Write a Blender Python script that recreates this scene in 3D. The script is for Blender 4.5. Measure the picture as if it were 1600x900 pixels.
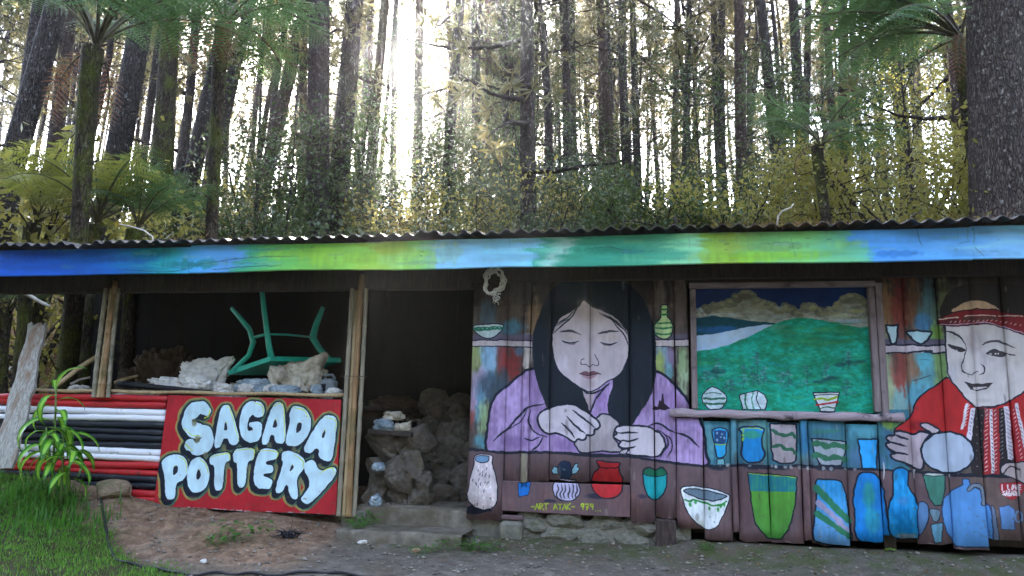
import bpy, math, random
import numpy as np
from mathutils import Vector, Matrix, Euler, Quaternion

random.seed(11)
rng = np.random.default_rng(11)
sc = bpy.context.scene
for _o in list(bpy.data.objects):
    bpy.data.objects.remove(_o)
COL = sc.collection

# ------------------------------------------------------------------ camera
CAM = np.array([1.36, -7.0, 1.0])
FPX = 1209.0
YAW, PITCH, ROLL = math.radians(11.0), math.radians(9.9), math.radians(1.3)
_f = np.array([-math.sin(YAW) * math.cos(PITCH), math.cos(YAW) * math.cos(PITCH), math.sin(PITCH)])
_r = np.array([math.cos(YAW), math.sin(YAW), 0.0])
_u = np.cross(_r, _f)
CR = _r * math.cos(ROLL) + _u * math.sin(ROLL)
CU = -_r * math.sin(ROLL) + _u * math.cos(ROLL)
CF = _f
cam_data = bpy.data.cameras.new("camera")
cam = bpy.data.objects.new("camera", cam_data)
COL.objects.link(cam)
cam_data.sensor_width = 36.0
cam_data.lens = 36.0 * FPX / 1600.0
cam_data.clip_start = 0.05
cam_data.clip_end = 2000.0
cam.matrix_world = Matrix(((CR[0], CU[0], -CF[0], CAM[0]), (CR[1], CU[1], -CF[1], CAM[1]),
                           (CR[2], CU[2], -CF[2], CAM[2]), (0, 0, 0, 1)))
sc.camera = cam


def onY(px, py, Y=0.0):
    """point of the vertical plane y=Y where the sight line of photo pixel (px,py) meets it"""
    d = CF * FPX + CR * (px - 800) + CU * (450 - py)
    return CAM + d * ((Y - CAM[1]) / d[1])


def onZ(px, py, Z=0.0):
    d = CF * FPX + CR * (px - 800) + CU * (450 - py)
    return CAM + d * ((Z - CAM[2]) / d[2])


# ------------------------------------------------------------------ light
SUN_EL, SUN_AZ = math.radians(30.0), math.radians(-20.0)      # azimuth from +Y towards +X
world = bpy.data.worlds.new("World")
sc.world = world
world.use_nodes = True
wn = world.node_tree
bg = wn.nodes["Background"]
sky = wn.nodes.new("ShaderNodeTexSky")
sky.sky_type = 'NISHITA'
sky.sun_disc = False
sky.sun_elevation = SUN_EL
sky.sun_rotation = SUN_AZ
sky.air_density = 1.0
sky.dust_density = 4.0
sky.ozone_density = 1.0
sky.altitude = 1500
hs = wn.nodes.new("ShaderNodeHueSaturation")          # thin high haze: a paler sky all over
hs.inputs['Saturation'].default_value = 0.75
wn.links.new(sky.outputs[0], hs.inputs['Color'])
wn.links.new(hs.outputs[0], bg.inputs[0])
bg.inputs[1].default_value = 0.15
sun_d = bpy.data.lights.new("sun", 'SUN')
sun_d.energy = 3.8
sun_d.angle = math.radians(0.5)
sun_d.color = (1.0, 0.93, 0.80)
sun = bpy.data.objects.new("sun", sun_d)
COL.objects.link(sun)
_sd = Vector((math.sin(SUN_AZ) * math.cos(SUN_EL), math.cos(SUN_AZ) * math.cos(SUN_EL), math.sin(SUN_EL)))
sun.rotation_euler = _sd.to_track_quat('Z', 'Y').to_euler()
sc.view_settings.view_transform = 'Standard'
sc.view_settings.look = 'None'
sc.view_settings.gamma = 1.0
sc.view_settings.use_curve_mapping = False
sc.view_settings.exposure = 3.92
sc.render.engine = 'CYCLES'
sc.cycles.max_bounces = 6
sc.cycles.transparent_max_bounces = 4
sc.cycles.use_denoising = True


# ------------------------------------------------------------------ materials
def hexc(r, g, b):
    """sRGB 0..255 -> linear"""
    out = []
    for c in (r, g, b):
        c /= 255.0
        out.append(c / 12.92 if c <= 0.04045 else ((c + 0.055) / 1.055) ** 2.4)
    return (*out, 1.0)


class NT:
    def __init__(s, name):
        s.m = bpy.data.materials.new(name)
        s.m.use_nodes = True
        s.t = s.m.node_tree
        s.b = s.t.nodes["Principled BSDF"]
        s.out = s.t.nodes["Material Output"]

    def n(s, t, **kw):
        x = s.t.nodes.new("ShaderNode" + t)
        for k, v in kw.items():
            setattr(x, k, v)
        return x

    def l(s, a, b):
        s.t.links.new(a, b)

    def coords(s, stretch=(1, 1, 1), kind='Object', rand=True):
        tc = s.n('TexCoord')
        mp = s.n('Mapping')
        mp.inputs['Scale'].default_value = stretch
        s.l(tc.outputs[kind], mp.inputs['Vector'])
        if rand:
            oi = s.n('ObjectInfo')
            mu = s.n('Math', operation='MULTIPLY')
            mu.inputs[1].default_value = 37.0
            s.l(oi.outputs['Random'], mu.inputs[0])
            s.l(mu.outputs[0], mp.inputs['Location'])
        return mp.outputs[0]

    def noise(s, vec, scale, detail=6, rough=.6, dist=0.0):
        x = s.n('TexNoise')
        x.inputs['Scale'].default_value = scale
        x.inputs['Detail'].default_value = detail
        x.inputs['Roughness'].default_value = rough
        x.inputs['Distortion'].default_value = dist
        s.l(vec, x.inputs['Vector'])
        return x.outputs['Fac']

    def ramp(s, fac, stops):
        x = s.n('ValToRGB')
        e = x.color_ramp.elements
        while len(e) < len(stops):
            e.new(0.5)
        for el, (p, c) in zip(e, stops):
            el.position = p
            el.color = c if len(c) == 4 else (*c, 1)
        s.l(fac, x.inputs[0])
        return x.outputs[0]

    def mix(s, fac, a, b, mode='MIX'):
        x = s.n('Mix', data_type='RGBA', blend_type=mode)
        for val, i in ((fac, 0), (a, 6), (b, 7)):
            if hasattr(val, 'links'):
                s.l(val, x.inputs[i])
            else:
                x.inputs[i].default_value = val
        return x.outputs[2]

    def math(s, op, a, b=0.0, clamp=False):
        x = s.n('Math', operation=op)
        x.use_clamp = clamp
        for val, i in ((a, 0), (b, 1)):
            if hasattr(val, 'links'):
                s.l(val, x.inputs[i])
            else:
                x.inputs[i].default_value = val
        return x.outputs[0]

    def bump(s, h, strength=.3, dist=.02):
        x = s.n('Bump')
        x.inputs['Strength'].default_value = strength
        x.inputs['Distance'].default_value = dist
        s.l(h, x.inputs['Height'])
        s.l(x.outputs[0], s.b.inputs['Normal'])


def surf(name, c1, c2, scale=8, stretch=(1, 1, 1), rough=.8, bump=.3, bdist=.01, c3=None, s3=2.0, amt3=(.5, .7), metal=0, spec=.3,
         kind='Object'):
    """two-tone noisy surface with an optional third tone in large blotches"""
    t = NT(name)
    v = t.coords(stretch, kind)
    f = t.noise(v, scale, 8, .62)
    col = t.ramp(f, [(.3, c1), (.7, c2)])
    if c3 is not None:
        v2 = t.coords((1, 1, 1), kind)
        g = t.ramp(t.noise(v2, s3, 6, .65), [(amt3[0], (0, 0, 0)), (amt3[1], (1, 1, 1))])
        col = t.mix(g, col, c3)
    t.l(col, t.b.inputs['Base Color'])
    t.b.inputs['Roughness'].default_value = rough
    t.b.inputs['Metallic'].default_value = metal
    t.b.inputs['Specular IOR Level'].default_value = spec
    t.bump(f, bump, bdist)
    return t.m


def leafmat(name, c1, c2, trans, tmix=.45, rough=.5, c3=None):
    """leaf: diffuse/gloss plus light shining through; every loose leaf has its own tone"""
    t = NT(name)
    g = t.n('NewGeometry')
    oi = t.n('ObjectInfo')
    f = t.math('ADD', t.math('MULTIPLY', g.outputs['Random Per Island'], .75), t.math('MULTIPLY', oi.outputs['Random'], .25))
    stops = [(0.0, c1), (.8, c2)] + ([(1.0, c3)] if c3 else [])
    col = t.ramp(f, stops)
    t.l(col, t.b.inputs['Base Color'])
    t.b.inputs['Roughness'].default_value = rough
    t.b.inputs['Specular IOR Level'].default_value = .25
    tr = t.n('BsdfTranslucent')
    tc = t.mix(.6, col, trans)
    t.l(tc, tr.inputs['Color'])
    mx = t.n('MixShader')
    mx.inputs[0].default_value = tmix
    t.l(t.b.outputs[0], mx.inputs[1])
    t.l(tr.outputs[0], mx.inputs[2])
    t.l(mx.outputs[0], t.out.inputs['Surface'])
    return t.m


M = {}
M['wood_dark'] = surf('dark_weathered_wood', hexc(46, 40, 37), hexc(78, 68, 62), 9, (6, 6, .7), .85, .4)
M['wood_shade'] = surf('shade_dark_boards', hexc(15, 13, 12), hexc(31, 27, 25), 9, (6, 6, .7), .9, .4)  # near-black copy of wood_dark: interior shade put into the colour
M['wood_grey'] = surf('grey_weathered_wood', hexc(128, 122, 116), hexc(186, 180, 172), 7, (7, 7, .6), .85, .6, .012,
                      hexc(92, 86, 80), 5, (.55, .75))
M['bark_plank'] = surf('rough_dark_timber', hexc(38, 32, 32), hexc(84, 70, 68), 11, (4, 4, 1), .9, .6)
M['bamboo'] = surf('dry_bamboo', hexc(118, 100, 74), hexc(176, 156, 122), 6, (9, 9, .5), .55, .15, .004, hexc(96, 96, 70), 3, (.5, .72), spec=.4)
M['zinc'] = surf('weathered_zinc', hexc(58, 54, 52), hexc(104, 99, 95), 5, (1, 1, 1), .55, .15, .004, hexc(66, 48, 40), 3, (.52, .7), metal=.35)
M['concrete'] = surf('worn_concrete', hexc(84, 78, 70), hexc(132, 124, 112), 9, (1, 1, 1), .92, .8, .02, hexc(82, 76, 60), 2.6, (.44, .62))
M['stone'] = surf('grey_stone', hexc(96, 94, 90), hexc(160, 156, 148), 6, (1, 1, 1), .9, .6, .03, hexc(112, 100, 84), 2.5, (.5, .7))
M['moss_stone'] = surf('mossy_stone', hexc(84, 82, 76), hexc(138, 134, 122), 8, (1, 1, 1), .92, .7, .03, hexc(80, 84, 52), 3.2, (.52, .75))
M['sack'] = surf('dusty_white_sack', hexc(186, 182, 176), hexc(226, 224, 220), 14, (1, 1, 1), .75, .4, .01, hexc(140, 126, 108), 5, (.56, .74))
M['sack_beige'] = surf('dusty_beige_sack', hexc(166, 156, 138), hexc(208, 200, 182), 14, (1, 1, 1), .8, .4, .01, hexc(104, 92, 76), 5, (.5, .7))
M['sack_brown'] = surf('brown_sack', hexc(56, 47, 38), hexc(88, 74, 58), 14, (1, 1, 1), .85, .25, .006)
M['bag_blue'] = surf('grey_blue_plastic_bag', hexc(92, 112, 124), hexc(166, 180, 190), 7, (1, 1, 1), .35, .3, .01, hexc(200, 206, 210), 6, (.55, .7))
M['tarp'] = surf('black_tarpaulin', hexc(22, 22, 26), hexc(46, 46, 52), 6, (1, 1, 1), .45, .4, .015)
M['green_plastic'] = surf('green_plastic', hexc(30, 160, 138), hexc(50, 186, 162), 5, (1, 1, 1), .4, .05, .003, hexc(60, 130, 112), 4, (.55, .75))
M['grey_plastic'] = surf('grey_plastic', hexc(108, 116, 124), hexc(140, 148, 154), 7, (1, 1, 1), .45, .08, .003, hexc(94, 88, 80), 4, (.5, .7))
M['hose'] = surf('black_hose', hexc(24, 24, 26), hexc(44, 44, 46), 9, rough=.5, bump=.05)
M['wire'] = surf('rusty_wire', hexc(70, 56, 46), hexc(110, 92, 76), 30, rough=.7, bump=.1)
M['twig'] = surf('pale_twig', hexc(150, 140, 126), hexc(196, 188, 174), 12, rough=.8, bump=.2)
M['vine'] = surf('bleached_vine', hexc(176, 172, 160), hexc(222, 218, 206), 20, rough=.8, bump=.2)
M['dead'] = leafmat('dead_needles', hexc(100, 66, 46), hexc(142, 100, 72), hexc(170, 110, 70), .25)


def polemat(name, c, wear):
    return surf(name, tuple(x * .9 for x in c[:3]) + (1,), c, 5, (.6, 8, 8), .5, .2, .006, wear, 11, (.60, .66), spec=.4)


M['paint_red'] = polemat('red_painted_bamboo', hexc(186, 36, 42), hexc(120, 40, 40))
M['paint_white'] = polemat('white_painted_bamboo', hexc(236, 236, 244), hexc(176, 172, 176))
M['paint_black'] = polemat('black_painted_bamboo', hexc(30, 34, 44), hexc(66, 64, 66))


# ------------------------------------------------------------------ mesh helpers
WL = {}


def wl(o):
    return WL.get(o.name, Vector((0, 0, 0))) if o is not None else Vector((0, 0, 0))


def tag(o, label=None, cat=None, group=None, kind=None):
    if label: o['label'] = label
    if cat: o['category'] = cat
    if group: o['group'] = group
    if kind: o['kind'] = kind
    return o


def empty(name, loc, label, cat, group=None):
    o = bpy.data.objects.new(name, None)
    o.empty_display_size = .1
    COL.objects.link(o)
    o.location = loc
    WL[o.name] = Vector(loc)
    return tag(o, label, cat, group)


def link(name, me, loc, parent=None, rot=None, scale=None):
    o = bpy.data.objects.new(name, me)
    COL.objects.link(o)
    if parent is not None:
        o.parent = parent
        o.location = Vector(loc) - wl(parent)
    else:
        o.location = loc
    if rot is not None: o.rotation_euler = rot
    if scale is not None: o.scale = scale if hasattr(scale, '__len__') else (scale,) * 3
    WL[o.name] = Vector(loc)
    return o


def mesh_np(name, v, faces, mats, mi=None, smooth=False, uv=None):
    """fast mesh from numpy: v (N,3), faces (M,k) one face size (or a list of such arrays)"""
    me = bpy.data.meshes.new(name)
    fl = faces if isinstance(faces, list) else [faces]
    fl = [np.asarray(f, dtype=np.int32) for f in fl if len(f)]
    me.vertices.add(len(v))
    me.vertices.foreach_set('co', np.asarray(v, dtype=np.float32).ravel())
    tot = np.concatenate([np.full(len(f), f.shape[1], np.int32) for f in fl])
    loops = np.concatenate([f.ravel() for f in fl])
    me.loops.add(len(loops))
    me.loops.foreach_set('vertex_index', loops)
    me.polygons.add(len(tot))
    start = np.concatenate([[0], np.cumsum(tot)[:-1]]).astype(np.int32)
    me.polygons.foreach_set('loop_start', start)
    me.polygons.foreach_set('loop_total', tot)
    if mi is not None:
        me.polygons.foreach_set('material_index', np.asarray(mi, dtype=np.int32))
    if smooth:
        me.polygons.foreach_set('use_smooth', np.ones(len(tot), dtype=bool))
    if uv is not None:
        ul = me.uv_layers.new(name='UVMap')
        ul.data.foreach_set('uv', np.asarray(uv, dtype=np.float32)[loops].ravel())
    for m in (mats if isinstance(mats, (list, tuple)) else [mats]):
        me.materials.append(m)
    me.update(calc_edges=True)
    me.validate()
    return me


class MB:
    def __init__(s):
        s.v, s.f, s.m = [], [], []

    def add(s, v, f, m=0):
        b = len(s.v)
        s.v += [tuple(p) for p in v]
        s.f += [tuple(i + b for i in q) for q in f]
        s.m += [m] * len(f)
        return s

    def box(s, c, d, rot=None, m=0, bev=0.0):
        x, y, z = d[0] / 2, d[1] / 2, d[2] / 2
        if bev:
            b = bev
            vs = []
            for sz in (-1, 1):
                for k in range(2):
                    zz = sz * (z - (b if (k == 0) == (sz > 0) else 0))
                    ins = b if (k == 1) == (sz > 0) else 0
                    X, Y = x - ins, y - ins
                    q = b * .7
                    vs += [(X - q, -Y, zz), (X, -Y + q, zz), (X, Y - q, zz), (X - q, Y, zz), (-X + q, Y, zz), (-X, Y - q, zz), (-X, -Y + q, zz), (-X + q, -Y, zz)]
            fs = []
            for k in range(3):
                for i in range(8):
                    j = (i + 1) % 8
                    fs.append((k * 8 + i, k * 8 + j, k * 8 + 8 + j, k * 8 + 8 + i))
            fs.append(tuple(range(7, -1, -1)))
            fs.append(tuple(range(24, 32)))
        else:
            vs = [(sx * x, sy * y, sz * z) for sz in (-1, 1) for sy in (-1, 1) for sx in (-1, 1)]
            fs = [(0, 2, 3, 1), (4, 5, 7, 6), (0, 1, 5, 4), (2, 6, 7, 3), (0, 4, 6, 2), (1, 3, 7, 5)]
        R = rot if rot is not None else Matrix.Identity(3)
        c = Vector(c)
        return s.add([tuple(c + R @ Vector(p)) for p in vs], fs, m)

    def tube(s, pts, rad, n=8, caps=True, m=0, flat=1.0):
        pts = [Vector(p) for p in pts]
        if not hasattr(rad, '__len__'):
            rad = [rad] * len(pts)
        vs, fs = [], []
        prev = None
        for i, p in enumerate(pts):
            a = pts[max(i - 1, 0)]
            b = pts[min(i + 1, len(pts) - 1)]
            t = (b - a)
            t = t.normalized() if t.length > 1e-9 else Vector((0, 0, 1))
            if prev is None:
                ref = Vector((0, 0, 1)) if abs(t.z) < .9 else Vector((0, 1, 0))
                x = t.cross(ref).normalized()
            else:
                x = (prev - t * prev.dot(t)).normalized()
            prev = x
            y = t.cross(x)
            for k in range(n):
                a_ = 2 * math.pi * k / n
                vs.append(tuple(p + x * (math.cos(a_) * rad[i]) + y * (math.sin(a_) * rad[i] * flat)))
        for i in range(len(pts) - 1):
            for k in range(n):
                k2 = (k + 1) % n
                fs.append((i * n + k, i * n + k2, i * n + n + k2, i * n + n + k))
        if caps:
            fs.append(tuple(range(n - 1, -1, -1)))
            fs.append(tuple((len(pts) - 1) * n + k for k in range(n)))
        return s.add(vs, fs, m)

    def mesh(s, name, mats, smooth=False, origin=(0, 0, 0)):
        me = bpy.data.meshes.new(name)
        o = Vector(origin)
        me.from_pydata([tuple(Vector(p) - o) for p in s.v], [], s.f)
        for m in (mats if isinstance(mats, (list, tuple)) else [mats]):
            me.materials.append(m)
        me.polygons.foreach_set('material_index', np.array(s.m, dtype=np.int32))
        if smooth:
            me.polygons.foreach_set('use_smooth', np.ones(len(s.f), dtype=bool))
        me.update()
        return me

    def build(s, name, mats, parent=None, origin=None, smooth=False):
        if origin is None:
            a = np.array(s.v)
            origin = ((a[:, 0].min() + a[:, 0].max()) / 2, (a[:, 1].min() + a[:, 1].max()) / 2, a[:, 2].min())
        return link(name, s.mesh(name, mats, smooth, origin), origin, parent)


def copy_tree(o, parent=None):
    c = o.copy()
    COL.objects.link(c)
    if parent is not None:
        c.parent = parent
    for ch in list(o.children):
        copy_tree(ch, c)
    return c


def vnoise(x, y, seed=0):
    """cheap value noise, numpy arrays"""
    xi, yi = np.floor(x).astype(np.int64), np.floor(y).astype(np.int64)
    xf, yf = x - xi, y - yi
    xf = xf * xf * (3 - 2 * xf)
    yf = yf * yf * (3 - 2 * yf)

    def h(a, b):
        n = (a * 374761393 + b * 668265263 + seed * 974711) & 0x7fffffff
        n = ((n ^ (n >> 13)) * 1274126177) & 0x7fffffff
        return ((n ^ (n >> 16)) & 0xffff) / 65535.0
    return (h(xi, yi) * (1 - xf) + h(xi + 1, yi) * xf) * (1 - yf) + (h(xi, yi + 1) * (1 - xf) + h(xi + 1, yi + 1) * xf) * yf


def fbm(x, y, seed=0, oct=4):
    x, y = np.asarray(x, float), np.asarray(y, float)
    s, a, t = 0, 1.0, 0
    for i in range(oct):
        s = s + a * vnoise(x * 2 ** i, y * 2 ** i, seed + i * 17)
        t += a
        a *= .5
    return s / t


# ------------------------------------------------------------------ hand-painted surfaces (flat paint on boards)
def noise2(h, w, sy, sx, seed):
    """smooth noise image 0..1 with feature size sy x sx pixels"""
    r = np.random.default_rng(seed)
    gh, gw = int(h / sy) + 3, int(w / sx) + 3
    g = r.random((gh, gw))
    y = np.linspace(0, h / sy, h)
    x = np.linspace(0, w / sx, w)
    yi, xi = y.astype(int), x.astype(int)
    yf, xf = (y - yi)[:, None], (x - xi)[None, :]
    yf = yf * yf * (3 - 2 * yf)
    xf = xf * xf * (3 - 2 * xf)
    a = g[yi][:, xi]; b = g[yi][:, xi + 1]; c = g[yi + 1][:, xi]; d = g[yi + 1][:, xi + 1]
    return (a * (1 - xf) + b * xf) * (1 - yf) + (c * (1 - xf) + d * xf) * yf


def cr(pts, closed=True, n=8):
    """smooth curve through points"""
    p = np.asarray(pts, float)
    if len(p) < 3:
        return p
    if closed:
        q = np.vstack([p[-1], p, p[0], p[1]])
    else:
        q = np.vstack([2 * p[0] - p[1], p, 2 * p[-1] - p[-2]])
    t = np.linspace(0, 1, n, endpoint=False)[:, None]
    out = []
    for i in range(1, len(q) - 2):
        a, b, c, d = q[i - 1], q[i], q[i + 1], q[i + 2]
        out.append(.5 * (2 * b + (c - a) * t + (2 * a - 5 * b + 4 * c - d) * t * t + (3 * b - 3 * c + d - a) * t ** 3))
    r = np.vstack(out)
    return r if closed else np.vstack([r, p[-1]])


class Canvas:
    """paint surface lying in a vertical plane y=Y; drawn in photo pixels that are carried onto that plane in metres"""

    def __init__(s, x0, x1, z0, z1, R, Y, base, flat=False):
        s.x0, s.x1, s.z0, s.z1, s.R, s.Y = x0, x1, z0, z1, R, Y
        s.w, s.h = int((x1 - x0) * R), int((z1 - z0) * R)
        s.a = np.ones((s.h, s.w, 3), np.float32) * (np.array(base, np.float32) / 255)
        if flat:
            s.str = noise2(s.h, s.w, 9, 16, 1) * .35 + noise2(s.h, s.w, 4, 7, 2) * .3 + noise2(s.h, s.w, 40, 50, 3) * .35
        else:
            s.str = noise2(s.h, s.w, 70, 5, 1) * .3 + noise2(s.h, s.w, 14, 8, 2) * .3 + noise2(s.h, s.w, 60, 50, 3) * .4
        s.blot = noise2(s.h, s.w, 34, 22, 11) * .6 + noise2(s.h, s.w, 90, 90, 12) * .4
        s.rnd = np.random.default_rng(5)

    def px(s, pts, F=(0, 0, 1)):
        p = np.asarray(pts, float)
        p = np.stack([F[0] + p[:, 0] / F[2], F[1] + p[:, 1] / F[2]], 1)
        d = CF[None] * FPX + CR[None] * (p[:, :1] - 800) + CU[None] * (450 - p[:, 1:])
        P = CAM[None] + d * ((s.Y - CAM[1]) / d[:, 1:2])
        return np.stack([(P[:, 0] - s.x0) * s.R, (s.z1 - P[:, 2]) * s.R], 1)

    def scale(s, pts, F):
        q = s.px([pts[0], (pts[0][0] + F[2] * 10, pts[0][1])], F)
        return np.linalg.norm(q[1] - q[0]) / 10

    def mask(s, polys, ss=3):
        """even-odd fill of polygons given in texture pixels: (y0, x0, alpha)"""
        al = np.vstack(polys)
        x0, y0 = np.floor(al.min(0)).astype(int) - 1
        x1, y1 = np.ceil(al.max(0)).astype(int) + 2
        x0, y0, x1, y1 = max(x0, 0), max(y0, 0), min(x1, s.w), min(y1, s.h)
        if x1 <= x0 or y1 <= y0:
            return None
        H, W = (y1 - y0) * ss, (x1 - x0) * ss
        T = np.zeros((H, W + 1), np.int16)
        for p in polys:
            q = (p - [x0, y0]) * ss
            for (ax, ay), (bx, by) in zip(q, np.roll(q, -1, 0)):
                if ay == by: continue
                if ay > by: ax, ay, bx, by = bx, by, ax, ay
                r0, r1 = max(int(math.ceil(ay - .5)), 0), min(int(math.ceil(by - .5)), H)
                if r1 <= r0: continue
                rr = np.arange(r0, r1)
                xc = ax + (rr + .5 - ay) * (bx - ax) / (by - ay)
                ci = np.clip(np.ceil(xc - .5).astype(int), 0, W)
                np.add.at(T, (rr, ci), 1)
        ins = (np.cumsum(T, 1)[:, :W] & 1).astype(np.float32)
        return y0, x0, ins.reshape(y1 - y0, ss, x1 - x0, ss).mean((1, 3))

    def put(s, m, col, alpha=1.0, vary=.17, col2=None, grad=None):
        if m is None: return
        y0, x0, a = m
        h, w = a.shape
        st = s.str[y0:y0 + h, x0:x0 + w]
        c = np.array(col, np.float32) / 255
        if col2 is not None:
            c2 = np.array(col2, np.float32) / 255
            if grad == 'v': t = np.linspace(0, 1, h)[:, None] + np.zeros((1, w))
            elif grad == 'h': t = np.linspace(0, 1, w)[None, :] + np.zeros((h, 1))
            else: t = np.clip((st - .3) / .4, 0, 1)
            t = np.clip(t + (st - .5) * .5, 0, 1)[..., None]
            c = c * (1 - t) + c2 * t
        c = c * (1 + (st[..., None] - .5) * 2 * vary)
        c = c * (1 + (s.blot[y0:y0 + h, x0:x0 + w, None] - .5) * .16)
        A = (a * alpha)[..., None]
        reg = s.a[y0:y0 + h, x0:x0 + w]
        reg[:] = reg * (1 - A) + c * A

    def fill(s, pts, col, F=(0, 0, 1), smooth=True, out=0, outc=(24, 32, 48), holes=(), **kw):
        P = [s.px(cr(pts) if smooth else pts, F)] + [s.px(cr(h) if smooth else h, F) for h in holes]
        s.put(s.mask(P), col, **kw)
        if out:
            sc_ = s.scale(pts, F)
            for p in P:
                s.put(s.smask(np.vstack([p, p[:1]]), out * sc_ / 2), outc, vary=.1)

    def smask(s, p, r):
        """stroke of radius r (array or number) in texture pixels"""
        r = np.broadcast_to(np.asarray(r, float), (len(p),))
        R = r.max() + 2
        x0, y0 = np.floor(p.min(0) - R).astype(int)
        x1, y1 = np.ceil(p.max(0) + R).astype(int) + 1
        x0, y0, x1, y1 = max(x0, 0), max(y0, 0), min(x1, s.w), min(y1, s.h)
        if x1 <= x0 or y1 <= y0:
            return None
        A = np.zeros((y1 - y0, x1 - x0), np.float32)
        for i in range(len(p) - 1):
            a, b = p[i], p[i + 1]
            ra, rb = r[i], r[i + 1]
            q = max(ra, rb) + 2
            u0, v0 = np.floor(np.minimum(a, b) - q).astype(int) - [x0, y0]
            u1, v1 = np.ceil(np.maximum(a, b) + q).astype(int) + 1 - [x0, y0]
            u0, v0, u1, v1 = max(u0, 0), max(v0, 0), min(u1, A.shape[1]), min(v1, A.shape[0])
            if u1 <= u0 or v1 <= v0: continue
            X = np.arange(u0, u1)[None, :] + x0 + .5
            Y = np.arange(v0, v1)[:, None] + y0 + .5
            d = b - a
            L = max(d @ d, 1e-9)
            t = np.clip(((X - a[0]) * d[0] + (Y - a[1]) * d[1]) / L, 0, 1)
            D = np.hypot(X - a[0] - t * d[0], Y - a[1] - t * d[1])
            al = np.clip(ra + (rb - ra) * t - D + .5, 0, 1)
            A[v0:v1, u0:u1] = np.maximum(A[v0:v1, u0:u1], al)
        return y0, x0, A

    def line(s, pts, w, col=(24, 32, 48), F=(0, 0, 1), taper=False, smooth=True, closed=False, **kw):
        """painted line, width w in photo pixels"""
        c = cr(pts, closed) if smooth else np.asarray(pts, float)
        p = s.px(c, F)
        r = w * s.scale(pts, F) / 2
        if taper:
            t = np.linspace(0, 1, len(p))
            r = r * np.clip(1.15 * np.sin(np.pi * (t * .94 + .03)) ** .6, .15, 1)
        else:
            t = np.linspace(0, 9, len(p)) + len(pts)
            r = r * (1 + .18 * np.sin(t * 2.3) + .1 * np.sin(t * 5.1))
        s.put(s.smask(p, r), col, **kw)

    def dab(s, c, rx, ry, col, F=(0, 0, 1), alpha=.8, rough=.6):
        """soft dry-brush patch"""
        p = s.px([c], F)[0]
        k = s.scale([c], F)
        rx, ry = rx * k / F[2], ry * k / F[2]
        x0, x1 = max(int(p[0] - rx * 1.6), 0), min(int(p[0] + rx * 1.6), s.w)
        y0, y1 = max(int(p[1] - ry * 1.6), 0), min(int(p[1] + ry * 1.6), s.h)
        if x1 <= x0 or y1 <= y0: return
        X = (np.arange(x0, x1)[None, :] - p[0]) / rx
        Y = (np.arange(y0, y1)[:, None] - p[1]) / ry
        d = 1.15 - np.sqrt(X * X + Y * Y) + (s.str[y0:y1, x0:x1] - .5) * 2 * rough
        s.put((y0, x0, np.clip(d * 1.8, 0, 1).astype(np.float32)), col, alpha=alpha, vary=.2)

    def ell(s, c, rx, ry, F, rot=0, n=24):
        a = np.linspace(0, 2 * np.pi, n, endpoint=False)
        x, y = np.cos(a) * rx, np.sin(a) * ry
        return [(c[0] + u * math.cos(rot) - v * math.sin(rot), c[1] + u * math.sin(rot) + v * math.cos(rot)) for u, v in zip(x, y)]

    def wobble(s, amp=1.6):
        """unsteady hand: shift every pixel by a small smooth noise"""
        dx = (noise2(s.h, s.w, 14, 14, 21) - .5) * 2 * amp + (noise2(s.h, s.w, 6, 6, 22) - .5) * amp * .35
        dy = (noise2(s.h, s.w, 14, 14, 23) - .5) * 2 * amp + (noise2(s.h, s.w, 6, 6, 24) - .5) * amp * .35
        yy = np.clip((np.arange(s.h)[:, None] + dy).round().astype(int), 0, s.h - 1)
        xx = np.clip((np.arange(s.w)[None, :] + dx).round().astype(int), 0, s.w - 1)
        s.a = s.a[yy, xx]

    def image(s, name):
        im = bpy.data.images.new(name, s.w, s.h, alpha=False)
        buf = np.ones((s.h, s.w, 4), np.float32)
        buf[..., :3] = np.clip(s.a[::-1], 0, 1)
        im.pixels.foreach_set(buf.ravel())
        im.update()
        im.pack()
        return im

    def uv(s, P):
        return np.stack([(P[:, 0] - s.x0) / (s.x1 - s.x0), (P[:, 2] - s.z0) / (s.z1 - s.z0)], 1)


GL = {'A': [[(0, 1), (.5, 0), (1, 1)], [(.2, .65), (.8, .65)]], 'R': [[(0, 1), (0, 0), (.8, .1), (.8, .45), (0, .5), (.9, 1)]],
      'T': [[(0, .05), (1, 0)], [(.5, 0), (.5, 1)]], 'K': [[(0, 0), (0, 1)], [(.9, 0), (0, .55), (.9, 1)]],
      '9': [[(.85, .4), (.4, .5), (.1, .3), (.3, .02), (.8, .05), (.85, .4), (.7, 1)]], '7': [[(.05, .05), (.9, 0), (.4, 1)], [(.25, .5), (.8, .5)]],
      '-': [[(.1, .55), (.9, .5)]], '.': [[(.4, .95), (.5, 1)]], 'I': [[(.5, 0), (.5, 1)]], 'L': [[(.1, 0), (.1, 1), (.9, 1)]],
      'O': [[(.5, 0), (.05, .5), (.5, 1), (.95, .5), (.5, 0)]], 'V': [[(0, 0), (.5, 1), (1, 0)]], 'E': [[(.9, 0), (.1, 0), (.1, 1), (.9, 1)], [(.1, .5), (.8, .5)]],
      'S': [[(.9, .1), (.3, .0), (.1, .3), (.85, .65), (.7, 1), (.05, .9)]], 'G': [[(.9, .15), (.4, 0), (.05, .5), (.4, 1), (.9, .85), (.9, .55), (.55, .55)]],
      'D': [[(.05, 0), (.05, 1), (.6, .95), (.95, .5), (.6, .05), (.05, 0)]]}


def write(cv, text, x, y, cw, ch, gap, w, col, F, slope=0.0):
    for c in text:
        if c != ' ':
            for pl in GL[c]:
                cv.line([(x + u * cw, y + v * ch + slope * (x - 0)) for u, v in pl], w, col, F, smooth=False)
        x += cw + gap


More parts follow.
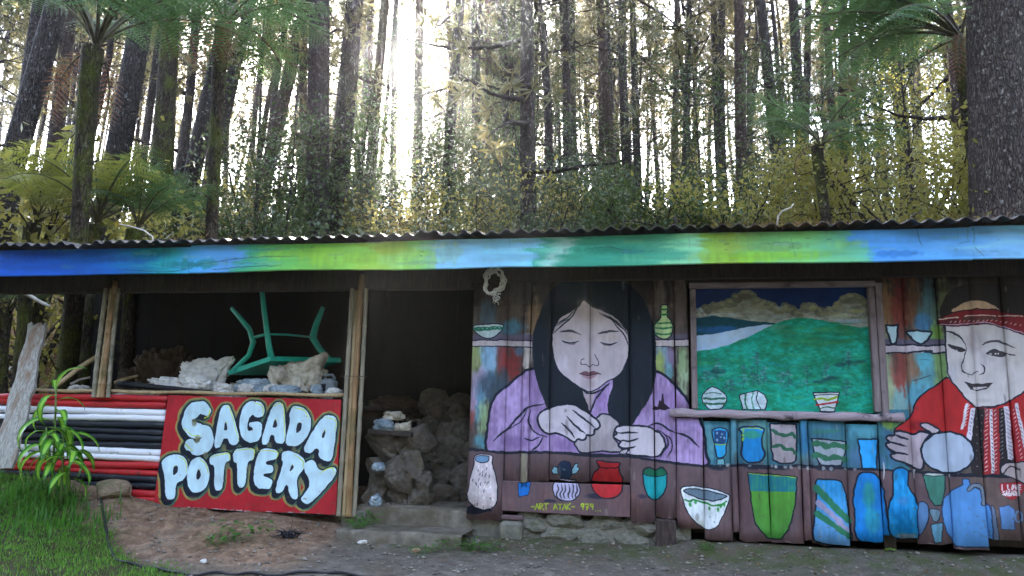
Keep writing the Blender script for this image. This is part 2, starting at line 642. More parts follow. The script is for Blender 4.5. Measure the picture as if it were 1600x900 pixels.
FA, FB, FC, FD = (720, 410, 4), (720, 610, 4), (1040, 630, 5), (1280, 630, 5)
FE, FF, FG, FH, FS = (1080, 620, 3.0769), (1360, 420, 6.6667), (1360, 530, 6.6667), (1060, 420, 3.75), (240, 610, 5)
NAVY = (26, 34, 50)


def paint_mural():
    c = Canvas(-.6, 4.9, -.15, 2.5, 360, 0.0, (96, 84, 80))
    BROWN = (106, 86, 90)
    # ---- upper background: old brown boards, eave shade painted into their top, coloured dry-brush
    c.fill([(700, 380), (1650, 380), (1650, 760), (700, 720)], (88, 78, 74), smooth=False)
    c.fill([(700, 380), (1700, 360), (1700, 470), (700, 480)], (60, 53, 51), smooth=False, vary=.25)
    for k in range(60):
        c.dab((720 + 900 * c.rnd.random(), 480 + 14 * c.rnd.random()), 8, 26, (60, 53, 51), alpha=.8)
    for x, y, rx, ry, col, al in [
        (760, 492, 16, 26, (84, 104, 124), .8), (800, 490, 22, 34, (92, 78, 70), .8), (838, 500, 16, 36, (150, 120, 92), .8), (800, 512, 24, 14, (70, 130, 160), .7),
        (742, 560, 14, 30, (150, 165, 110), .9), (765, 560, 14, 36, (135, 175, 205), .9), (787, 560, 10, 30, (150, 70, 75), .9), (802, 570, 18, 34, (128, 48, 46), .9),
        (812, 548, 10, 10, (90, 120, 150), .8), (824, 560, 8, 40, (200, 190, 185), .9), (748, 600, 16, 26, (165, 150, 180), .9), (768, 608, 26, 24, (60, 80, 96), .85), (788, 590, 8, 18, (70, 84, 98), .8),
        (745, 640, 14, 34, (100, 150, 180), .8), (738, 650, 5, 26, (165, 80, 75), .8), (758, 660, 14, 30, (150, 175, 130), .9), (752, 690, 18, 14, (90, 160, 180), .8), (738, 625, 8, 20, (170, 150, 180), .8),
        (1035, 560, 14, 26, (140, 170, 190), .9), (1030, 575, 10, 26, (150, 165, 90), .9), (1050, 560, 9, 24, (150, 130, 165), .9), (1065, 570, 10, 40, (150, 175, 130), .9), (1068, 600, 8, 30, (165, 185, 150), .8),
        (1046, 582, 8, 20, (110, 165, 175), .8), (1030, 470, 12, 40, (110, 96, 88), .8), (1062, 470, 16, 50, (112, 96, 90), .8)]:
        c.dab((x, y), rx, ry, col, alpha=al)
    # right of the window: vertical columns
    for x, w, col, col2 in [(1384, 26, (150, 112, 78), (160, 176, 140)), (1408, 26, (120, 50, 44), (150, 78, 72)), (1430, 24, (112, 80, 60), (140, 112, 92)), (1452, 24, (70, 110, 120), (100, 165, 180)),
                            (1474, 24, (110, 120, 84), (126, 158, 100)), (1500, 30, (96, 92, 80), (120, 140, 110))]:
        c.dab((x, 478), w * .7, 46, col, alpha=.85, rough=.7)
        c.dab((x, 590), w * .75, 80, col2, alpha=.95, rough=.5)
    c.dab((1441, 505), 14, 14, (70, 120, 165), alpha=.9)
    c.dab((1462, 522), 10, 16, (120, 160, 70), alpha=.8)
    c.dab((1385, 620), 14, 40, (165, 180, 140), alpha=.9)
    c.dab((1405, 635), 16, 30, (120, 168, 170), alpha=.9)
    c.dab((1432, 620), 18, 30, (90, 165, 190), alpha=.9)
    c.dab((1441, 562), 14, 20, (95, 175, 195), alpha=.8)
    c.line([(1437, 563), (1452, 562)], 1.4, F=(0, 0, 1), taper=True)
    c.line([(420, 440), (500, 415), (620, 375)], 1.3, (60, 50, 50), FG, taper=True)
    # shelves
    VIO = (100, 92, 112)
    WH = (196, 182, 186)
    c.fill([(55, 452), (450, 452), (450, 492), (55, 490)], VIO, FA, smooth=False)
    c.fill([(50, 490), (285, 488), (450, 495), (450, 532), (285, 524), (50, 525)], WH, FA, smooth=False)
    c.line([(50, 489), (285, 486), (450, 494)], 1.6, NAVY, FA)
    c.line([(50, 526), (285, 525), (450, 533)], 1.4, NAVY, FA)
    c.fill([(1200, 448), (1430, 448), (1430, 486), (1200, 486)], VIO, FA, smooth=False)
    c.fill([(1200, 486), (1430, 484), (1430, 526), (1200, 526)], WH, FA, smooth=False)
    c.line([(1200, 485), (1330, 484), (1430, 480)], 1.4, NAVY, FA)
    c.line([(1200, 527), (1330, 528), (1430, 524)], 1.2, NAVY, FA)
    c.fill([(100, 735), (780, 735), (780, 800), (100, 800)], VIO, FF, smooth=False)
    c.fill([(100, 800), (330, 800), (520, 800), (780, 800), (780, 872), (100, 880)], (200, 186, 194), FF, smooth=False)
    for a in ([(105, 800), (220, 792), (335, 798)], [(335, 800), (420, 790), (520, 800), (660, 800)], [(660, 800), (720, 792), (775, 795)], [(110, 882), (220, 876), (335, 880)], [(335, 880), (450, 865), (640, 855)], [(560, 870), (680, 878), (770, 874)]):
        c.line(a, 2.6, NAVY, FF)
    # bowl, bottle, cups on the shelves
    c.fill([(88, 396), (260, 390), (242, 440), (200, 472), (150, 474), (108, 450)], (196, 214, 216), FA, out=1.6)
    c.fill([(94, 408), (254, 402), (247, 420), (100, 428)], (40, 120, 100), FA)
    for k in range(6):
        c.dab((112 + k * 26, 414 - k), 7, 4, (150, 190, 180), FA, .9, .2)
    c.fill([(1252, 275), (1290, 272), (1289, 330), (1318, 375), (1322, 440), (1290, 477), (1245, 475), (1212, 440), (1212, 390), (1250, 340)], (176, 200, 142), FA, out=1.8)
    for y, a, b in [(292, 1250, 1290), (325, 1252, 1290), (378, 1218, 1316), (410, 1212, 1320), (445, 1218, 1316)]:
        c.line([(a, y), ((a + b) / 2, y + 5), (b, y)], 2.4, (40, 118, 72), FA)
    c.fill([(155, 590), (282, 592), (275, 720), (262, 770), (235, 785), (205, 775), (180, 700)], (178, 206, 214), FF, smooth=False, out=3.4)
    c.fill([(392, 655), (622, 655), (605, 720), (560, 765), (515, 782), (455, 755), (410, 705)], (172, 204, 214), FF, out=3.2)
    # ---- under-window band
    c.fill([(1095, 640), (1420, 640), (1420, 735), (1390, 740), (1095, 728)], (64, 118, 136), smooth=False, vary=.25)
    for x, y, rx, ry, col in [(1105, 690, 12, 34, (96, 150, 156)), (1135, 700, 14, 30, (74, 120, 128)), (1147, 680, 7, 40, (84, 140, 158)), (1170, 665, 20, 14, (96, 128, 128)), (1195, 690, 14, 40, (100, 150, 140)), (1256, 690, 8, 40, (50, 120, 170)),
                              (1300, 668, 26, 16, (60, 110, 134)), (1350, 670, 30, 20, (80, 150, 164)), (1350, 715, 40, 16, (76, 110, 150)), (1395, 690, 18, 40, (74, 112, 160)), (1388, 660, 16, 12, (150, 178, 70)), (1400, 668, 18, 10, (128, 170, 60)), (1318, 700, 10, 30, (60, 110, 120)), (1240, 715, 30, 10, (100, 150, 150))]:
        c.dab((x, y), rx, ry, col, alpha=.7)
    # ---- woman: robe
    ROBE = (158, 130, 178)
    c.fill([(470, 662), (390, 692), (300, 765), (225, 825), (190, 890), (178, 950), (168, 1040), (162, 1170), (270, 1190), (560, 1192), (800, 1204), (1060, 1212), (1220, 1238), (1525, 1272), (1528, 1180),
            (1525, 1090), (1498, 990), (1440, 900), (1380, 812), (1300, 732), (1215, 680), (900, 600)], ROBE, FA, out=4, vary=.14, col2=(176, 150, 196), grad='s')
    for x, y, rx, ry, col in [(300, 900, 60, 120, (168, 142, 190)), (330, 1120, 120, 40, (126, 98, 156)), (470, 780, 50, 80, (134, 104, 158)), (1310, 860, 80, 60, (140, 106, 160)), (1430, 1080, 50, 100, (170, 146, 192)),
                              (1270, 1160, 40, 60, (130, 102, 158)), (660, 1140, 90, 40, (128, 98, 158)), (880, 870, 40, 80, (140, 108, 166)), (230, 1110, 40, 60, (180, 160, 204))]:
        c.dab((x, y), rx, ry, col, FA, .5, .4)
    # hair
    HAIR = (28, 36, 48)
    c.fill([(790, 88), (700, 96), (620, 132), (552, 205), (500, 320), (465, 420), (452, 520), (462, 640), (490, 770), (540, 900), (560, 960), (700, 930), (790, 940), (800, 905), (770, 815), (800, 700), (950, 735), (925, 860),
            (930, 950), (985, 1020), (1060, 1018), (1110, 950), (1165, 865), (1196, 800), (1215, 690), (1216, 520), (1200, 400), (1150, 260), (1075, 165), (980, 112), (880, 94)], HAIR, FA, out=2, outc=HAIR, vary=.16)
    c.fill([(760, 806), (850, 800), (822, 880), (805, 935), (798, 905)], (186, 168, 178), FA, smooth=False)
    c.line([(770, 806), (800, 818), (860, 806), (930, 760)], 2.6, NAVY, FA)
    c.line([(895, 790), (845, 855), (815, 920), (805, 940)], 2.6, NAVY, FA)
    SK = (206, 192, 200)
    face = [(770, 238), (735, 275), (690, 305), (620, 352), (578, 428), (572, 520), (584, 600), (620, 682), (702, 752), (770, 795), (802, 808), (850, 790), (905, 752), (990, 702), (1035, 622), (1052, 540), (1052, 480), (1036, 420), (980, 352), (900, 308), (820, 276)]
    c.fill(face, SK, FA, out=1.6, vary=.05)
    for x, y, rx, ry, col, al in [(770, 300, 60, 70, (186, 166, 162), .4), (840, 330, 90, 60, (190, 172, 172), .3), (690, 460, 60, 30, (196, 176, 170), .5), (920, 470, 70, 30, (200, 180, 174), .5), (640, 620, 40, 60, (216, 204, 216), .6),  # first two tan dabs paint eave shade onto the forehead
                                  (990, 600, 40, 70, (196, 180, 192), .5), (800, 760, 60, 30, (190, 172, 182), .6), (720, 650, 40, 60, (192, 176, 184), .4)]:
        c.dab((x, y), rx, ry, col, FA, al, .3)
    for a, w in [([(748, 250), (700, 335), (640, 390), (580, 440)], 2.2), ([(720, 292), (660, 350), (600, 385)], 1.8), ([(690, 345), (640, 372), (590, 402)], 1.4), ([(866, 316), (950, 365), (1010, 410), (1042, 450)], 2.2),
                 ([(890, 320), (975, 375), (1035, 435)], 1.5), ([(940, 360), (1000, 430), (1035, 480), (1050, 520)], 2), ([(920, 330), (1000, 385), (1040, 430)], 1.3)]:
        c.line(a, w, HAIR, FA, taper=True)
    c.fill([(620, 436), (660, 424), (700, 426), (756, 452), (700, 440)], (70, 66, 76), FA)
    c.fill([(852, 450), (900, 428), (950, 424), (990, 432), (930, 438)], (70, 66, 76), FA)
    c.line([(634, 490), (660, 502), (700, 506), (738, 494)], 2.4, NAVY, FA, taper=True)
    c.line([(660, 508), (695, 516), (725, 508)], 1, (120, 100, 110), FA, taper=True)
    c.line([(868, 500), (900, 512), (935, 512), (978, 498)], 2.4, NAVY, FA, taper=True)
    c.line([(880, 514), (915, 522), (950, 514)], 1, (120, 100, 110), FA, taper=True)
    c.line([(772, 600), (750, 616), (756, 640), (780, 640), (802, 654)], 1.2, (50, 46, 60), FA)
    c.line([(838, 578), (860, 615), (855, 645), (825, 640), (804, 654)], 1.2, (50, 46, 60), FA)
    c.fill([(742, 694), (772, 680), (790, 680), (804, 686), (822, 679), (846, 685), (874, 697), (840, 702), (804, 708), (772, 704)], (128, 88, 100), FA)
    c.fill([(756, 704), (804, 708), (856, 700), (838, 718), (806, 731), (778, 720)], (176, 138, 150), FA)
    c.line([(740, 694), (772, 701), (804, 706), (840, 700), (874, 697)], 1.3, (70, 46, 58), FA)
    # clay and hands
    c.fill([(865, 158), (925, 152), (975, 185), (990, 225), (960, 260), (958, 295), (985, 335), (1010, 372), (975, 386), (900, 380), (820, 386), (755, 388), (722, 350), (718, 318), (780, 250)], (176, 164, 170), FB, out=2.4)
    hand = [(552, 112), (620, 90), (700, 86), (760, 118), (805, 148), (850, 180), (870, 216), (856, 242), (838, 244), (835, 270), (815, 280), (790, 278), (780, 305), (760, 310), (738, 302), (716, 320), (690, 312), (650, 286), (600, 268), (550, 270), (508, 246), (484, 190), (498, 140)]
    c.fill(hand, (208, 198, 208), FB, out=2.8, vary=.06)
    for x, y in [(560, 220), (620, 240), (700, 250), (790, 220)]:
        c.dab((x, y), 50, 22, (184, 172, 186), FB, .5, .4)
    for a in ([(700, 122), (765, 172), (838, 232)], [(662, 160), (712, 215), (778, 272)], [(630, 204), (676, 246), (716, 296)]):
        c.line(a, 2.8, NAVY, FB, taper=True)
    c.fill([(985, 222), (1060, 220), (1160, 226), (1230, 258), (1272, 308), (1278, 352), (1225, 412), (1120, 406), (1050, 402), (1032, 388), (1050, 368), (1000, 355), (985, 342), (1000, 318), (975, 305), (955, 285), (975, 268), (962, 245)], (206, 196, 206), FB, out=2.8, vary=.06)
    for a in ([(975, 266), (1040, 264), (1105, 262)], [(985, 312), (1060, 316), (1112, 302)], [(1000, 356), (1050, 360), (1092, 350)]):
        c.line(a, 2.8, NAVY, FB, taper=True)
    c.fill([(1008, 372), (1040, 368), (1034, 392), (996, 396)], (180, 170, 176), FB, out=1.6)
    for a, w in [([(205, 315), (250, 275), (300, 238), (360, 165), (430, 105), (530, 84)], 3.2), ([(440, 118), (424, 195), (468, 262), (540, 290)], 2.2), ([(395, 300), (440, 312), (500, 290)], 2.2), ([(440, 380), (485, 345), (515, 290)], 2.6),
                 ([(1165, 226), (1230, 208), (1290, 240), (1345, 268)], 2.8), ([(1345, 264), (1420, 292), (1490, 356)], 3.2), ([(1265, 262), (1298, 330), (1245, 418)], 2.4), ([(1225, 245), (1310, 300), (1320, 360), (1290, 425)], 2), ([(300, 245), (380, 190), (420, 110)], 1.6)]:
        c.line(a, w, NAVY, FB, taper=True)
    c.fill([(1196, 118), (1210, 96), (1232, 104), (1238, 60), (1250, 68), (1256, 20), (1266, 24), (1270, 84), (1296, 104), (1310, 112), (1280, 122), (1220, 124)], (40, 28, 40), FB, smooth=False)
    # ---- brown lower band
    tl = [(660, 700), (733, 702), (760, 704), (787, 707), (860, 707), (920, 711), (985, 713), (1025, 720), (1100, 728), (1160, 727), (1200, 730), (1250, 728), (1320, 732), (1400, 735), (1480, 741), (1560, 744), (1700, 750)]
    c.fill(tl + [(1700, 900), (660, 900)], BROWN, smooth=False, vary=.12)
    for k in range(60):
        c.dab((735 + 880 * c.rnd.random(), 740 + 100 * c.rnd.random()), 8 + 14 * c.rnd.random(), 20 + 30 * c.rnd.random(), [(120, 94, 96), (92, 70, 74), (112, 82, 82), (100, 80, 86)][k % 4], alpha=.5)
    for x, y, rx, ry, col in [(1560, 790, 60, 70, (112, 96, 90)), (1520, 760, 50, 20, (108, 90, 84))]:
        c.dab((x, y), rx, ry, col, alpha=.6)
    c.line(tl, 4, (36, 40, 54))
    for x in (1120, 1175, 1215, 1290):
        c.dab((x, 730), 16, 5, (34, 40, 56), alpha=.9)
    for k in range(22):
        x = 1110 + 400 * c.rnd.random()
        c.dab((x, 728 + (x - 1110) * .035 - 3), 3, 3, (190, 196, 196), alpha=.6)
    for x in (1379, 1427, 1481):
        c.line([(x, 722), (x + 1, 736), (x, 748)], 2.4, (188, 186, 190), taper=True)
    # ---- pots along the bottom
    c.fill([(30, 742), (80, 712), (200, 742), (130, 768), (40, 770)], (40, 46, 64), FB)
    c.fill([(96, 403), (194, 406), (200, 455), (226, 560), (231, 650), (212, 722), (150, 746), (75, 716), (43, 665), (58, 560), (84, 470)], (218, 204, 210), FB, out=1.6)
    c.fill([(102, 411), (174, 412), (168, 445), (104, 446)], (112, 150, 186), FB, out=1.2)
    for k in range(110):
        x, y = 62 + 150 * c.rnd.random(), 462 + 260 * c.rnd.random()
        if abs(x - 136) < 40 + (y - 462) * .17:
            if k % 3 == 0: c.line([(x, y), (x - 3, y + 14)], 1.5, (110, 92, 104), FB)
            else: c.dab((x, y), 5, 7, (240, 232, 236), FB, .8, .2)
    c.fill([(376, 394), (416, 394), (414, 575), (372, 570)], (150, 140, 122), FB, smooth=False, vary=.25)
    c.fill([(358, 578), (436, 574), (434, 620), (420, 656), (368, 662), (360, 620)], (26, 104, 186), FB, smooth=False, out=1)
    c.dab((560, 690), 40, 9, (44, 46, 66), FB, .9)
    c.fill([(585, 575), (625, 552), (700, 556), (738, 588), (742, 640), (705, 684), (645, 688), (592, 660), (575, 615)], (182, 176, 206), FB, out=1.6)
    for x in (605, 628, 650, 676, 700, 722):
        c.line([(x, 580), (x + 8, 620), (x - 4, 650), (x + 6, 676)], 2, (54, 50, 70), FB, taper=True)
    c.fill([(565, 502), (585, 470), (610, 486), (608, 524), (578, 522)], (150, 200, 222), FB, smooth=False, out=1.2)
    c.fill([(690, 500), (712, 458), (736, 455), (728, 476), (748, 482), (722, 518), (696, 522)], (150, 200, 222), FB, smooth=False, out=1.2)
    c.fill([(610, 465), (645, 438), (684, 456), (694, 520), (668, 552), (630, 546), (610, 512)], (44, 60, 88), FB, out=1)
    c.dab((645, 492), 12, 4, (150, 170, 190), FB, .7)
    c.dab((850, 660), 70, 16, (52, 50, 70), FB, .9)
    c.fill([(850, 440), (925, 446), (996, 456), (986, 484), (1014, 560), (1004, 630), (960, 670), (890, 673), (840, 640), (819, 580), (832, 515), (866, 478)], (184, 44, 50), FB, out=2)
    c.line([(850, 444), (868, 475), (940, 486), (988, 480)], 1.8, (60, 20, 30), FB)
    c.dab((890, 570), 22, 60, (204, 70, 72), FB, .5, .3)
    c.dab((1140, 660), 40, 14, (58, 54, 84), FB, .8)
    c.fill([(1146, 492), (1180, 480), (1214, 496), (1260, 482), (1286, 520), (1286, 600), (1252, 660), (1216, 683), (1178, 664), (1150, 612), (1140, 540)], (24, 150, 158), FB, out=2)
    c.fill([(1150, 494), (1180, 484), (1214, 498), (1260, 486), (1282, 524), (1216, 538), (1150, 524)], (24, 104, 74), FB, out=1.2)
    write(c, '-ART ATAK- 979', 440, 708, 23, 34, 5.2, 1.7, (158, 182, 44), FB, slope=0.0)
    write(c, '...', 836, 716, 10, 34, 6, 1.7, (158, 182, 44), FB)
    c.fill([(120, 668), (200, 646), (300, 656), (420, 686), (498, 722), (490, 785), (445, 880), (400, 960), (330, 985), (268, 955), (200, 890), (150, 800)], (226, 234, 240), FC, out=1.6)
    c.fill([(140, 682), (200, 668), (300, 678), (410, 706), (478, 724), (430, 748), (370, 762), (270, 744), (190, 714)], (112, 134, 152), FC, out=1.6)
    c.line([(146, 752), (185, 765), (225, 755), (300, 778), (380, 800), (440, 790), (474, 766)], 3, (44, 140, 66), FC)
    for x, y in [(190, 790), (230, 770), (340, 820), (410, 826), (430, 800), (460, 790)]:
        c.dab((x, y), 11, 18, (52, 150, 70), FC, .95, .2)
    c.fill([(645, 545), (800, 552), (1025, 576), (1018, 690), (1010, 800), (960, 980), (900, 1060), (790, 1050), (700, 940), (665, 750)], (92, 160, 58), FC, smooth=False, out=2.2, col2=(72, 140, 60), grad='v')
    c.fill([(652, 553), (800, 560), (1018, 582), (1014, 690), (800, 690), (660, 685)], (30, 116, 140), FC, smooth=False, col2=(44, 130, 110))
    c.line([(650, 550), (800, 560), (1015, 580)], 1.2, (150, 190, 60), FC)
    c.fill([(600, 406), (640, 396), (716, 406), (742, 480), (760, 600), (767, 716), (680, 712), (592, 690), (590, 600), (600, 500)], (44, 150, 214), FE, out=2.4, col2=(110, 160, 214), grad='v')
    c.line([(612, 510), (690, 580), (752, 650)], 9, (156, 152, 186), FE)
    c.line([(602, 440), (680, 520), (752, 592)], 11, (48, 122, 92), FE, smooth=False)
    c.line([(606, 560), (680, 614), (756, 668)], 9, (48, 122, 92), FE, smooth=False)
    c.fill([(805, 370), (880, 370), (918, 430), (938, 560), (944, 687), (800, 686), (782, 560), (776, 470)], (26, 128, 208), FE, out=2.6)
    c.dab((850, 470), 34, 70, (44, 140, 128), FE, .8, .5)
    c.dab((870, 600), 40, 70, (42, 148, 160), FE, .7, .5)
    c.fill([(970, 352), (1036, 352), (1040, 430), (1080, 492), (1092, 560), (1086, 690), (985, 684), (950, 640), (944, 560), (950, 505), (966, 460)], (18, 138, 212), FE, out=2.6, col2=(40, 160, 224))
    c.dab((1010, 500), 30, 24, (70, 120, 180), FE, .6)
    c.dab((1030, 665), 56, 16, (150, 160, 172), FE, .9, .3)
    c.fill([(1112, 378), (1216, 376), (1220, 440), (1200, 520), (1165, 520), (1140, 480)], (70, 132, 116), FE, smooth=False, out=1.6)
    c.fill([(1112, 374), (1165, 366), (1216, 374), (1165, 382)], (190, 200, 196), FE, out=1.2)
    c.fill([(1090, 515), (1135, 520), (1136, 590), (1112, 648), (1092, 652)], (88, 126, 172), FE, out=1.4)
    c.fill([(1147, 540), (1190, 543), (1188, 590), (1167, 600), (1150, 575)], (110, 138, 156), FE, out=1.2)
    c.fill([(1147, 612), (1208, 606), (1202, 698), (1166, 700)], (112, 172, 206), FE, smooth=False, out=1.2)
    c.fill([(1440, 530), (1462, 560), (1476, 690), (1448, 690)], (110, 128, 160), FE, out=1)
    c.fill([(1300, 396), (1331, 394), (1336, 422), (1385, 448), (1396, 500), (1430, 522), (1445, 570), (1452, 722), (1340, 722), (1270, 718), (1222, 640), (1201, 560), (1210, 490), (1245, 452), (1300, 425)], (92, 152, 218), FE, smooth=False, out=1.8, outc=(44, 60, 96), vary=.06)
    c.line([(1328, 448), (1352, 424), (1385, 432), (1400, 470), (1402, 512)], 7.5, (44, 56, 84), FE)
    c.line([(1328, 448), (1352, 424), (1385, 432), (1400, 470), (1402, 512)], 5, (126, 140, 158), FE)
    c.fill([(1480, 418), (1530, 412), (1592, 416), (1588, 465), (1545, 494), (1500, 474), (1484, 450)], (176, 50, 58), FE, out=.8, outc=(90, 60, 60))
    write(c, 'I LOVE', 1486, 424, 12, 22, 5, 2.1, (240, 232, 236), FE)
    write(c, 'SAGADA', 1494, 452, 11, 22, 3.4, 2, (240, 232, 236), FE)
    c.fill([(1480, 528), (1525, 520), (1552, 545), (1556, 640), (1490, 634)], (104, 150, 212), FE, smooth=False, out=1.4, outc=(70, 84, 120))
    c.line(c.ell((1572, 575), 16, 26, FE), 2.6, (110, 150, 200), FE, closed=True)
    # ---- row of cups under the window
    c.fill([(368, 205), (480, 210), (476, 330), (465, 405), (430, 430), (396, 408), (380, 320)], (44, 164, 222), FC, out=2)
    c.fill([(374, 210), (474, 214), (470, 322), (384, 318)], (30, 72, 122), FC, smooth=False)
    c.line([(384, 320), (430, 328), (472, 322)], 1.6, (150, 190, 60), FC)
    for x, y in [(400, 235), (440, 240), (455, 270), (400, 290), (430, 265)]:
        c.dab((x, y), 8, 10, (150, 190, 214), FC, .8)
    c.fill([(402, 436), (456, 432), (462, 482), (400, 482)], (110, 170, 180), FC, smooth=False, out=1.4)
    c.fill([(578, 195), (670, 182), (766, 196), (754, 250), (756, 330), (772, 395), (750, 448), (690, 462), (622, 450), (588, 400), (598, 320), (598, 250)], (30, 136, 206), FC, out=2.6)
    c.dab((670, 245), 70, 34, (60, 150, 110), FC, .8, .6)
    c.line([(592, 205), (670, 194), (750, 205)], 1.8, (150, 190, 60), FC)
    for k in range(14):
        c.dab((600 + 14 * c.rnd.random(), 210 + 80 * c.rnd.random()), 6, 8, (140, 190, 70), FC, .8)
    c.fill([(815, 160), (1022, 166), (1022, 350), (1010, 450), (990, 468), (890, 468), (842, 445), (822, 350)], (164, 152, 158), FC, smooth=False, out=2.6)
    for a in ([(832, 212), (880, 240), (930, 252), (985, 240), (1008, 262)], [(836, 342), (890, 330), (930, 356), (985, 362), (1008, 385)]):
        c.line(a, 5, (44, 98, 76), FC)
    c.fill([(1165, 205), (1350, 205), (1350, 225), (1165, 240)], (54, 118, 108), FC, alpha=.8)
    c.fill([(1135, 274), (1270, 287), (1406, 302), (1398, 400), (1372, 490), (1210, 486), (1165, 405)], (158, 166, 178), FC, smooth=False, out=2.4)
    for y in (318, 412):
        c.line([(1150, y), (1200, y - 6), (1260, y + 22), (1320, y + 8), (1400, y + 26)], 8, (54, 112, 84), FC)
    c.fill([(295, 280), (456, 282), (440, 512), (328, 512)], (46, 162, 234), FD, smooth=False, out=2.6)
    # ---- man: shirt, scarf, face, headband
    RED = (186, 44, 46)
    c.fill([(1486, 592), (1465, 601), (1445, 613), (1430, 630), (1423, 650), (1405, 664), (1398, 674), (1426, 680), (1445, 692), (1530, 715), (1640, 745), (1640, 590), (1590, 610), (1540, 637)], RED, out=2.6, vary=.08)
    c.dab((1440, 665), 26, 8, (120, 28, 36), alpha=.7)
    c.fill([(1200, 40), (1300, 40), (1290, 562), (1195, 562), (1140, 300)], (44, 38, 42), FD, smooth=False)
    c.fill([(1285, 46), (1402, 40), (1408, 556), (1284, 556)], (164, 48, 52), FD, smooth=False)
    c.fill([(1400, 40), (1445, 36), (1520, 460), (1430, 560), (1408, 556)], (44, 38, 42), FD, smooth=False)
    c.fill([(1482, 30), (1530, 20), (1640, 420), (1530, 470), (1516, 430)], (170, 46, 52), FD, smooth=False)
    WS = (220, 212, 222)
    c.fill([(1325, 50), (1350, 50), (1366, 548), (1342, 548)], WS, FD, smooth=False)
    c.fill([(1438, 26), (1480, 20), (1516, 420), (1500, 442), (1468, 436)], WS, FD, smooth=False)
    c.fill([(1522, 4), (1546, 0), (1620, 380), (1596, 380)], WS, FD, smooth=False)
    c.fill([(1136, 2), (1162, 0), (1118, 200), (1098, 205)], WS, FD, smooth=False)
    c.fill([(1180, 40), (1214, 30), (1190, 250), (1176, 290), (1142, 270)], (214, 206, 220), FD, smooth=False)
    for k in range(16):
        y = 60 + k * 31
        for x in (1302, 1372):
            c.line([(x - 10, y + 6), (x + 10, y - 8)], 1.1, (236, 224, 226), FD)
        c.line([(1338 + k * .8, y), (1346 + k * .8, y + 9)], 1.4, (60, 52, 58), FD)
        c.dab((1225 + 40 * (k % 2), y), 6, 5, (150, 140, 140), FD, .8, .2)
        if k < 13:
            c.line([(1452 + k * 2.3, y - 14), (1484 + k * 2.3, y + 4)], 1.2, (120, 112, 132), FD)
            c.line([(1414, y), (1430, y - 12)], .9, (180, 172, 172), FD)
            c.line([(1505 + k * 5, y), (1520 + k * 5, y - 14)], 1.1, (236, 220, 222), FD)
            c.line([(1535 + k * 5, y - 30), (1548 + k * 5, y - 16)], 1.2, (110, 100, 120), FD)
        if k < 7:
            c.line([(1152 - k * 6, 30 + k * 26), (1172 - k * 6, 14 + k * 26)], 1.5, (236, 224, 226), FD)
            c.line([(1190 - k * 4, 60 + k * 28), (1200 - k * 4, 72 + k * 28)], 1.2, (120, 110, 130), FD)
    c.fill([(1415, 512), (1448, 470), (1530, 464), (1620, 470), (1620, 620), (1520, 590), (1436, 560)], (178, 162, 162), FD, out=2)
    c.line([(1436, 550), (1462, 510), (1510, 496), (1562, 520)], 2.4, (60, 52, 56), FD)
    # face of the man
    FACE = (212, 204, 204)
    c.fill([(735, 520), (726, 420), (780, 285), (880, 205), (1000, 170), (1150, 158), (1400, 178), (1800, 200), (1800, 600), (900, 640), (765, 640)], (52, 46, 46), FF, smooth=False, out=3, outc=(52, 46, 46))
    c.fill([(850, 450), (905, 392), (1000, 346), (1120, 334), (1245, 364), (1340, 450), (1100, 470)], (206, 172, 142), FF)
    c.fill([(768, 590), (770, 640), (776, 730), (786, 960), (800, 1080), (826, 1150), (885, 1230), (985, 1350), (1085, 1440), (1250, 1442), (1400, 1404), (1540, 1322), (1660, 1220), (1740, 1000), (1760, 640), (1400, 560), (1000, 540)], FACE, FF, smooth=False, out=2.4, vary=.05)
    for x, y, rx, ry, col, al in [(860, 700, 70, 60, (186, 178, 172), .6), (1080, 760, 110, 150, (190, 178, 182), .7), (940, 1010, 40, 110, (192, 186, 190), .6), (1180, 940, 60, 90, (184, 172, 180), .6), (1320, 960, 110, 60, (196, 186, 190), .6),
                                  (850, 1080, 60, 120, (216, 212, 222), .6), (1180, 1370, 90, 30, (186, 178, 180), .6), (1480, 900, 90, 160, (204, 192, 186), .6), (1440, 1250, 90, 120, (220, 214, 212), .5), (1040, 1280, 60, 30, (196, 188, 190), .5)]:
        c.dab((x, y), rx, ry, col, FF, al, .3)
    c.fill([(695, 540), (720, 510), (850, 462), (960, 440), (1100, 420), (1300, 426), (1380, 452), (1600, 490), (1800, 540), (1800, 740), (1600, 690), (1450, 640), (1300, 592), (1180, 574), (1000, 590), (850, 600), (715, 586)], (136, 40, 46), FF, smooth=False, out=2, outc=(60, 30, 36))
    c.fill([(720, 545), (900, 525), (900, 570), (730, 575)], (84, 34, 42), FF, alpha=.7)
    c.fill([(980, 505), (1300, 500), (1300, 530), (980, 540)], (96, 66, 62), FF, alpha=.8)
    for a in ([(710, 527), (800, 520), (912, 510)], [(978, 497), (1090, 484), (1300, 490)], [(1336, 490), (1450, 492), (1572, 502)], [(1600, 510), (1760, 545)]):
        c.line(a, 1.8, (226, 214, 202), FF)
    c.line([(712, 582), (850, 584), (1000, 574), (1170, 560), (1300, 585), (1450, 630), (1620, 680)], 1.7, (186, 160, 186), FF)
    for k in range(16):
        x = 820 + k * 48
        y = 556 - 12 * math.sin((x - 820) / 260) + max(0, x - 1300) * .16
        c.line([(x, y + 8), (x + 16, y - 8)], 1.2, (224, 206, 206), FF)
    GY = (52, 48, 56)
    c.line([(775, 652), (850, 668), (930, 715), (978, 775)], 3.2, GY, FF, taper=True)
    c.line([(1160, 800), (1210, 768), (1300, 755), (1400, 785), (1490, 828)], 3.4, (84, 76, 80), FF, taper=True)
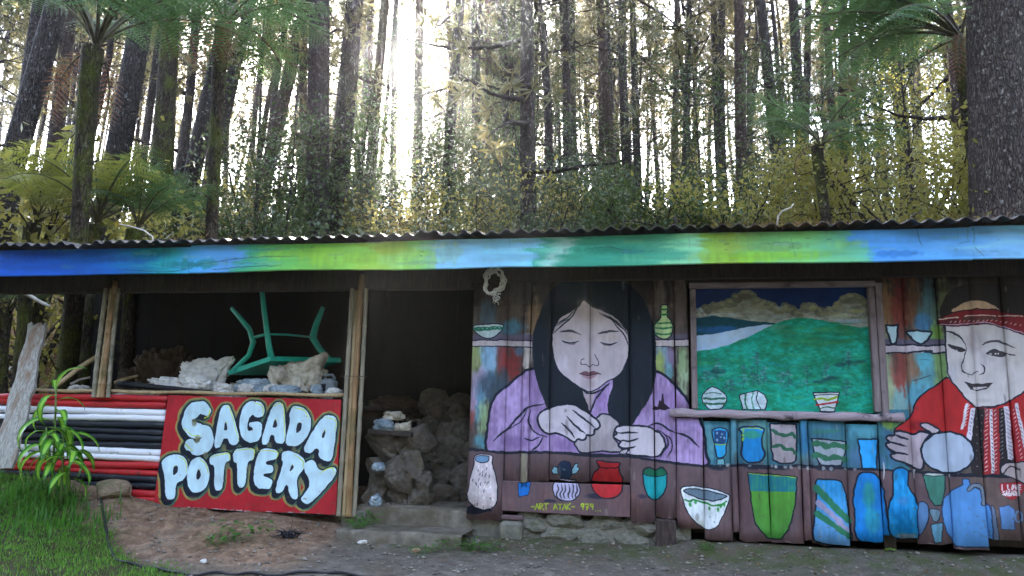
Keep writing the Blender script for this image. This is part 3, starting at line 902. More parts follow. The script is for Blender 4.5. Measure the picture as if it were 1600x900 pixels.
    c.fill([(800, 792), (860, 800), (930, 815), (990, 850), (960, 868), (910, 862), (850, 838)], (56, 52, 60), FF)
    c.dab((888, 848), 10, 7, (236, 234, 236), FF, 1, .1)
    c.line([(985, 775), (992, 850), (975, 900)], 1.4, (110, 104, 112), FF)
    c.fill([(1208, 885), (1240, 852), (1300, 848), (1370, 868), (1404, 896), (1370, 922), (1290, 912)], (70, 64, 68), FF)
    c.line([(1208, 882), (1240, 850), (1300, 846), (1370, 866), (1420, 890), (1492, 898)], 1.8, GY, FF)
    c.dab((1240, 884), 18, 14, (170, 164, 164), FF, .9, .1)
    for x in (1296, 1326):
        c.dab((x, 884), 10, 10, (240, 238, 238), FF, 1, .1)
    c.line([(990, 880), (962, 950), (940, 1012), (962, 1072), (1040, 1110), (1070, 1092), (1115, 1072)], 1.5, GY, FF)
    c.line([(1150, 985), (1184, 1030), (1176, 1080), (1130, 1106)], 1.9, GY, FF, taper=True)
    c.fill([(968, 1178), (1060, 1202), (1150, 1196), (1276, 1190), (1205, 1250), (1105, 1272), (1038, 1262)], (62, 54, 60), FF, smooth=False)
    c.fill([(1060, 1238), (1150, 1226), (1215, 1228), (1120, 1254), (1075, 1262)], (206, 198, 198), FF)
    # left hand and the round plate
    c.fill([(588, 222), (650, 222), (730, 240), (790, 222), (860, 240), (820, 300), (806, 500), (730, 502), (650, 464), (572, 432), (552, 398), (590, 385), (530, 350), (516, 318), (548, 306), (518, 282), (528, 256), (580, 250)], (184, 168, 178), FD, out=3.4)
    c.fill([(786, 164), (830, 152), (890, 182), (935, 214), (890, 240), (820, 204)], (190, 176, 184), FD, out=2.6)
    for a in ([(590, 246), (640, 268), (688, 288)], [(524, 300), (600, 318), (675, 342)], [(545, 376), (620, 388), (690, 404)], [(560, 432), (640, 462), (725, 488)]):
        c.line(a, 3.2, NAVY, FD, taper=True)
    c.fill(c.ell((1000, 384), 208, 160, FD, .08), (172, 184, 204), FD, out=3.4, vary=.05)
    for k in range(170):
        x, y = 735 + 880 * c.rnd.random(), 838 - 46 * c.rnd.random() ** 2 + .012 * (k % 9)
        c.dab((x, y), .8 + 2.4 * c.rnd.random(), .8 + 1.8 * c.rnd.random(), (104, 92, 80), alpha=.35)
    # seams where paint ran into the joints
    for k in range(90):
        x, y = 735 + 880 * c.rnd.random(), 430 + 420 * c.rnd.random()
        c.dab((x, y), 1.2 + 2 * c.rnd.random(), 3 + 9 * c.rnd.random(), [(70, 60, 60), (150, 142, 140)][k % 2], alpha=.35)
    c.wobble(1.7)
    return c


def paint_landscape(c):
    """the mountain view on the window panel, painted on its own sheet"""
    def P(x, y): return (x, y)
    c.fill([(60, 60), (1200, 60), (1200, 900), (60, 900)], (22, 46, 96), FH, smooth=False)
    CL, CL2 = (134, 134, 116), (160, 158, 130)
    c.fill([(90, 300), (110, 250), (150, 215), (200, 205), (250, 195), (300, 180), (340, 150), (380, 128), (430, 130), (455, 165), (480, 180), (540, 195), (590, 230), (630, 205), (665, 220), (700, 240), (740, 205), (790, 205), (830, 232), (890, 225), (930, 190), (970, 155), (1030, 145), (1090, 175), (1130, 220), (1130, 420), (90, 420)], CL, FH, vary=.2, col2=(176, 182, 180), grad='v')
    rr_ = np.random.default_rng(4)
    for ox, oy in [(120, 262), (165, 225), (215, 215), (262, 205), (305, 190), (340, 160), (385, 140), (430, 145), (455, 180), (500, 195), (545, 210), (585, 240), (630, 215), (668, 232), (700, 255), (740, 218), (785, 216), (828, 240), (885, 235), (928, 205), (965, 170), (1010, 158), (1060, 168), (1095, 195), (1120, 240)]:
        c.fill(c.ell((ox, oy + 14), 26 + 14 * rr_.random(), 22 + 8 * rr_.random(), FH, rr_.random()), [(104, 104, 92), (120, 120, 102), (134, 132, 108)][int(rr_.random() * 3)], FH, vary=.2)
        c.dab((ox - 4, oy + 4), 17, 11, (156, 154, 124), FH, .7, .5)
    for k in range(60):
        ox, oy = 110 + 1000 * rr_.random(), 225 + 75 * rr_.random()
        c.dab((ox, oy), 24 + 20 * rr_.random(), 9 + 7 * rr_.random(), [(118, 120, 108), (146, 148, 128), (166, 170, 156), (104, 108, 104), (170, 178, 184)][k % 5], FH, .55, .6)
    for x, y, rx, ry, col in [(390, 165, 46, 26, (96, 92, 84)), (200, 230, 60, 18, (110, 106, 88)), (480, 225, 60, 22, (150, 148, 120)), (640, 240, 40, 18, (140, 140, 104)), (780, 235, 50, 18, (150, 150, 112)), (1010, 190, 60, 22, (104, 104, 92)), (1040, 250, 50, 14, (176, 172, 120)), (980, 275, 90, 14, (180, 186, 160)), (560, 285, 120, 14, (150, 158, 150)), (1000, 310, 100, 14, (150, 180, 200)), (300, 245, 80, 14, (150, 148, 120)), (860, 265, 70, 12, (130, 128, 100))]:
        c.dab((x, y), rx, ry, col, FH, .75, .5)
    c.fill([(90, 300), (130, 288), (200, 278), (300, 290), (400, 305), (480, 314), (560, 318), (640, 340), (400, 480), (90, 480)], (18, 70, 84), FH, smooth=False, vary=.15)
    c.dab((250, 360), 190, 26, (34, 92, 150), FH, .8, .4)
    c.fill([(90, 405), (200, 385), (280, 370), (400, 345), (545, 328), (600, 345), (430, 430), (200, 500), (90, 500)], (190, 214, 236), FH, vary=.2, col2=(160, 186, 216))
    c.fill([(90, 486), (150, 478), (200, 472), (300, 445), (420, 395), (500, 355), (560, 325), (620, 306), (700, 288), (780, 294), (860, 308), (950, 328), (1060, 347), (1150, 340), (1180, 900), (90, 900)], (20, 142, 104), FH, smooth=False, vary=.22, col2=(22, 158, 138))
    r = c.rnd
    for k in range(40):
        c.dab((620 + 420 * r.random(), 320 + 130 * r.random()), 40 + 40 * r.random(), 8 + 10 * r.random(), [(30, 108, 60), (44, 128, 70), (60, 140, 90), (24, 110, 80)][k % 4], FH, .5, .8)
    for k in range(70):
        c.dab((100 + 1040 * r.random(), 480 + 340 * r.random()), 30 + 50 * r.random(), 6 + 10 * r.random(), [(20, 150, 120), (26, 120, 92), (44, 160, 120), (20, 136, 132), (60, 150, 90)][k % 5], FH, .5, .8)
    c.dab((580, 345), 60, 20, (90, 150, 120), FH, .6, .9)
    for tx, ty, h in [(230, 520, 150), (300, 640, 90), (380, 560, 150), (460, 480, 180), (500, 570, 120), (640, 590, 130), (750, 560, 160), (860, 540, 130), (990, 470, 130), (980, 640, 120), (440, 600, 100), (160, 590, 80), (600, 600, 80)]:
        c.line([(tx, ty), (tx + 3, ty + h * .5), (tx - 2, ty + h)], 1.0, (44, 88, 92), FH, taper=True)
        for k in range(26):
            yy = r.random()
            c.dab((tx + (r.random() - .5) * (16 + 80 * yy), ty + 8 + yy * h * .75), 7 + 10 * r.random(), 4 + 4 * r.random(), [(40, 96, 100), (66, 124, 124), (96, 156, 150), (34, 104, 94)][k % 4], FH, .7, .8)
    for x, y in [(860, 650), (820, 665), (900, 640), (1000, 550), (940, 560), (230, 600), (1060, 545)]:
        c.dab((x, y), 40, 14, (24, 62, 70), FH, .6, .9)
    for k in range(30):
        c.dab((120 + 1000 * r.random(), 560 + 240 * r.random()), 16, 4, (90, 180, 120), FH, .5, .9)
    # bowls on the painted sill
    W = (196, 214, 222)
    c.fill([(200, 692), (250, 716), (282, 755), (268, 795), (240, 822), (178, 822), (152, 795), (137, 755), (160, 716)], W, FH, out=1.6)
    for y in (760, 790):
        c.line([(150, y), (200, y + 3), (270, y)], 3.2, (48, 110, 84), FH)
    c.line([(155, 735), (200, 726), (250, 735)], 1.4, (48, 110, 84), FH)
    c.fill([(355, 742), (400, 725), (462, 716), (500, 736), (520, 775), (505, 826), (375, 824)], W, FH, smooth=False, out=1.6)
    c.line([(392, 735), (390, 780), (402, 822)], 2.8, (40, 120, 96), FH)
    c.line([(436, 728), (428, 770), (442, 822)], 2.4, (90, 150, 130), FH)
    c.line([(464, 718), (455, 765), (484, 826)], 1.4, NAVY, FH)
    c.fill([(785, 728), (860, 726), (938, 724), (925, 790), (910, 838), (830, 838)], (214, 222, 224), FH, smooth=False, out=1.8)
    c.line([(795, 766), (840, 760), (870, 768), (926, 752)], 3.4, (150, 180, 50), FH)
    c.line([(806, 798), (860, 792), (928, 780)], 2.8, (176, 44, 48), FH)
    c.line([(820, 822), (860, 812), (918, 816)], 2, (50, 110, 84), FH)
    c.line([(790, 742), (860, 738), (932, 738)], 1.2, NAVY, FH)
    c.line([(90, 832), (600, 838), (1180, 850)], 1.6, NAVY, FH)
    c.wobble(1.2)
    return c


def paint_sign():
    c = Canvas(-3.62, -1.5, .02, 1.3, 420, -.03, (178, 40, 50))
    c.put((0, 0, np.ones((c.h, c.w), np.float32)), (174, 36, 46), vary=.10)
    L = []                                                   # (outline, holes)
    S1 = cr([(415, 160), (370, 132), (310, 160), (262, 225), (275, 290), (340, 315), (405, 320), (428, 375), (385, 440), (330, 455), (285, 425)], False)
    L.append(('stroke', S1, 86))
    L += [('poly', [(525, 130), (565, 112), (602, 125), (682, 408), (600, 432), (578, 370), (540, 375), (525, 442), (463, 456)], [[(565, 225), (582, 312), (546, 312)]]),
          ('poly', [(865, 198), (800, 212), (772, 180), (738, 230), (730, 300), (750, 322), (776, 312), (776, 290), (748, 278), (752, 246), (852, 244), (836, 385), (762, 412), (692, 380), (668, 280), (680, 180), (720, 100), (790, 78), (862, 104)], []),
          ('poly', [(930, 98), (1022, 92), (1037, 412), (955, 416), (945, 345), (910, 345), (890, 425), (833, 418)], [[(955, 208), (968, 290), (922, 290)]]),
          ('poly', [(1085, 115), (1180, 138), (1232, 220), (1222, 330), (1150, 422), (1090, 437), (1022, 420), (1074, 225), (1058, 200)], [[(1130, 240), (1162, 262), (1150, 312), (1108, 342)]]),
          ('poly', [(1330, 178), (1437, 214), (1425, 320), (1398, 545), (1360, 556), (1288, 520), (1296, 458), (1262, 448), (1225, 497), (1157, 466)], [[(1345, 290), (1336, 372), (1306, 372)]]),
          ('poly', [(62, 548), (120, 508), (200, 498), (262, 540), (268, 640), (232, 702), (172, 722), (167, 852), (93, 852), (90, 660), (73, 620)], [[(160, 582), (192, 590), (186, 642), (148, 668)]]),
          ('poly', [(355, 513), (410, 560), (437, 650), (422, 740), (370, 792), (310, 802), (268, 750), (260, 650), (290, 550)], [[(355, 608), (372, 650), (356, 698), (333, 692), (335, 640)]]),
          ('poly', [(433, 508), (592, 478), (602, 545), (550, 562), (537, 782), (468, 782), (480, 578), (440, 582)], []),
          ('poly', [(620, 458), (792, 443), (782, 547), (730, 547), (717, 752), (653, 757), (655, 562), (624, 562)], []),
          ('poly', [(815, 448), (977, 463), (962, 537), (880, 547), (875, 578), (937, 587), (932, 642), (860, 648), (855, 672), (932, 692), (912, 777), (768, 752)], []),
          ('poly', [(1008, 473), (1100, 478), (1182, 540), (1182, 602), (1110, 692), (1137, 852), (1070, 842), (1045, 712), (1000, 802), (943, 792), (1020, 562), (998, 540)], [[(1080, 568), (1098, 602), (1062, 642)]]),
          ('poly', [(1178, 563), (1252, 533), (1300, 642), (1412, 588), (1437, 652), (1240, 872), (1190, 887), (1143, 852), (1237, 732), (1178, 622)], [])]

    def chaikin(p):
        p = np.asarray(p, float)
        for t in (.22, .25):
            q = np.roll(p, -1, 0)
            p = np.stack([p * (1 - t) + q * t, p * t + q * (1 - t)], 1).reshape(-1, 2)
        return [tuple(v) for v in p]
    L = [g if g[0] == 'stroke' else ('poly', chaikin(g[1]), [chaikin(h) for h in g[2]], g[1]) for g in L]

    def each(fn):
        for g in L: fn(g)

    def body(g, off, grow, col, holes=False, **kw):
        if g[0] == 'stroke':
            p = [(x + off[0], y + off[1]) for x, y in g[1]]
            c.line(p, g[2] / 5 + grow * 2, col, FS, smooth=False, **kw)
        else:
            p = [(x + off[0], y + off[1]) for x, y in g[1]]
            h = [[(x + off[0], y + off[1]) for x, y in q] for q in g[2]] if holes else []
            P = [c.px(p, FS)] + [c.px(q, FS) for q in h]
            c.put(c.mask(P), col, **kw)
            q = c.px(p + p[:1], FS)
            if grow > 0: c.put(c.smask(q, grow * c.scale([p[0]], FS)), col, **kw)
    SH = [(-26 * t, 30 * t) for t in (1, .75, .5, .25, 0)]
    for o in SH: each(lambda g: body(g, o, 5.6, (150, 138, 82)))
    for o in SH: each(lambda g: body(g, (o[0] * .5, o[1] + 2), 4.2, (60, 96, 84), alpha=.5))
    for o in SH: each(lambda g: body(g, o, 2.2, (26, 32, 46)))
    each(lambda g: body(g, (0, 0), 2.0, (26, 34, 50)))
    FILL = (198, 228, 242)

    def top(g):
        body(g, (0, 0), .35, FILL, holes=True, vary=.05)
        if g[0] == 'poly':
            for h in g[2]:
                c.put(c.mask([c.px(h, FS)]), (34, 40, 54))
                c.line([h[0], h[-1]], 1.1, (206, 222, 70), FS, smooth=False)
            p = np.array(g[3], float)
            m = p.mean(0)
            q = m + (p - m) * .88
            n = len(p)
            k = int(np.argmax(p[:, 0] - p[:, 1]))
            seq = [tuple(q[(k + j) % n]) for j in (-1, 0, 1)]
            c.line(seq, 1.3, (206, 224, 74), FS, smooth=True, taper=True)
        else:
            c.line([(440, 150), (430, 195), (400, 215)], 1.5, (206, 224, 74), FS)
            c.line([(300, 470), (270, 440), (250, 420)], 1.5, (206, 224, 74), FS)
            c.line([(240, 300), (300, 350), (370, 352)], 1.0, (206, 224, 74), FS)
    each(top)
    for pt in [(548, 445), (905, 420), (1100, 462), (1300, 585), (1155, 720), (320, 248), (340, 382), (575, 590), (745, 600), (955, 600), (405, 505)]:
        c.dab(pt, 20, 24, (112, 112, 84), FS, .8, .5)
    for k in range(60):
        c.dab((60 + 1380 * c.rnd.random(), 70 + 850 * c.rnd.random()), 4, 3, (140, 34, 44), FS, .5)
    for k in range(150):
        c.dab((10 + 1480 * c.rnd.random(), 980 - 150 * c.rnd.random() ** 2.5), 3 + 16 * c.rnd.random(), 3 + 7 * c.rnd.random(), (120, 88, 72), FS, .4)
    # chipped white lower edge
    z = (c.h - np.arange(c.h)) / c.R + c.z0
    for k in range(40):
        x = int(c.rnd.random() * c.w)
        yb = int((c.z1 - (.125 + .0 * x)) * c.R)
        c.a[max(yb - c.rnd.integers(1, 5), 0):yb + 4, x:x + c.rnd.integers(6, 30)] = (.72, .68, .70)
    c.wobble(1.3)
    return c


def paint_fascia():
    c = Canvas(-6.4, 5.2, 2.2, 2.75, 200, -.62, (40, 110, 180))
    st = [(-300, (30, 78, 168)), (0, (28, 82, 176)), (110, (26, 84, 178)), (175, (30, 96, 180)), (225, (24, 110, 160)), (255, (36, 150, 160)), (290, (66, 150, 196)), (330, (88, 156, 214)), (378, (92, 158, 216)), (392, (64, 160, 128)),
          (435, (104, 184, 96)), (500, (130, 190, 76)), (560, (140, 198, 80)), (590, (146, 186, 66)), (640, (136, 198, 90)), (672, (130, 190, 150)), (690, (138, 198, 226)), (740, (136, 196, 230)), (828, (128, 194, 220)), (836, (70, 168, 146)), (856, (128, 196, 178)),
          (874, (160, 208, 198)), (892, (62, 162, 132)), (950, (54, 150, 124)), (1040, (78, 162, 128)), (1064, (130, 200, 150)), (1082, (140, 204, 160)), (1098, (132, 176, 66)), (1150, (142, 170, 70)), (1200, (112, 172, 104)), (1265, (128, 196, 110)), (1352, (96, 176, 148)), (1364, (80, 150, 214)), (1500, (98, 166, 226)), (1560, (126, 186, 232)), (1800, (128, 188, 232))]
    X = c.px([(p, 400) for p, _ in st])[:, 0]
    cols = np.array([q for _, q in st], np.float32) / 255
    for row in range(c.h):
        pass
    n1 = noise2(c.h, c.w, 14, 60, 31)
    n2 = noise2(c.h, c.w, 4, 30, 32)
    xs = np.arange(c.w)[None, :] + (n1 - .5) * 60 + (n2 - .5) * 26 + (c.rnd.random((c.h, c.w)) - .5) * 14
    for k in range(3):
        c.a[..., k] = np.interp(xs, X, cols[:, k])
    v = noise2(c.h, c.w, 6, 70, 33) - .5
    c.a = c.a * (1.09 + .2 * v[..., None]) + .015
    for x, y, rx, ry, col in [(1180, 400, 90, 8, (140, 200, 50)), (1110, 400, 30, 14, (160, 206, 80)), (1210, 385, 40, 7, (110, 150, 90)), (470, 395, 60, 8, (150, 204, 70)), (560, 402, 90, 10, (152, 204, 70)), (610, 385, 26, 10, (170, 190, 70)), (300, 412, 40, 6, (30, 120, 110)), (700, 395, 20, 16, (150, 200, 190)), (640, 405, 40, 12, (160, 206, 120)), (60, 400, 60, 8, (24, 70, 160)), (1330, 380, 30, 10, (140, 200, 110)),
                              (940, 390, 60, 6, (44, 136, 108)), (1000, 402, 50, 6, (90, 172, 130)), (1450, 372, 60, 7, (90, 158, 230)), (1400, 395, 50, 6, (54, 122, 200)), (1575, 395, 30, 9, (130, 190, 236)), (150, 405, 80, 6, (20, 90, 170)), (230, 395, 30, 8, (20, 120, 140))]:
        c.dab((x, y), rx, ry, col, alpha=.6, rough=.9)
    for a, w in [([(300, 415), (340, 408), (390, 402), (470, 400)], 1.4), ([(330, 420), (380, 416), (440, 414)], 1.6), ([(345, 408), (420, 412)], 1.2), ([(920, 388), (950, 386), (985, 390)], 1.3), ([(1000, 391), (1040, 392)], 1), ([(1432, 352), (1436, 372), (1441, 384)], 1.2), ([(1519, 350), (1523, 372), (1524, 386), (1540, 400)], 1.1),
                 ([(1495, 381), (1515, 376)], 1), ([(1232, 386), (1240, 384)], 2), ([(1236, 372), (1242, 400)], .8), ([(560, 372), (572, 376)], 1), ([(240, 412), (290, 420)], 1.2), ([(180, 420), (260, 424), (300, 418)], 1.4)]:
        c.line(a, w * .6, (40, 52, 66), taper=True, alpha=.8)
    for k in range(34):
        x = -200 + 1900 * c.rnd.random()
        c.dab((x, 380 + 40 * c.rnd.random() - x * .017), 1.5 + 3 * c.rnd.random(), .7 + .6 * c.rnd.random(), (60, 76, 84), alpha=.35, rough=1.2)
    for k in range(46):
        x = -200 + 1900 * c.rnd.random()
        y0 = 378 - x * .017 + 4 * c.rnd.random()
        c.line([(x, y0), (x + 1, y0 + 6 + 22 * c.rnd.random())], .7 + 1.1 * c.rnd.random(), [(80, 84, 84), (120, 100, 80), (60, 74, 90)][k % 3], taper=True, alpha=.35)
    for k in range(80):
        x = -200 + 1900 * c.rnd.random()
        y0 = 376 - x * .017 + 46 * c.rnd.random()
        c.dab((x, y0), 10 + 22 * c.rnd.random(), 1.2 + 2 * c.rnd.random(), [(190, 210, 190), (60, 100, 140), (150, 190, 120)][k % 3], alpha=.18, rough=1.4)
    c.wobble(1.0)
    return c


def paintmat(name, cv, bump=.25, peel=.675, grain=(40, 40, 3), peelcol=hexc(104, 92, 84), vary=.17):
    """paint over wood: the drawn sheet, its grain, and small places worn down to the board"""
    t = NT(name)
    tex = t.n('TexImage')
    tex.image = cv.image(name)
    tex.extension = 'EXTEND'
    v = t.coords((1, 1, 1), 'Object')
    vg = t.coords(grain, 'Object')
    g = t.noise(vg, 1.0, 6, .65)
    big = t.noise(v, 2.3, 6, .65)
    col = t.mix(vary, tex.outputs[0], t.ramp(g, [(.25, (.55, .55, .55)), (.75, (1.25, 1.25, 1.25))]), 'MULTIPLY')
    dirt = t.ramp(big, [(.42, (1.08, 1.08, 1.08)), (.58, (.97, .96, .95)), (.82, (.70, .67, .64))])
    col = t.mix(.8, col, dirt, 'MULTIPLY')
    pm = t.ramp(t.noise(vg, .55, 8, .75, .4), [(peel, (0, 0, 0)), (peel + .03, (1, 1, 1))])
    col = t.mix(pm, col, peelcol)
    t.l(col, t.b.inputs['Base Color'])
    t.b.inputs['Roughness'].default_value = .62
    t.b.inputs['Specular IOR Level'].default_value = .25
    t.bump(t.math('ADD', g, t.math('MULTIPLY', pm, -.6)), bump, .006)
    return t.m


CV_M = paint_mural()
CV_L = paint_landscape(Canvas(1.55, 3.25, 1.0, 2.35, 420, .05, (20, 60, 90), flat=True))
CV_S = paint_sign()
CV_F = paint_fascia()
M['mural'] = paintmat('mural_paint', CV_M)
M['landscape'] = paintmat('landscape_paint', CV_L, .12, .80, (8, 8, 8), vary=.12)
M['sign'] = paintmat('sign_paint', CV_S, .1, .8, (6, 6, 6), vary=.12)
M['fascia'] = paintmat('fascia_paint', CV_F, .3, .72, (3, 30, 30), vary=.3)


# ------------------------------------------------------------------ ground
def sstep(a, b, x):
    t = np.clip((x - a) / (b - a), 0, 1)
    return t * t * (3 - 2 * t)


def ground_z(x, y):
    x, y = np.asarray(x, float), np.asarray(y, float)
    z = np.interp(y, [-300, -60, -12, -7, -3, -1.6, -.6, 0, 4.1, 4.7, 8, 12, 20, 35, 48, 60, 75, 120, 300],
                  [-12, -5, -1.0, -.62, -.30, -.17, -.06, 0.0, .05, .45, 2.9, 5.1, 7.8, 12.2, 15.2, 16.2, 15.5, 6, -20])
    near = sstep(-9, -3, y) * (1 - sstep(3.5, 5, y))
    left = 1 - sstep(-2.3, -1.2, x)
    z = z + left * .11 * sstep(-1.3, -.1, y) * (1 - sstep(2.5, 4, y))
    z = z + .05 * sstep(1.2, 1.7, x) * sstep(-.5, -.08, y) * (1 - sstep(.1, .4, y))
    far_left = 1 - sstep(-5.2, -2.6, x)
    z = z + .27 * far_left * near * (.55 + .45 * sstep(-2.5, 0, y))
    z = z + .05 * (fbm(x * .9 + 7, y * .9, 3, 3) - .5) * np.where(y < .0, 1.0, .3) * sstep(0, .6, np.abs(y))
    z = z + .035 * (fbm(x * 4.3, y * 4.3, 5, 3) - .5) * (1 + left)
    z = z + .10 * left * sstep(-1.5, -.9, y) * (1 - sstep(-.25, -.05, y)) * (fbm(x * 1.9 + 3, y * 2.4, 15, 3) - .5)
    z = z + (fbm(x * .16, y * .16, 9, 3) - .5) * 1.6 * sstep(5, 14, y)
    return z


def gz(x, y):
    return float(ground_z(np.array([x]), np.array([y]))[0])


def grass_zone(x, y):
    """1 where the lawn grows (left foreground)"""
    e = -2.0 - 1.5 * (y + 1.75) + .9 * (fbm(x * 2.1, y * 2.1, 41, 4) - .5)
    return 1 - sstep(-.28, .28, x - e)


def build_ground():
    def axis(lo, hi, step, far, n):
        k = np.geomspace(step * 1.5, far, n)
        return np.concatenate([(lo - np.cumsum(np.diff(np.concatenate([[0], k]))))[::-1], np.arange(lo, hi + step / 2, step), hi + np.cumsum(np.diff(np.concatenate([[0], k])))])
    xs = axis(-7, 6, .06, 380, 42)
    ys = axis(-3.6, 1.2, .05, 380, 60)
    X, Y = np.meshgrid(xs, ys)
    Z = ground_z(X, Y)
    h, w = X.shape
    v = np.stack([X, Y, Z], -1).reshape(-1, 3)
    i = np.arange(h * w).reshape(h, w)
    f = np.stack([i[:-1, :-1], i[:-1, 1:], i[1:, 1:], i[1:, :-1]], -1).reshape(-1, 4)
    t = NT('ground_soil')
    at = t.n('Attribute', attribute_name='zone')
    sep = t.n('SeparateColor')
    t.l(at.outputs['Color'], sep.inputs[0])
    vv = t.coords((1, 1, 1), 'Object', False)
    n1 = t.noise(vv, 9, 10, .68)
    n2 = t.noise(vv, 1.7, 7, .65)
    n3 = t.noise(vv, 38, 6, .7)
    path = t.ramp(n1, [(.3, hexc(80, 74, 67)), (.55, hexc(104, 97, 88)), (.75, hexc(134, 126, 115))])
    path = t.mix(t.ramp(n2, [(.5, (0, 0, 0)), (.72, (1, 1, 1))]), path, hexc(88, 78, 62))
    path = t.mix(t.ramp(n3, [(.62, (0, 0, 0)), (.7, (1, 1, 1))]), path, hexc(140, 134, 126))
    bank = t.ramp(n1, [(.28, hexc(80, 62, 48)), (.5, hexc(122, 97, 78)), (.72, hexc(164, 136, 111))])
    bank = t.mix(t.ramp(n2, [(.55, (0, 0, 0)), (.75, (1, 1, 1))]), bank, hexc(120, 112, 100))
    bank = t.mix(t.ramp(n3, [(.6, (0, 0, 0)), (.68, (1, 1, 1))]), bank, hexc(190, 166, 140))
    soil = t.ramp(n1, [(.3, hexc(36, 40, 22)), (.7, hexc(74, 70, 44))])
    litter = t.ramp(n1, [(.3, hexc(72, 50, 32)), (.55, hexc(112, 82, 52)), (.75, hexc(96, 100, 48))])
    moss = t.mix(t.ramp(t.noise(vv, 5, 8, .7), [(.42, (0, 0, 0)), (.6, (1, 1, 1))]), path, hexc(70, 82, 42))
    c = t.mix(sep.outputs[1], path, bank)
    m2 = t.n('Attribute', attribute_name='moss')
    c = t.mix(m2.outputs['Fac'], c, moss)
    c = t.mix(sep.outputs[2], c, litter)
    c = t.mix(sep.outputs[0], c, soil)
    t.l(c, t.b.inputs['Base Color'])
    t.b.inputs['Roughness'].default_value = .95
    t.b.inputs['Specular IOR Level'].default_value = .15
    t.bump(t.math('ADD', t.math('MULTIPLY', n1, 1.0), t.math('MULTIPLY', n3, .5)), .8, .03)
    me = mesh_np('ground', v, f, t.m, smooth=True)
    x, y = v[:, 0], v[:, 1]
    zone = np.zeros((len(v), 4), np.float32)
    zone[:, 3] = 1
    zone[:, 0] = grass_zone(x, y) * (y < 2)
    bk = (1 - sstep(-1.7, -1.2, x + .25 * (fbm(x * 2, y * 2, 8, 3) - .5))) * sstep(-1.55, -1.0, y + .5 * (fbm(x * 1.7, y * 1.7, 6, 3) - .5))
    zone[:, 1] = bk
    zone[:, 2] = sstep(3.6, 5, y)
    ca = me.color_attributes.new('zone', 'FLOAT_COLOR', 'POINT')
    ca.data.foreach_set('color', zone.ravel())
    ms = sstep(-.75, -.35, y) * (1 - sstep(.0, .1, y)) * sstep(-1.5, -1.0, x) * .8
    fa = me.attributes.new('moss', 'FLOAT', 'POINT')
    fa.data.foreach_set('value', ms.astype(np.float32))
    tag(link('ground', me, (0, 0, 0)), kind='structure')


build_ground()

# ------------------------------------------------------------------ the shed
SHED = empty('pottery_shed', (0, 1.5, 0), 'long low pottery shed with a corrugated roof, painted fascia and muralled plank front', 'shed')


def plank(parent, x0, x1, zb, zt, y, mat, cv=None, bulge=.007, th=.024, name='plank', seed=0, ragged=.012, tilt=0.0, nz=10, nx=7):
    """upright board: slightly bowed face, wavering edges, ragged foot"""
    r = np.random.default_rng(seed + int(abs(x0) * 1000))
    u = np.linspace(0, 1, nx)
    wv = np.linspace(0, 1, nz)
    eL = x0 + .003 * np.sin(wv * 5 + r.random() * 6) + .0006
    eR = x1 + .003 * np.sin(wv * 6 + r.random() * 6) - .0006
    V = []
    foot = zb + ragged * (r.random(nx) - .5) * 2
    for j in range(nz):
        for i in range(nx):
            xx = eL[j] + (eR[j] - eL[j]) * u[i]
            zz = foot[i] + (zt - foot[i]) * wv[j]
            yy = y - bulge * (1 - (2 * u[i] - 1) ** 2) + .004 * math.sin(wv[j] * 4 + seed) + tilt * (u[i] - .5)
            V.append((xx, yy, zz))
    F = []
    n = nx * nz
    for j in range(nz - 1):
        for i in range(nx - 1):
            a = j * nx + i
            F.append((a, a + 1, a + nx + 1, a + nx))
    # back sheet (flat) and rim
    B = []
    for j in range(nz):
        for i in (0, nx - 1):
            p = V[j * nx + i]
            B.append((p[0], p[1] + th, p[2]))
    V2 = V + B
    for j in range(nz - 1):
        a = n + 2 * j
        F.append((a, a + 2, a + 3, a + 1))
        F.append((j * nx, (j + 1) * nx, a + 2, a))
        F.append((j * nx + nx - 1, a + 1, a + 3, (j + 1) * nx + nx - 1))
    F.append(tuple(range(0, nx)) [::-1] + ())
    F[-1] = tuple([n, n + 1] + list(range(nx - 1, -1, -1)))
    t0 = (nz - 1) * nx
    F.append(tuple(list(range(t0, t0 + nx)) + [n + 2 * nz - 1, n + 2 * nz - 2]))
    V2 = np.array(V2)
    o = np.array([(x0 + x1) / 2, y, zb])
    me = bpy.data.meshes.new(name)
    me.from_pydata([tuple(p) for p in V2 - o], [], F)
    me.materials.append(mat)
    if cv is not None:
        uv = cv.uv(V2)
        ul = me.uv_layers.new(name='UVMap')
        li = np.zeros(len(me.loops), np.int32)
        me.loops.foreach_get('vertex_index', li)
        ul.data.foreach_set('uv', uv[li].astype(np.float32).ravel())
    sm = np.zeros(len(F), bool)
    sm[:(nx - 1) * (nz - 1)] = True
    me.polygons.foreach_set('use_smooth', sm)
    me.update()
    return link(name, me, o, parent)


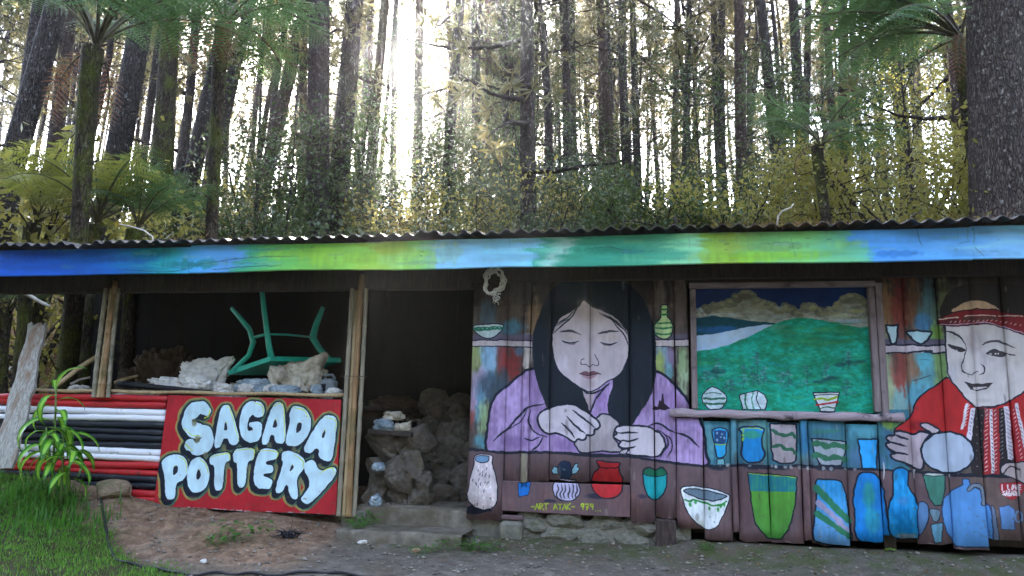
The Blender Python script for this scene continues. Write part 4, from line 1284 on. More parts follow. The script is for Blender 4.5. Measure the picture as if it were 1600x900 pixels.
def hboard(parent, x0, x1, z0, z1, y, mat, cv=None, th=.03, name='board', nx=24, seed=0, amp=.004, bev=.006):
    """lying board with a slightly wavering upper and lower edge"""
    r = np.random.default_rng(seed + 3)
    xs = np.linspace(x0, x1, nx)
    zl = z0 + amp * np.sin(xs * 3.1 + seed) + amp * .6 * (r.random(nx) - .5)
    zh = z1 + amp * np.sin(xs * 2.3 + seed * 2) + amp * .6 * (r.random(nx) - .5)
    yo = y + amp * .8 * np.sin(xs * 1.7 + seed)
    rows = [(yo + th, zl + 0 * zl), (yo + bev, zl), (yo, zl + bev), (yo - .001, (zl + zh) / 2), (yo, zh - bev), (yo + bev, zh), (yo + th, zh)]
    V = np.array([[(xs[i], a[i], b[i]) for i in range(nx)] for a, b in rows]).reshape(-1, 3)
    F = []
    m = len(rows)
    for j in range(m):
        k = (j + 1) % m
        for i in range(nx - 1):
            F.append((j * nx + i, j * nx + i + 1, k * nx + i + 1, k * nx + i) if False else (j * nx + i + 1, j * nx + i, k * nx + i, k * nx + i + 1))
    F.append(tuple(j * nx for j in range(m)))
    F.append(tuple(j * nx + nx - 1 for j in range(m - 1, -1, -1)))
    F = [f[::-1] for f in F]
    o = np.array([(x0 + x1) / 2, y, z0])
    me = bpy.data.meshes.new(name)
    me.from_pydata([tuple(p) for p in V - o], [], F)
    me.materials.append(mat)
    if cv is not None:
        ul = me.uv_layers.new(name='UVMap')
        li = np.zeros(len(me.loops), np.int32)
        me.loops.foreach_get('vertex_index', li)
        ul.data.foreach_set('uv', cv.uv(V)[li].astype(np.float32).ravel())
    me.update()
    return link(name, me, o, parent)


def X0(px, py=700, Y=0.0): return float(onY(px, py, Y)[0])
def Z0(px, py, Y=0.0): return float(onY(px, py, Y)[2])


# --- front wall of planks
m = MB()
for z in (.45, 1.02, 2.02):
    m.box((2.2, .075, z), (5.1, .05, .07))
for x in (-.33, 1.56, 3.2, 4.8):
    m.box((x, .14, 1.25), (.09, .07, 2.5))
m.box((2.2, .2, 1.3), (5.1, .02, 2.4))
FRONT = m.build('front_wall', M['wood_dark'], SHED)
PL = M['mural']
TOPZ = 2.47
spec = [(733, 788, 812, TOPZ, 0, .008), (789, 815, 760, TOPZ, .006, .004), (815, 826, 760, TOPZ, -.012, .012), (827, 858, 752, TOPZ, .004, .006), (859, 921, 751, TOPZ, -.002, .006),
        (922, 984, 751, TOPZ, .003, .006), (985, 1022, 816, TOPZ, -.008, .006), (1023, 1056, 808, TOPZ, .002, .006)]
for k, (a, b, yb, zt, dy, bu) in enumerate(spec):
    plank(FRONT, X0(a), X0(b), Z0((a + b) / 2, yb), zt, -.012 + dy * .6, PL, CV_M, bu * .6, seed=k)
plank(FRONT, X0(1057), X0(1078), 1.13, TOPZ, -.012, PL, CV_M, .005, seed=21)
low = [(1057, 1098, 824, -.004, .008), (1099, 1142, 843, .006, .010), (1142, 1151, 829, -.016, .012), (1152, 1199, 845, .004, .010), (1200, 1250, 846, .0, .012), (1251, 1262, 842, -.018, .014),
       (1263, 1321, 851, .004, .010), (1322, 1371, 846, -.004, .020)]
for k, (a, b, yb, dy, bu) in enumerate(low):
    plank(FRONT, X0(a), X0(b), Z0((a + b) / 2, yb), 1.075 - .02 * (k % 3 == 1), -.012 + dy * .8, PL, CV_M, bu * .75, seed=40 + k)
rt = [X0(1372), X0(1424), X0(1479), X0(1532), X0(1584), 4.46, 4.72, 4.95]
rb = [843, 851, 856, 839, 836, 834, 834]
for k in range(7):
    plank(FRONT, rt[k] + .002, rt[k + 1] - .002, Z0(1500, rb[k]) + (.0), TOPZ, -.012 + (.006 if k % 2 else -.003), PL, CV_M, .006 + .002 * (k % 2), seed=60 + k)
hboard(FRONT, X0(787), X0(984), Z0(880, 803), Z0(880, 754), -.02, PL, CV_M, name='plank', seed=2)
hboard(FRONT, X0(786), X0(820), Z0(800, 812), Z0(800, 804) - .004, -.012, PL, CV_M, name='plank', seed=3, nx=5, amp=.002)
# header over the window
hboard(FRONT, X0(1078), X0(1372), 2.268, 2.46, -.006, M['wood_dark'], name='plank', seed=5)
# window
W = MB()
wx0, wx1, wz0, wz1 = X0(1089, 550), X0(1360, 550), 1.155, 2.215
W.box(((wx0 + wx1) / 2, .035, (wz0 + wz1) / 2), (wx1 - wx0 + .04, .012, wz1 - wz0 + .04))
pan = hboard(FRONT, wx0 - .03, wx1 + .03, wz0 - .03, wz1 + .03, .022, M['landscape'], CV_L, th=.02, name='landscape_panel', amp=.0, bev=.001)
FRAMEM = surf('painted_frame_wood', hexc(112, 98, 98), hexc(150, 134, 136), 6, (9, 9, .8), .7, .3, .008, hexc(70, 60, 58), 4, (.55, .72))
FRAMEH = surf('painted_frame_wood_lying', hexc(112, 98, 98), hexc(150, 134, 136), 6, (.8, 9, 9), .7, .3, .008, hexc(70, 60, 58), 4, (.55, .72))
wf = MB().box((wx0 - .028, -.012, (wz0 + wz1) / 2), (.05, .07, wz1 - wz0 - .004), bev=.006).build('window_frame', FRAMEM, FRONT)
MB().box((wx1 + .026, -.012, (wz0 + wz1) / 2), (.05, .07, wz1 - wz0 - .004), bev=.006).build('frame_rail', FRAMEM, wf)
MB().box((wx1 + .085, -.016, (wz0 + wz1) / 2 + .01), (.055, .05, wz1 - wz0 + .05), bev=.006).build('frame_rail', FRAMEM, wf)
MB().box(((wx0 + wx1) / 2, -.014, wz1 + .028), (wx1 - wx0 + .12, .06, .05), bev=.006).build('frame_rail', FRAMEH, wf)
sill = MB()
sx0, sx1 = X0(1046, 645), X0(1410, 648)
n = 16
pts = [(sx0 + (sx1 - sx0) * i / n, -.05 + .008 * math.sin(i * 1.3), 1.118 + .006 * math.sin(i * 2.1) - .004 * (i / n)) for i in range(n + 1)]
sill.tube(pts, [.018 + .003 * math.sin(i * 1.7) for i in range(n + 1)], 8, flat=1.9)
sill.build('window_sill', surf('split_log_sill', hexc(150, 132, 140), hexc(186, 168, 174), 7, (.8, 8, 8), .75, .5, .01, hexc(56, 52, 56), 7, (.55, .66)), FRONT, smooth=True)
# --- posts, beams and the low front of the open bay
CULM = []
for k in range(3):
    mb = MB()
    pts, rad = [], []
    z = 0.0
    rr = .021 + .003 * k
    nz_ = 0
    while z < 2.2:
        seg = .23 + .05 * random.random()
        for dz, b in ((0, .0015), (.012, .0045), (.024, .001), (seg * .5, -.0005)):
            pts.append((.006 * math.sin(z * 1.7 + k * 2), .006 * math.cos(z * 1.3 + k), z + dz))
            rad.append(rr + b)
        z += seg
    mb.tube(pts, rad, 10)
    CULM.append(mb.mesh('culm', M['bamboo'], True))
BAMB = [surf('bamboo_%s' % nm, a, b, 6, (9, 9, .5), .55, .15, .004, c, 3, (.5, .72), spec=.4) for nm, a, b, c in
        (('straw', hexc(150, 128, 92), hexc(190, 166, 128), hexc(118, 104, 72)), ('grey', hexc(116, 108, 92), hexc(158, 148, 128), hexc(84, 84, 66)), ('brown', hexc(122, 92, 62), hexc(168, 132, 92), hexc(104, 92, 60)))]


def bamboo_post(x, y, zb, n, zt):
    p = MB().tube([(x - .13, y - .028, zb + 1.28), (x - .05, y - .055, zb + 1.282), (x + .07, y - .058, zb + 1.279), (x + .14, y - .03, zb + 1.28)], .004, 5).build('bamboo_post', M['wire'], SHED)
    for k in range(n):
        o = link('culm', CULM[k % 3], (x + (k - (n - 1) / 2) * .047, y + .018 * (k % 2), zb), p, (random.uniform(-.006, .006), random.uniform(-.012, .012), random.random() * 6), (1, 1, (zt - zb) / 2.3))
        o.material_slots[0].link = 'OBJECT'
        o.material_slots[0].material = BAMB[(k * 2 + int(abs(x))) % 3]
    return p


PITCH_R = math.radians(6.5)
bamboo_post(-4.18, -.06, 1.16, 4, 2.34)
bamboo_post(-1.49, -.05, .12, 4, 2.36)
MB().box((-1.45, .1, .06), (.24, .2, .22), bev=.02).build('post_footing', M['moss_stone'], SHED)
mb = MB()
mb.box((-.55 - .0, 0, 0), (.01, .01, .01)) if False else None
MB().box((-3.4, -.0, 2.37), (6.05, .09, .27), bev=.008).build('eave_beam', M['wood_dark'], SHED)
MB().box((2.3, -.03, 2.395), (5.35, .085, .2), bev=.008).build('eave_beam', M['wood_dark'], SHED)
for x in np.arange(-6.1, 5.1, .92):
    MB().box((float(x), 1.46, 2.505 + 2.16 * math.tan(PITCH_R)), (.05, 4.0, .05), Matrix.Rotation(PITCH_R, 3, 'X')).build('rafter', M['wood_dark'], SHED)
# low front: sawn-bamboo poles painted in bands
LOW = MB()
for x in (-5.15, -4.25, -3.55, -2.6, -1.7):
    LOW.box((x, .075, .66), (.07, .07, 1.1))
LOW.box((-3.4, .06, .66), (3.6, .012, 1.06))
LOWW = LOW.build('low_front', M['wood_dark'], SHED)
xr = X0(262, 617)
cols = ['red', 'red', 'white', 'white', 'black', 'black', 'black', 'black', 'white', 'white', 'red', 'red', 'black', 'black', 'red', 'red']
z_hi, z_lo = Z0(262, 617) - .01, Z0(238, 787) + .0
for i, cn in enumerate(cols):
    z = z_hi - (i + .5) * (z_hi - z_lo) / len(cols)
    L = 1.95
    mb = MB()
    pts, rad = [], []
    for q in range(18):
        t = q / 17
        x = xr + .012 * math.sin(i * 5.1) - L * t
        pts.append((x, .012 + .006 * math.sin(t * 4 + i), z + .006 * math.sin(t * 5 + i * 2.1) + .012 * t * math.sin(i * 1.7)))
        rad.append(.0325 + .003 * math.sin(i * 3.3) + .0012 * random.random() + (.0045 if q % 4 == i % 4 else 0))
    mb.tube(pts, rad, 9)
    mb.build('bamboo_pole', M['paint_' + cn], LOWW, smooth=True)
mb = MB()
mb.tube([(-5.3 + i * .246, -.005 + .004 * math.sin(i), 1.225 + .006 * math.sin(i * 1.7)) for i in range(16)], [.017 + (.003 if i % 3 == 0 else 0) for i in range(16)], 8)
mb.build('bamboo_rail', BAMB[0], LOWW, smooth=True)
# deck of boards in the bay
dk = MB()
for k in range(8):
    dk.box((-3.4, .25 + k * .26, 1.12), (3.7, .245, .03), Matrix.Rotation(random.uniform(-.004, .004), 3, 'Z'))
dk.build('storage_deck', M['wood_dark'], SHED)
# back and inner walls
bk = MB()
x = -7.55
k = 0
bw = MB().box((-1.25, 3.46, 1.4), (12.5, .05, .12)).build('back_wall', M['wood_shade'], SHED)
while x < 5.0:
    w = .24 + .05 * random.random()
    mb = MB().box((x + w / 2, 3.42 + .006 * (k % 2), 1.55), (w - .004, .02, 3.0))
    mb.build('plank', M['wood_shade'], bw)
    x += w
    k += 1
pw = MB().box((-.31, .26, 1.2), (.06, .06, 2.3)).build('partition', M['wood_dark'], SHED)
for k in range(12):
    MB().box((-.30, .42 + k * .26, 1.3), (.022, .255, 2.4)).build('plank', M['wood_shade'], pw)
MB().box((5.02, 1.7, 1.25), (.03, 3.4, 2.5)).build('side_wall', M['wood_dark'], SHED)
# --- fascia
fx = [-6.3, X0(296, 400, -.62), X0(834, 390, -.62), X0(1519, 380, -.62), 5.15]
FASC = MB().box((-.6, -.575, 2.47), (11.3, .03, .06)).build('fascia', M['wood_dark'], SHED)
for k in range(4):
    hboard(FASC, fx[k] + .001, fx[k + 1] - .001, 2.306 + .005 * k + (.004 if k == 1 else 0), 2.562 + .007 * k, -.62 + .004 * (k % 2), M['fascia'], CV_F, th=.026, name='fascia_board', nx=30, seed=k, amp=.006 if k == 1 else .0035)
# --- roof
wave = .127
RF = MB()
for yy in (.3, 1.6, 2.9):
    RF.box((-.6, yy, 2.535 + (yy + .7) * math.tan(PITCH_R)), (11.4, .05, .03))
ROOF = RF.build('roof', M['wood_dark'], SHED)
nw = 7
x = -6.55
sk = 0
while x < 5.2:
    wdt = wave * nw
    nx = nw * 8 + 1
    ys = np.array([-.74, -.72, -.6, .6, 2.0, 3.55])
    xs = np.linspace(x, x + wdt + wave * .35, nx)
    r = np.random.default_rng(sk)
    yfr = (r.random() - .5) * .06
    up = .004 * (sk % 2) + .006 * r.random()
    dent = [(x + wdt * r.random(), .012 * r.normal()) for _ in range(3)]
    V, F = [], []
    for s_ in (0, 1):
        for j, yv in enumerate(ys):
            yv = yv + (yfr if j < 2 else 0)
            zz = 2.588 + .0024 * (xs + 6) + up + (yv + .7) * math.tan(PITCH_R) + .017 * np.sin((xs - x) * 2 * np.pi / wave + .4 * math.sin(sk)) + .004 * np.sin(xs * 3.7 + sk) * (yv < 0)
            if j < 2: zz = zz - .003 * r.random(nx)
            if j < 3:
                for dx_, da_ in dent: zz = zz + da_ * np.exp(-((xs - dx_) / .09) ** 2)
            for i in range(nx):
                V.append((xs[i], yv, zz[i] - s_ * .005))
    m_ = len(ys) * nx
    for j in range(len(ys) - 1):
        for i in range(nx - 1):
            a = j * nx + i
            F.append((a, a + 1, a + nx + 1, a + nx))
            F.append((m_ + a, m_ + a + nx, m_ + a + nx + 1, m_ + a + 1))
    for i in range(nx - 1):
        F.append((i, m_ + i, m_ + i + 1, i + 1))
    mb = MB().add(V, F)
    mb.build('roof_sheet', M['zinc'], ROOF, origin=(x, -.7, 2.57), smooth=True)
    x += wdt
    sk += 1

# --- foundation stones under the mural
fd = MB().box((.62, .125, .0), (1.95, .16, .34)).build('foundation', M['moss_stone'], SHED)


def rock_mesh(seed, mats, sub=2, flat=.6, rough=.3, sharp=True):
    import bmesh
    bm = bmesh.new()
    bmesh.ops.create_icosphere(bm, subdivisions=sub, radius=.5)
    r = np.random.default_rng(seed)
    dirs = r.normal(size=(15, 3))
    dirs /= np.linalg.norm(dirs, axis=1)[:, None]
    cut = .25 + .2 * r.random(15)
    for v in bm.verts:
        p = np.array(v.co)
        if sharp:
            p = np.sign(p) * .5 * (np.abs(p) * 2) ** .7
            for d, c_ in zip(dirs, cut):
                q = p @ d
                if q > c_: p = p - d * (q - c_) * .9
        p = p * (1 + rough * .25 * (r.random() - .5))
        v.co = (p[0], p[1], p[2] * flat / .6 * .8)
    me = bpy.data.meshes.new('rock')
    bm.to_mesh(me)
    bm.free()
    me.materials.append(mats)
    return me


FST = [rock_mesh(100 + i, M['moss_stone'], 3, .7, .12) for i in range(5)]
x = X0(788, 820)
i = 0
while x < 1.36:
    w = .2 + .24 * random.random()
    for lay in range(2):
        z = .045 + lay * .1
        if x < 1.2 or lay == 0:
            link('stone', FST[i % 5], (x + w / 2 + lay * .07, .085, z - .0), fd, (random.uniform(-.2, .2), random.uniform(-.12, .12), random.uniform(-.2, .2)), (w * 1.25, .2, .24))
        i += 1
    x += w
MB().box((X0(800, 822), -.005, .06), (.2, .14, .17), bev=.025).build('stone', M['moss_stone'], fd)
MB().box((X0(1040, 822), -.03, .10), (.17, .06, .24), Matrix.Rotation(.03, 3, 'Y'), bev=.012).build('post_stub', M['bark_plank'], SHED)

# --- doorway steps
sb = MB()
def slab(name, x0, x1, y0, y1, zt, zb, mat, seed):
    nx, ny = 14, 8
    xs, ys = np.linspace(x0, x1, nx), np.linspace(y0, y1, ny)
    X, Y = np.meshgrid(xs, ys)
    Z = zt + .02 * (fbm(X * 5, Y * 5, seed, 3) - .5)
    Y = Y + np.where(np.arange(ny)[:, None] == 0, .05 * (fbm(X * 4, Y * 0, seed, 2) - .5), 0)
    V = [(X[j, i], Y[j, i], Z[j, i]) for j in range(ny) for i in range(nx)]
    F = [(j * nx + i, j * nx + i + 1, (j + 1) * nx + i + 1, (j + 1) * nx + i) for j in range(ny - 1) for i in range(nx - 1)]
    b = len(V)
    V += [(X[0, i], Y[0, i] - .012, Z[0, i] - .018) for i in range(nx)] + [(X[0, i], Y[0, i] - .015, zb) for i in range(nx)]
    for i in range(nx - 1):
        F.append((b + i, b + i + 1, i + 1, i))
        F.append((b + nx + i, b + nx + i + 1, b + i + 1, b + i))
    o = MB().add(V, F).build(name, mat, None, smooth=True)
    return tag(o, kind='structure')


slab('concrete_step', -1.42, -.3, -.42, .06, .06, -.12, M['concrete'], 5)
slab('shed_floor', -1.46, -.32, .02, 3.4, .205, -.05, M['concrete'], 9)


# ------------------------------------------------------------------ things stored in the open bay
import bmesh


def sack_mesh(name, dims, mat, seed, ear=None, sub=5, fold=.16):
    bm = bmesh.new()
    bmesh.ops.create_icosphere(bm, subdivisions=sub, radius=1.0)
    r = np.random.default_rng(seed)
    co = np.array([v.co[:] for v in bm.verts])
    p = np.sign(co) * np.abs(co) ** .72
    ph = r.random((7, 4)) * 6.28
    dirs = r.normal(size=(7, 3)) * np.array([2.2, 2.2, 2.2])
    disp = np.zeros(len(p))
    for k in range(7):
        s_ = np.sin(co @ dirs[k] * (1 + k * .45) + ph[k, 0])
        disp += (1 - np.abs(s_)) ** 2 * fold / (1 + .25 * k)
    fine = fbm(co[:, 0] * 3.1 + co[:, 2] * 2.3 + 9, co[:, 1] * 3.1 - co[:, 2] * 1.7 + 5, seed, 3)
    disp += .16 * (1 - np.abs(2 * fine - 1) * 3).clip(0, 1) ** 1.5
    p = p * (1 - disp)[:, None]
    p[:, 2] = np.where(p[:, 2] < -.55, -.55 + (p[:, 2] + .55) * .2, p[:, 2])
    if ear is not None:
        e = np.array(ear, float)
        e /= np.linalg.norm(e)
        q = np.clip((co @ e - .86) / .14, 0, 1) ** 1.3
        p += q[:, None] * e * .55
        side = np.cross(e, [0, 0, 1.0])
        p -= (q * .55)[:, None] * np.outer(p @ side, side)
    p = p * np.array(dims) / 2
    p[:, 2] -= p[:, 2].min()
    for v, c in zip(bm.verts, p): v.co = c
    me = bpy.data.meshes.new(name)
    bm.to_mesh(me)
    bm.free()
    me.polygons.foreach_set('use_smooth', np.ones(len(me.polygons), bool))
    me.materials.append(mat)
    return me


DZ = 1.138


def sack(px, py, Y, dims, mat, seed, label, cat='sack', name='sack', ear=None, rz=0, z=None, rx=0, group=None):
    P = onY(px, py, Y)
    if z is None: dims = (dims[0] * 1.1, dims[1], dims[2] * 1.45)
    o = link(name, sack_mesh(name, dims, mat, seed, ear), (float(P[0]), Y, DZ + .085 if z is None else z), None, (rx, 0, rz))
    return tag(o, label, cat, group)


sack(318, 590, .50, (.54, .36, .34), M['sack'], 3, 'bulging dusty white sack with a twisted corner under the left end of the green table', ear=(.9, -.2, .8), rz=.2)
sack(300, 606, .22, (.5, .22, .16), M['sack'], 14, 'crumpled white sack lying in front of the bulging sack, behind the sign', rz=-.15)
sack(258, 605, .38, (.42, .3, .16), M['sack'], 5, 'flat white sheet of plastic at the left end of the sack heap', 'plastic sheet', 'plastic_sheet', rz=.3)
sack(465, 585, .40, (.62, .38, .33), M['sack_beige'], 6, 'peaked beige cement sack under the right side of the green table', ear=(.55, 0, .85), rz=-.1)
sack(402, 605, .30, (.46, .24, .15), M['bag_blue'], 7, 'grey crumpled plastic bag between the white and beige sacks', 'plastic bag', 'plastic_bag', rz=.1)
sack(445, 608, .16, (.34, .14, .09), M['bag_blue'], 8, 'blue folded tarpaulin strip in front of the beige cement sack', 'tarpaulin', 'tarpaulin', rz=.05)
sack(522, 612, .14, (.16, .16, .07), M['sack'], 9, 'small white bag in the corner beside the tall bamboo post', 'plastic bag', 'plastic_bag')
sack(375, 602, .62, (.3, .3, .12), M['sack_beige'], 10, 'low dusty sack directly beneath the green table top')
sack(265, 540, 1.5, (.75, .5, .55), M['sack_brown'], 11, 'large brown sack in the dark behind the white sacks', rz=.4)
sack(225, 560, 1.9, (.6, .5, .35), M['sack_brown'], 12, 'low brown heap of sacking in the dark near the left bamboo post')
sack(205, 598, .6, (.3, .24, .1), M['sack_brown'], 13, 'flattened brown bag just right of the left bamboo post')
sack(125, 604, .3, (.26, .16, .07), M['sack'], 15, 'white rag lying on the rail left of the left bamboo post', 'rag', 'rag')
for i, (px, Y, w) in enumerate([(215, .55, .6), (285, .6, .7), (350, .62, .7), (415, .6, .7), (480, .58, .7), (520, .5, .4)]):
    sack(px, 606, Y, (w, .5, .13), M['sack_beige'] if i % 2 else M['sack'], 90 + i, ['flat dusty sack at the bottom of the heap next to the left bamboo post', 'flat white sack at the bottom of the heap below the brown sack', 'flat dusty sack at the bottom of the heap below the bulging sack', 'flat white sack at the bottom of the heap below the table top', 'flat dusty sack at the bottom of the heap below the peaked cement sack', 'small flat white sack at the bottom of the heap behind the canister'][i], z=DZ)
for i, (px, py, Y, d, mt, lb) in enumerate([(385, 602, .2, (.18, .14, .1), 'sack', 'small knotted white bag left of the blue tarpaulin strip'), (428, 598, .24, (.2, .14, .1), 'sack', 'crumpled white paper bag at the foot of the peaked cement sack'), (495, 606, .2, (.2, .14, .1), 'bag_blue', 'grey plastic bag in front of the canister'),
                                            (350, 604, .18, (.22, .14, .1), 'sack', 'folded white bag below the tip of the green table'), (240, 606, .24, (.22, .16, .07), 'sack_beige', 'dusty rag at the left end of the white sheet'), (405, 592, .45, (.3, .2, .12), 'sack_beige', 'dusty pale bag squeezed under the middle of the green table')]):
    sack(px, py, Y, d, M[mt], 120 + i, lb, 'bag', 'bag', rz=i)
# black tarpaulin roll across the rail
p0, p1 = onY(186, 600, .12), onY(330, 612, .12)
mb = MB()
mb.tube([Vector(p0) * (1 - t) + Vector(p1) * t + Vector((0, .01 * math.sin(t * 9), .0)) for t in np.linspace(0, 1, 12)], [.045 - .028 * t for t in np.linspace(0, 1, 12)], 8, flat=.8)
tag(mb.build('tarpaulin_roll', M['tarp'], None, smooth=True), 'black rolled tarpaulin tapering along the rail left of the white sacks', 'tarpaulin')
# jerrycan
P = onY(515, 585, .34)
jc = empty('plastic_canister', (float(P[0]), .34, DZ), 'grey plastic canister standing beside the tall bamboo post', 'canister')
cx = float(P[0])
MB().box((cx, .34, DZ + .13), (.15, .13, .26), bev=.03).build('canister_body', M['grey_plastic'], jc)
MB().tube([(cx - .045, .34, DZ + .25), (cx - .04, .34, DZ + .295), (cx + .03, .34, DZ + .30), (cx + .06, .34, DZ + .26)], .014, 8).build('handle', M['grey_plastic'], jc, smooth=True)
MB().tube([(cx - .06, .34, DZ + .25), (cx - .06, .34, DZ + .285)], .02, 10).build('cap', M['tarp'], jc)
MB().box((cx - .03, .272, DZ + .17), (.05, .008, .07)).build('sticker', M['tarp'], jc)
# upside-down green table
A, B, C_ = Vector(onY(357, 586, .42)), Vector(onY(423, 564, .30)), Vector(onY(533, 566, .95))
A.z += .0
D = A + C_ - B
nrm = (B - A).cross(C_ - B).normalized()
if nrm.z < 0: nrm = -nrm
tb = empty('upturned_table', tuple((A + C_) / 2), 'green plastic table lying upside down on the sacks with its legs in the air', 'table')
mb = MB()
rim = []
for P_, Q_ in ((A, B), (B, C_), (C_, D), (D, A)):
    rim.append(P_)
inn = [(p * .9 + ((A + C_) / 2) * .1) for p in rim]
th = nrm * .05
V = [p for p in rim] + [p + th for p in rim] + [p + th for p in inn] + [p + nrm * .012 for p in inn]
F = [(3, 2, 1, 0)]
for i in range(4):
    j = (i + 1) % 4
    F += [(i, j, 4 + j, 4 + i), (4 + i, 4 + j, 8 + j, 8 + i), (8 + i, 8 + j, 12 + j, 12 + i)]
F.append((12, 13, 14, 15))
mb.add(V, F)
mb.build('table_top', M['green_plastic'], tb)


def leg(pts, w, name='leg'):
    mb = MB()
    mb.tube(pts, [q * 1.5 for q in w], 7, flat=.6)
    return mb.build(name, M['green_plastic'], tb, smooth=True)


Bc = B * .93 + ((A + C_) / 2) * .07
leg([Bc + nrm * .03, Vector(onY(420, 540, .33)), Vector(onY(416, 510, .36)), Vector(onY(412, 480, .4)), Vector(onY(409, 452, .44))], [.026, .022, .02, .019, .018])
leg([A * .88 + B * .12 + nrm * .03, Vector(onY(389, 555, .5)), Vector(onY(396, 535, .52)), Vector(onY(390, 515, .53)), Vector(onY(376, 498, .55)), Vector(onY(362, 482, .57))], [.03, .03, .034, .03, .026, .02])
leg([C_ * .9 + A * .1 + nrm * .03, Vector(onY(500, 546, .98)), Vector(onY(489, 528, 1.0)), Vector(onY(494, 508, 1.02)), Vector(onY(505, 480, 1.05))], [.03, .03, .033, .028, .02])
leg([Vector(onY(399, 527, .51)), Vector(onY(410, 524, .42)), Vector(onY(418, 522, .35))], [.018, .016, .018], 'brace')
leg([Vector(onY(418, 522, .35)), Vector(onY(450, 523, .6)), Vector(onY(490, 527, 1.0))], [.012, .012, .012], 'brace')
# sticks and scraps near the left bamboo post
def stick(a, b, Y0_, Y1_, r0, r1, mat, name, label, cat):
    p, q = Vector(onY(*a, Y0_)), Vector(onY(*b, Y1_))
    n_ = 9
    mb = MB().tube([p.lerp(q, t) + Vector((.008 * math.sin(t * 7), .004 * math.cos(t * 5), .008 * math.sin(t * 5))) for t in np.linspace(0, 1, n_)], [r0 + (r1 - r0) * t for t in np.linspace(0, 1, n_)], 9)
    return tag(mb.build(name, mat, None, smooth=True), label, cat)


stick((88, 602), (151, 556), -.1, .25, .022, .026, BAMB[0], 'bamboo_stick', 'pale bamboo stick slanting up to the left bamboo post', 'stick')
stick((180, 598), (214, 586), .2, .5, .022, .012, BAMB[0], 'bamboo_stick', 'short split bamboo end pointing right of the left bamboo post', 'stick')
stick((110, 600), (140, 588), .3, .5, .014, .012, M['twig'], 'stick', 'short grey stick on the deck left of the left bamboo post', 'stick')
stick((30, 455), (78, 478), 2.4, 2.6, .03, .02, M['twig'], 'branch', 'thin bare branch under the roof above the leaning plank', 'branch')
# leaning weathered plank
p, q = Vector(onZ(8, 735, .12)), Vector(onY(58, 506, -.12))
p = Vector(onY(4, 712, -.5))
p.z -= .12
ax = (q - p)
L = ax.length
ax.normalize()
sx = Vector((1, .12, 0))
sx = (sx - ax * sx.dot(ax)).normalized()
sy = ax.cross(sx)
mb = MB()
V, F = [], []
nz_ = 16
for j in range(nz_):
    t = j / (nz_ - 1)
    for i in range(7):
        u = i / 6 - .5
        wd = .205 + .02 * math.sin(t * 5)
        e = .012 * math.sin(t * 23 + i) * (abs(u) > .4)
        if u > .4 and .5 < t < .58: e += .03
        zt = (.03 * math.sin(i * 2.2) if j == nz_ - 1 else 0)
        V.append(p + ax * (t * L + zt) + sx * (u * wd + e) + sy * (.012 * math.sin(i * 1.1 + t * 3)))
    for i in range(7):
        V.append(V[-7] + sy * .035)
for j in range(nz_ - 1):
    a, b = j * 14, (j + 1) * 14
    for i in range(6):
        F += [(a + i, a + i + 1, b + i + 1, b + i), (a + 7 + i, b + 7 + i, b + 8 + i, a + 8 + i)]
    F += [(a, b, b + 7, a + 7), (a + 6, a + 13, b + 13, b + 6)]
e0 = (nz_ - 1) * 14
for i in range(6):
    F += [(e0 + i, e0 + i + 1, e0 + 8 + i, e0 + 7 + i), (i, 7 + i, 8 + i, i + 1)]
t = NT('silver_plank_wood')
vv = t.coords((1, 1, 1), 'Generated')
mp = t.n('Mapping')
mp.inputs['Scale'].default_value = (14, 14, 1.6)
mp.inputs['Rotation'].default_value = (0, .22, 0)
t.l(vv, mp.inputs[0])
g = t.noise(mp.outputs[0], 2, 8, .65)
c = t.ramp(g, [(.3, hexc(108, 104, 98)), (.5, hexc(164, 160, 152)), (.7, hexc(196, 192, 186))])
c = t.mix(t.ramp(t.noise(vv, 3.4, 6, .65), [(.5, (0, 0, 0)), (.66, (1, 1, 1))]), c, hexc(136, 112, 92))
t.l(c, t.b.inputs['Base Color'])
t.b.inputs['Roughness'].default_value = .85
t.bump(g, .7, .015)
mb.add(V, F)
tag(mb.build('weathered_plank', t.m, None), 'silver-grey weathered plank leaning at the left end of the painted poles', 'plank')
# scrap sheets behind it
mb = MB()
V, F = [], []
c0 = Vector(onY(-40, 545, .02))
nx_ = 40
for j in range(2):
    for i in range(nx_):
        V.append((c0.x - .25 + i * .0165, -.02 + .012 * math.sin(i * 1.1), .45 if j == 0 else c0.z - .0 - i * .0025))
for i in range(nx_ - 1):
    F.append((i, i + 1, nx_ + i + 1, nx_ + i))
V2 = V + [(x, y + .004, z) for x, y, z in V]
F2 = F + [tuple(2 * nx_ + k for k in f[::-1]) for f in F] + [(nx_ + i, nx_ + i + 1, 3 * nx_ + i + 1, 3 * nx_ + i) for i in range(nx_ - 1)]
mb.add(V2, F2)
tag(mb.build('corrugated_sheet', M['zinc'], None, smooth=True), 'rusty upright corrugated sheet at the far left end of the shed', 'metal sheet')

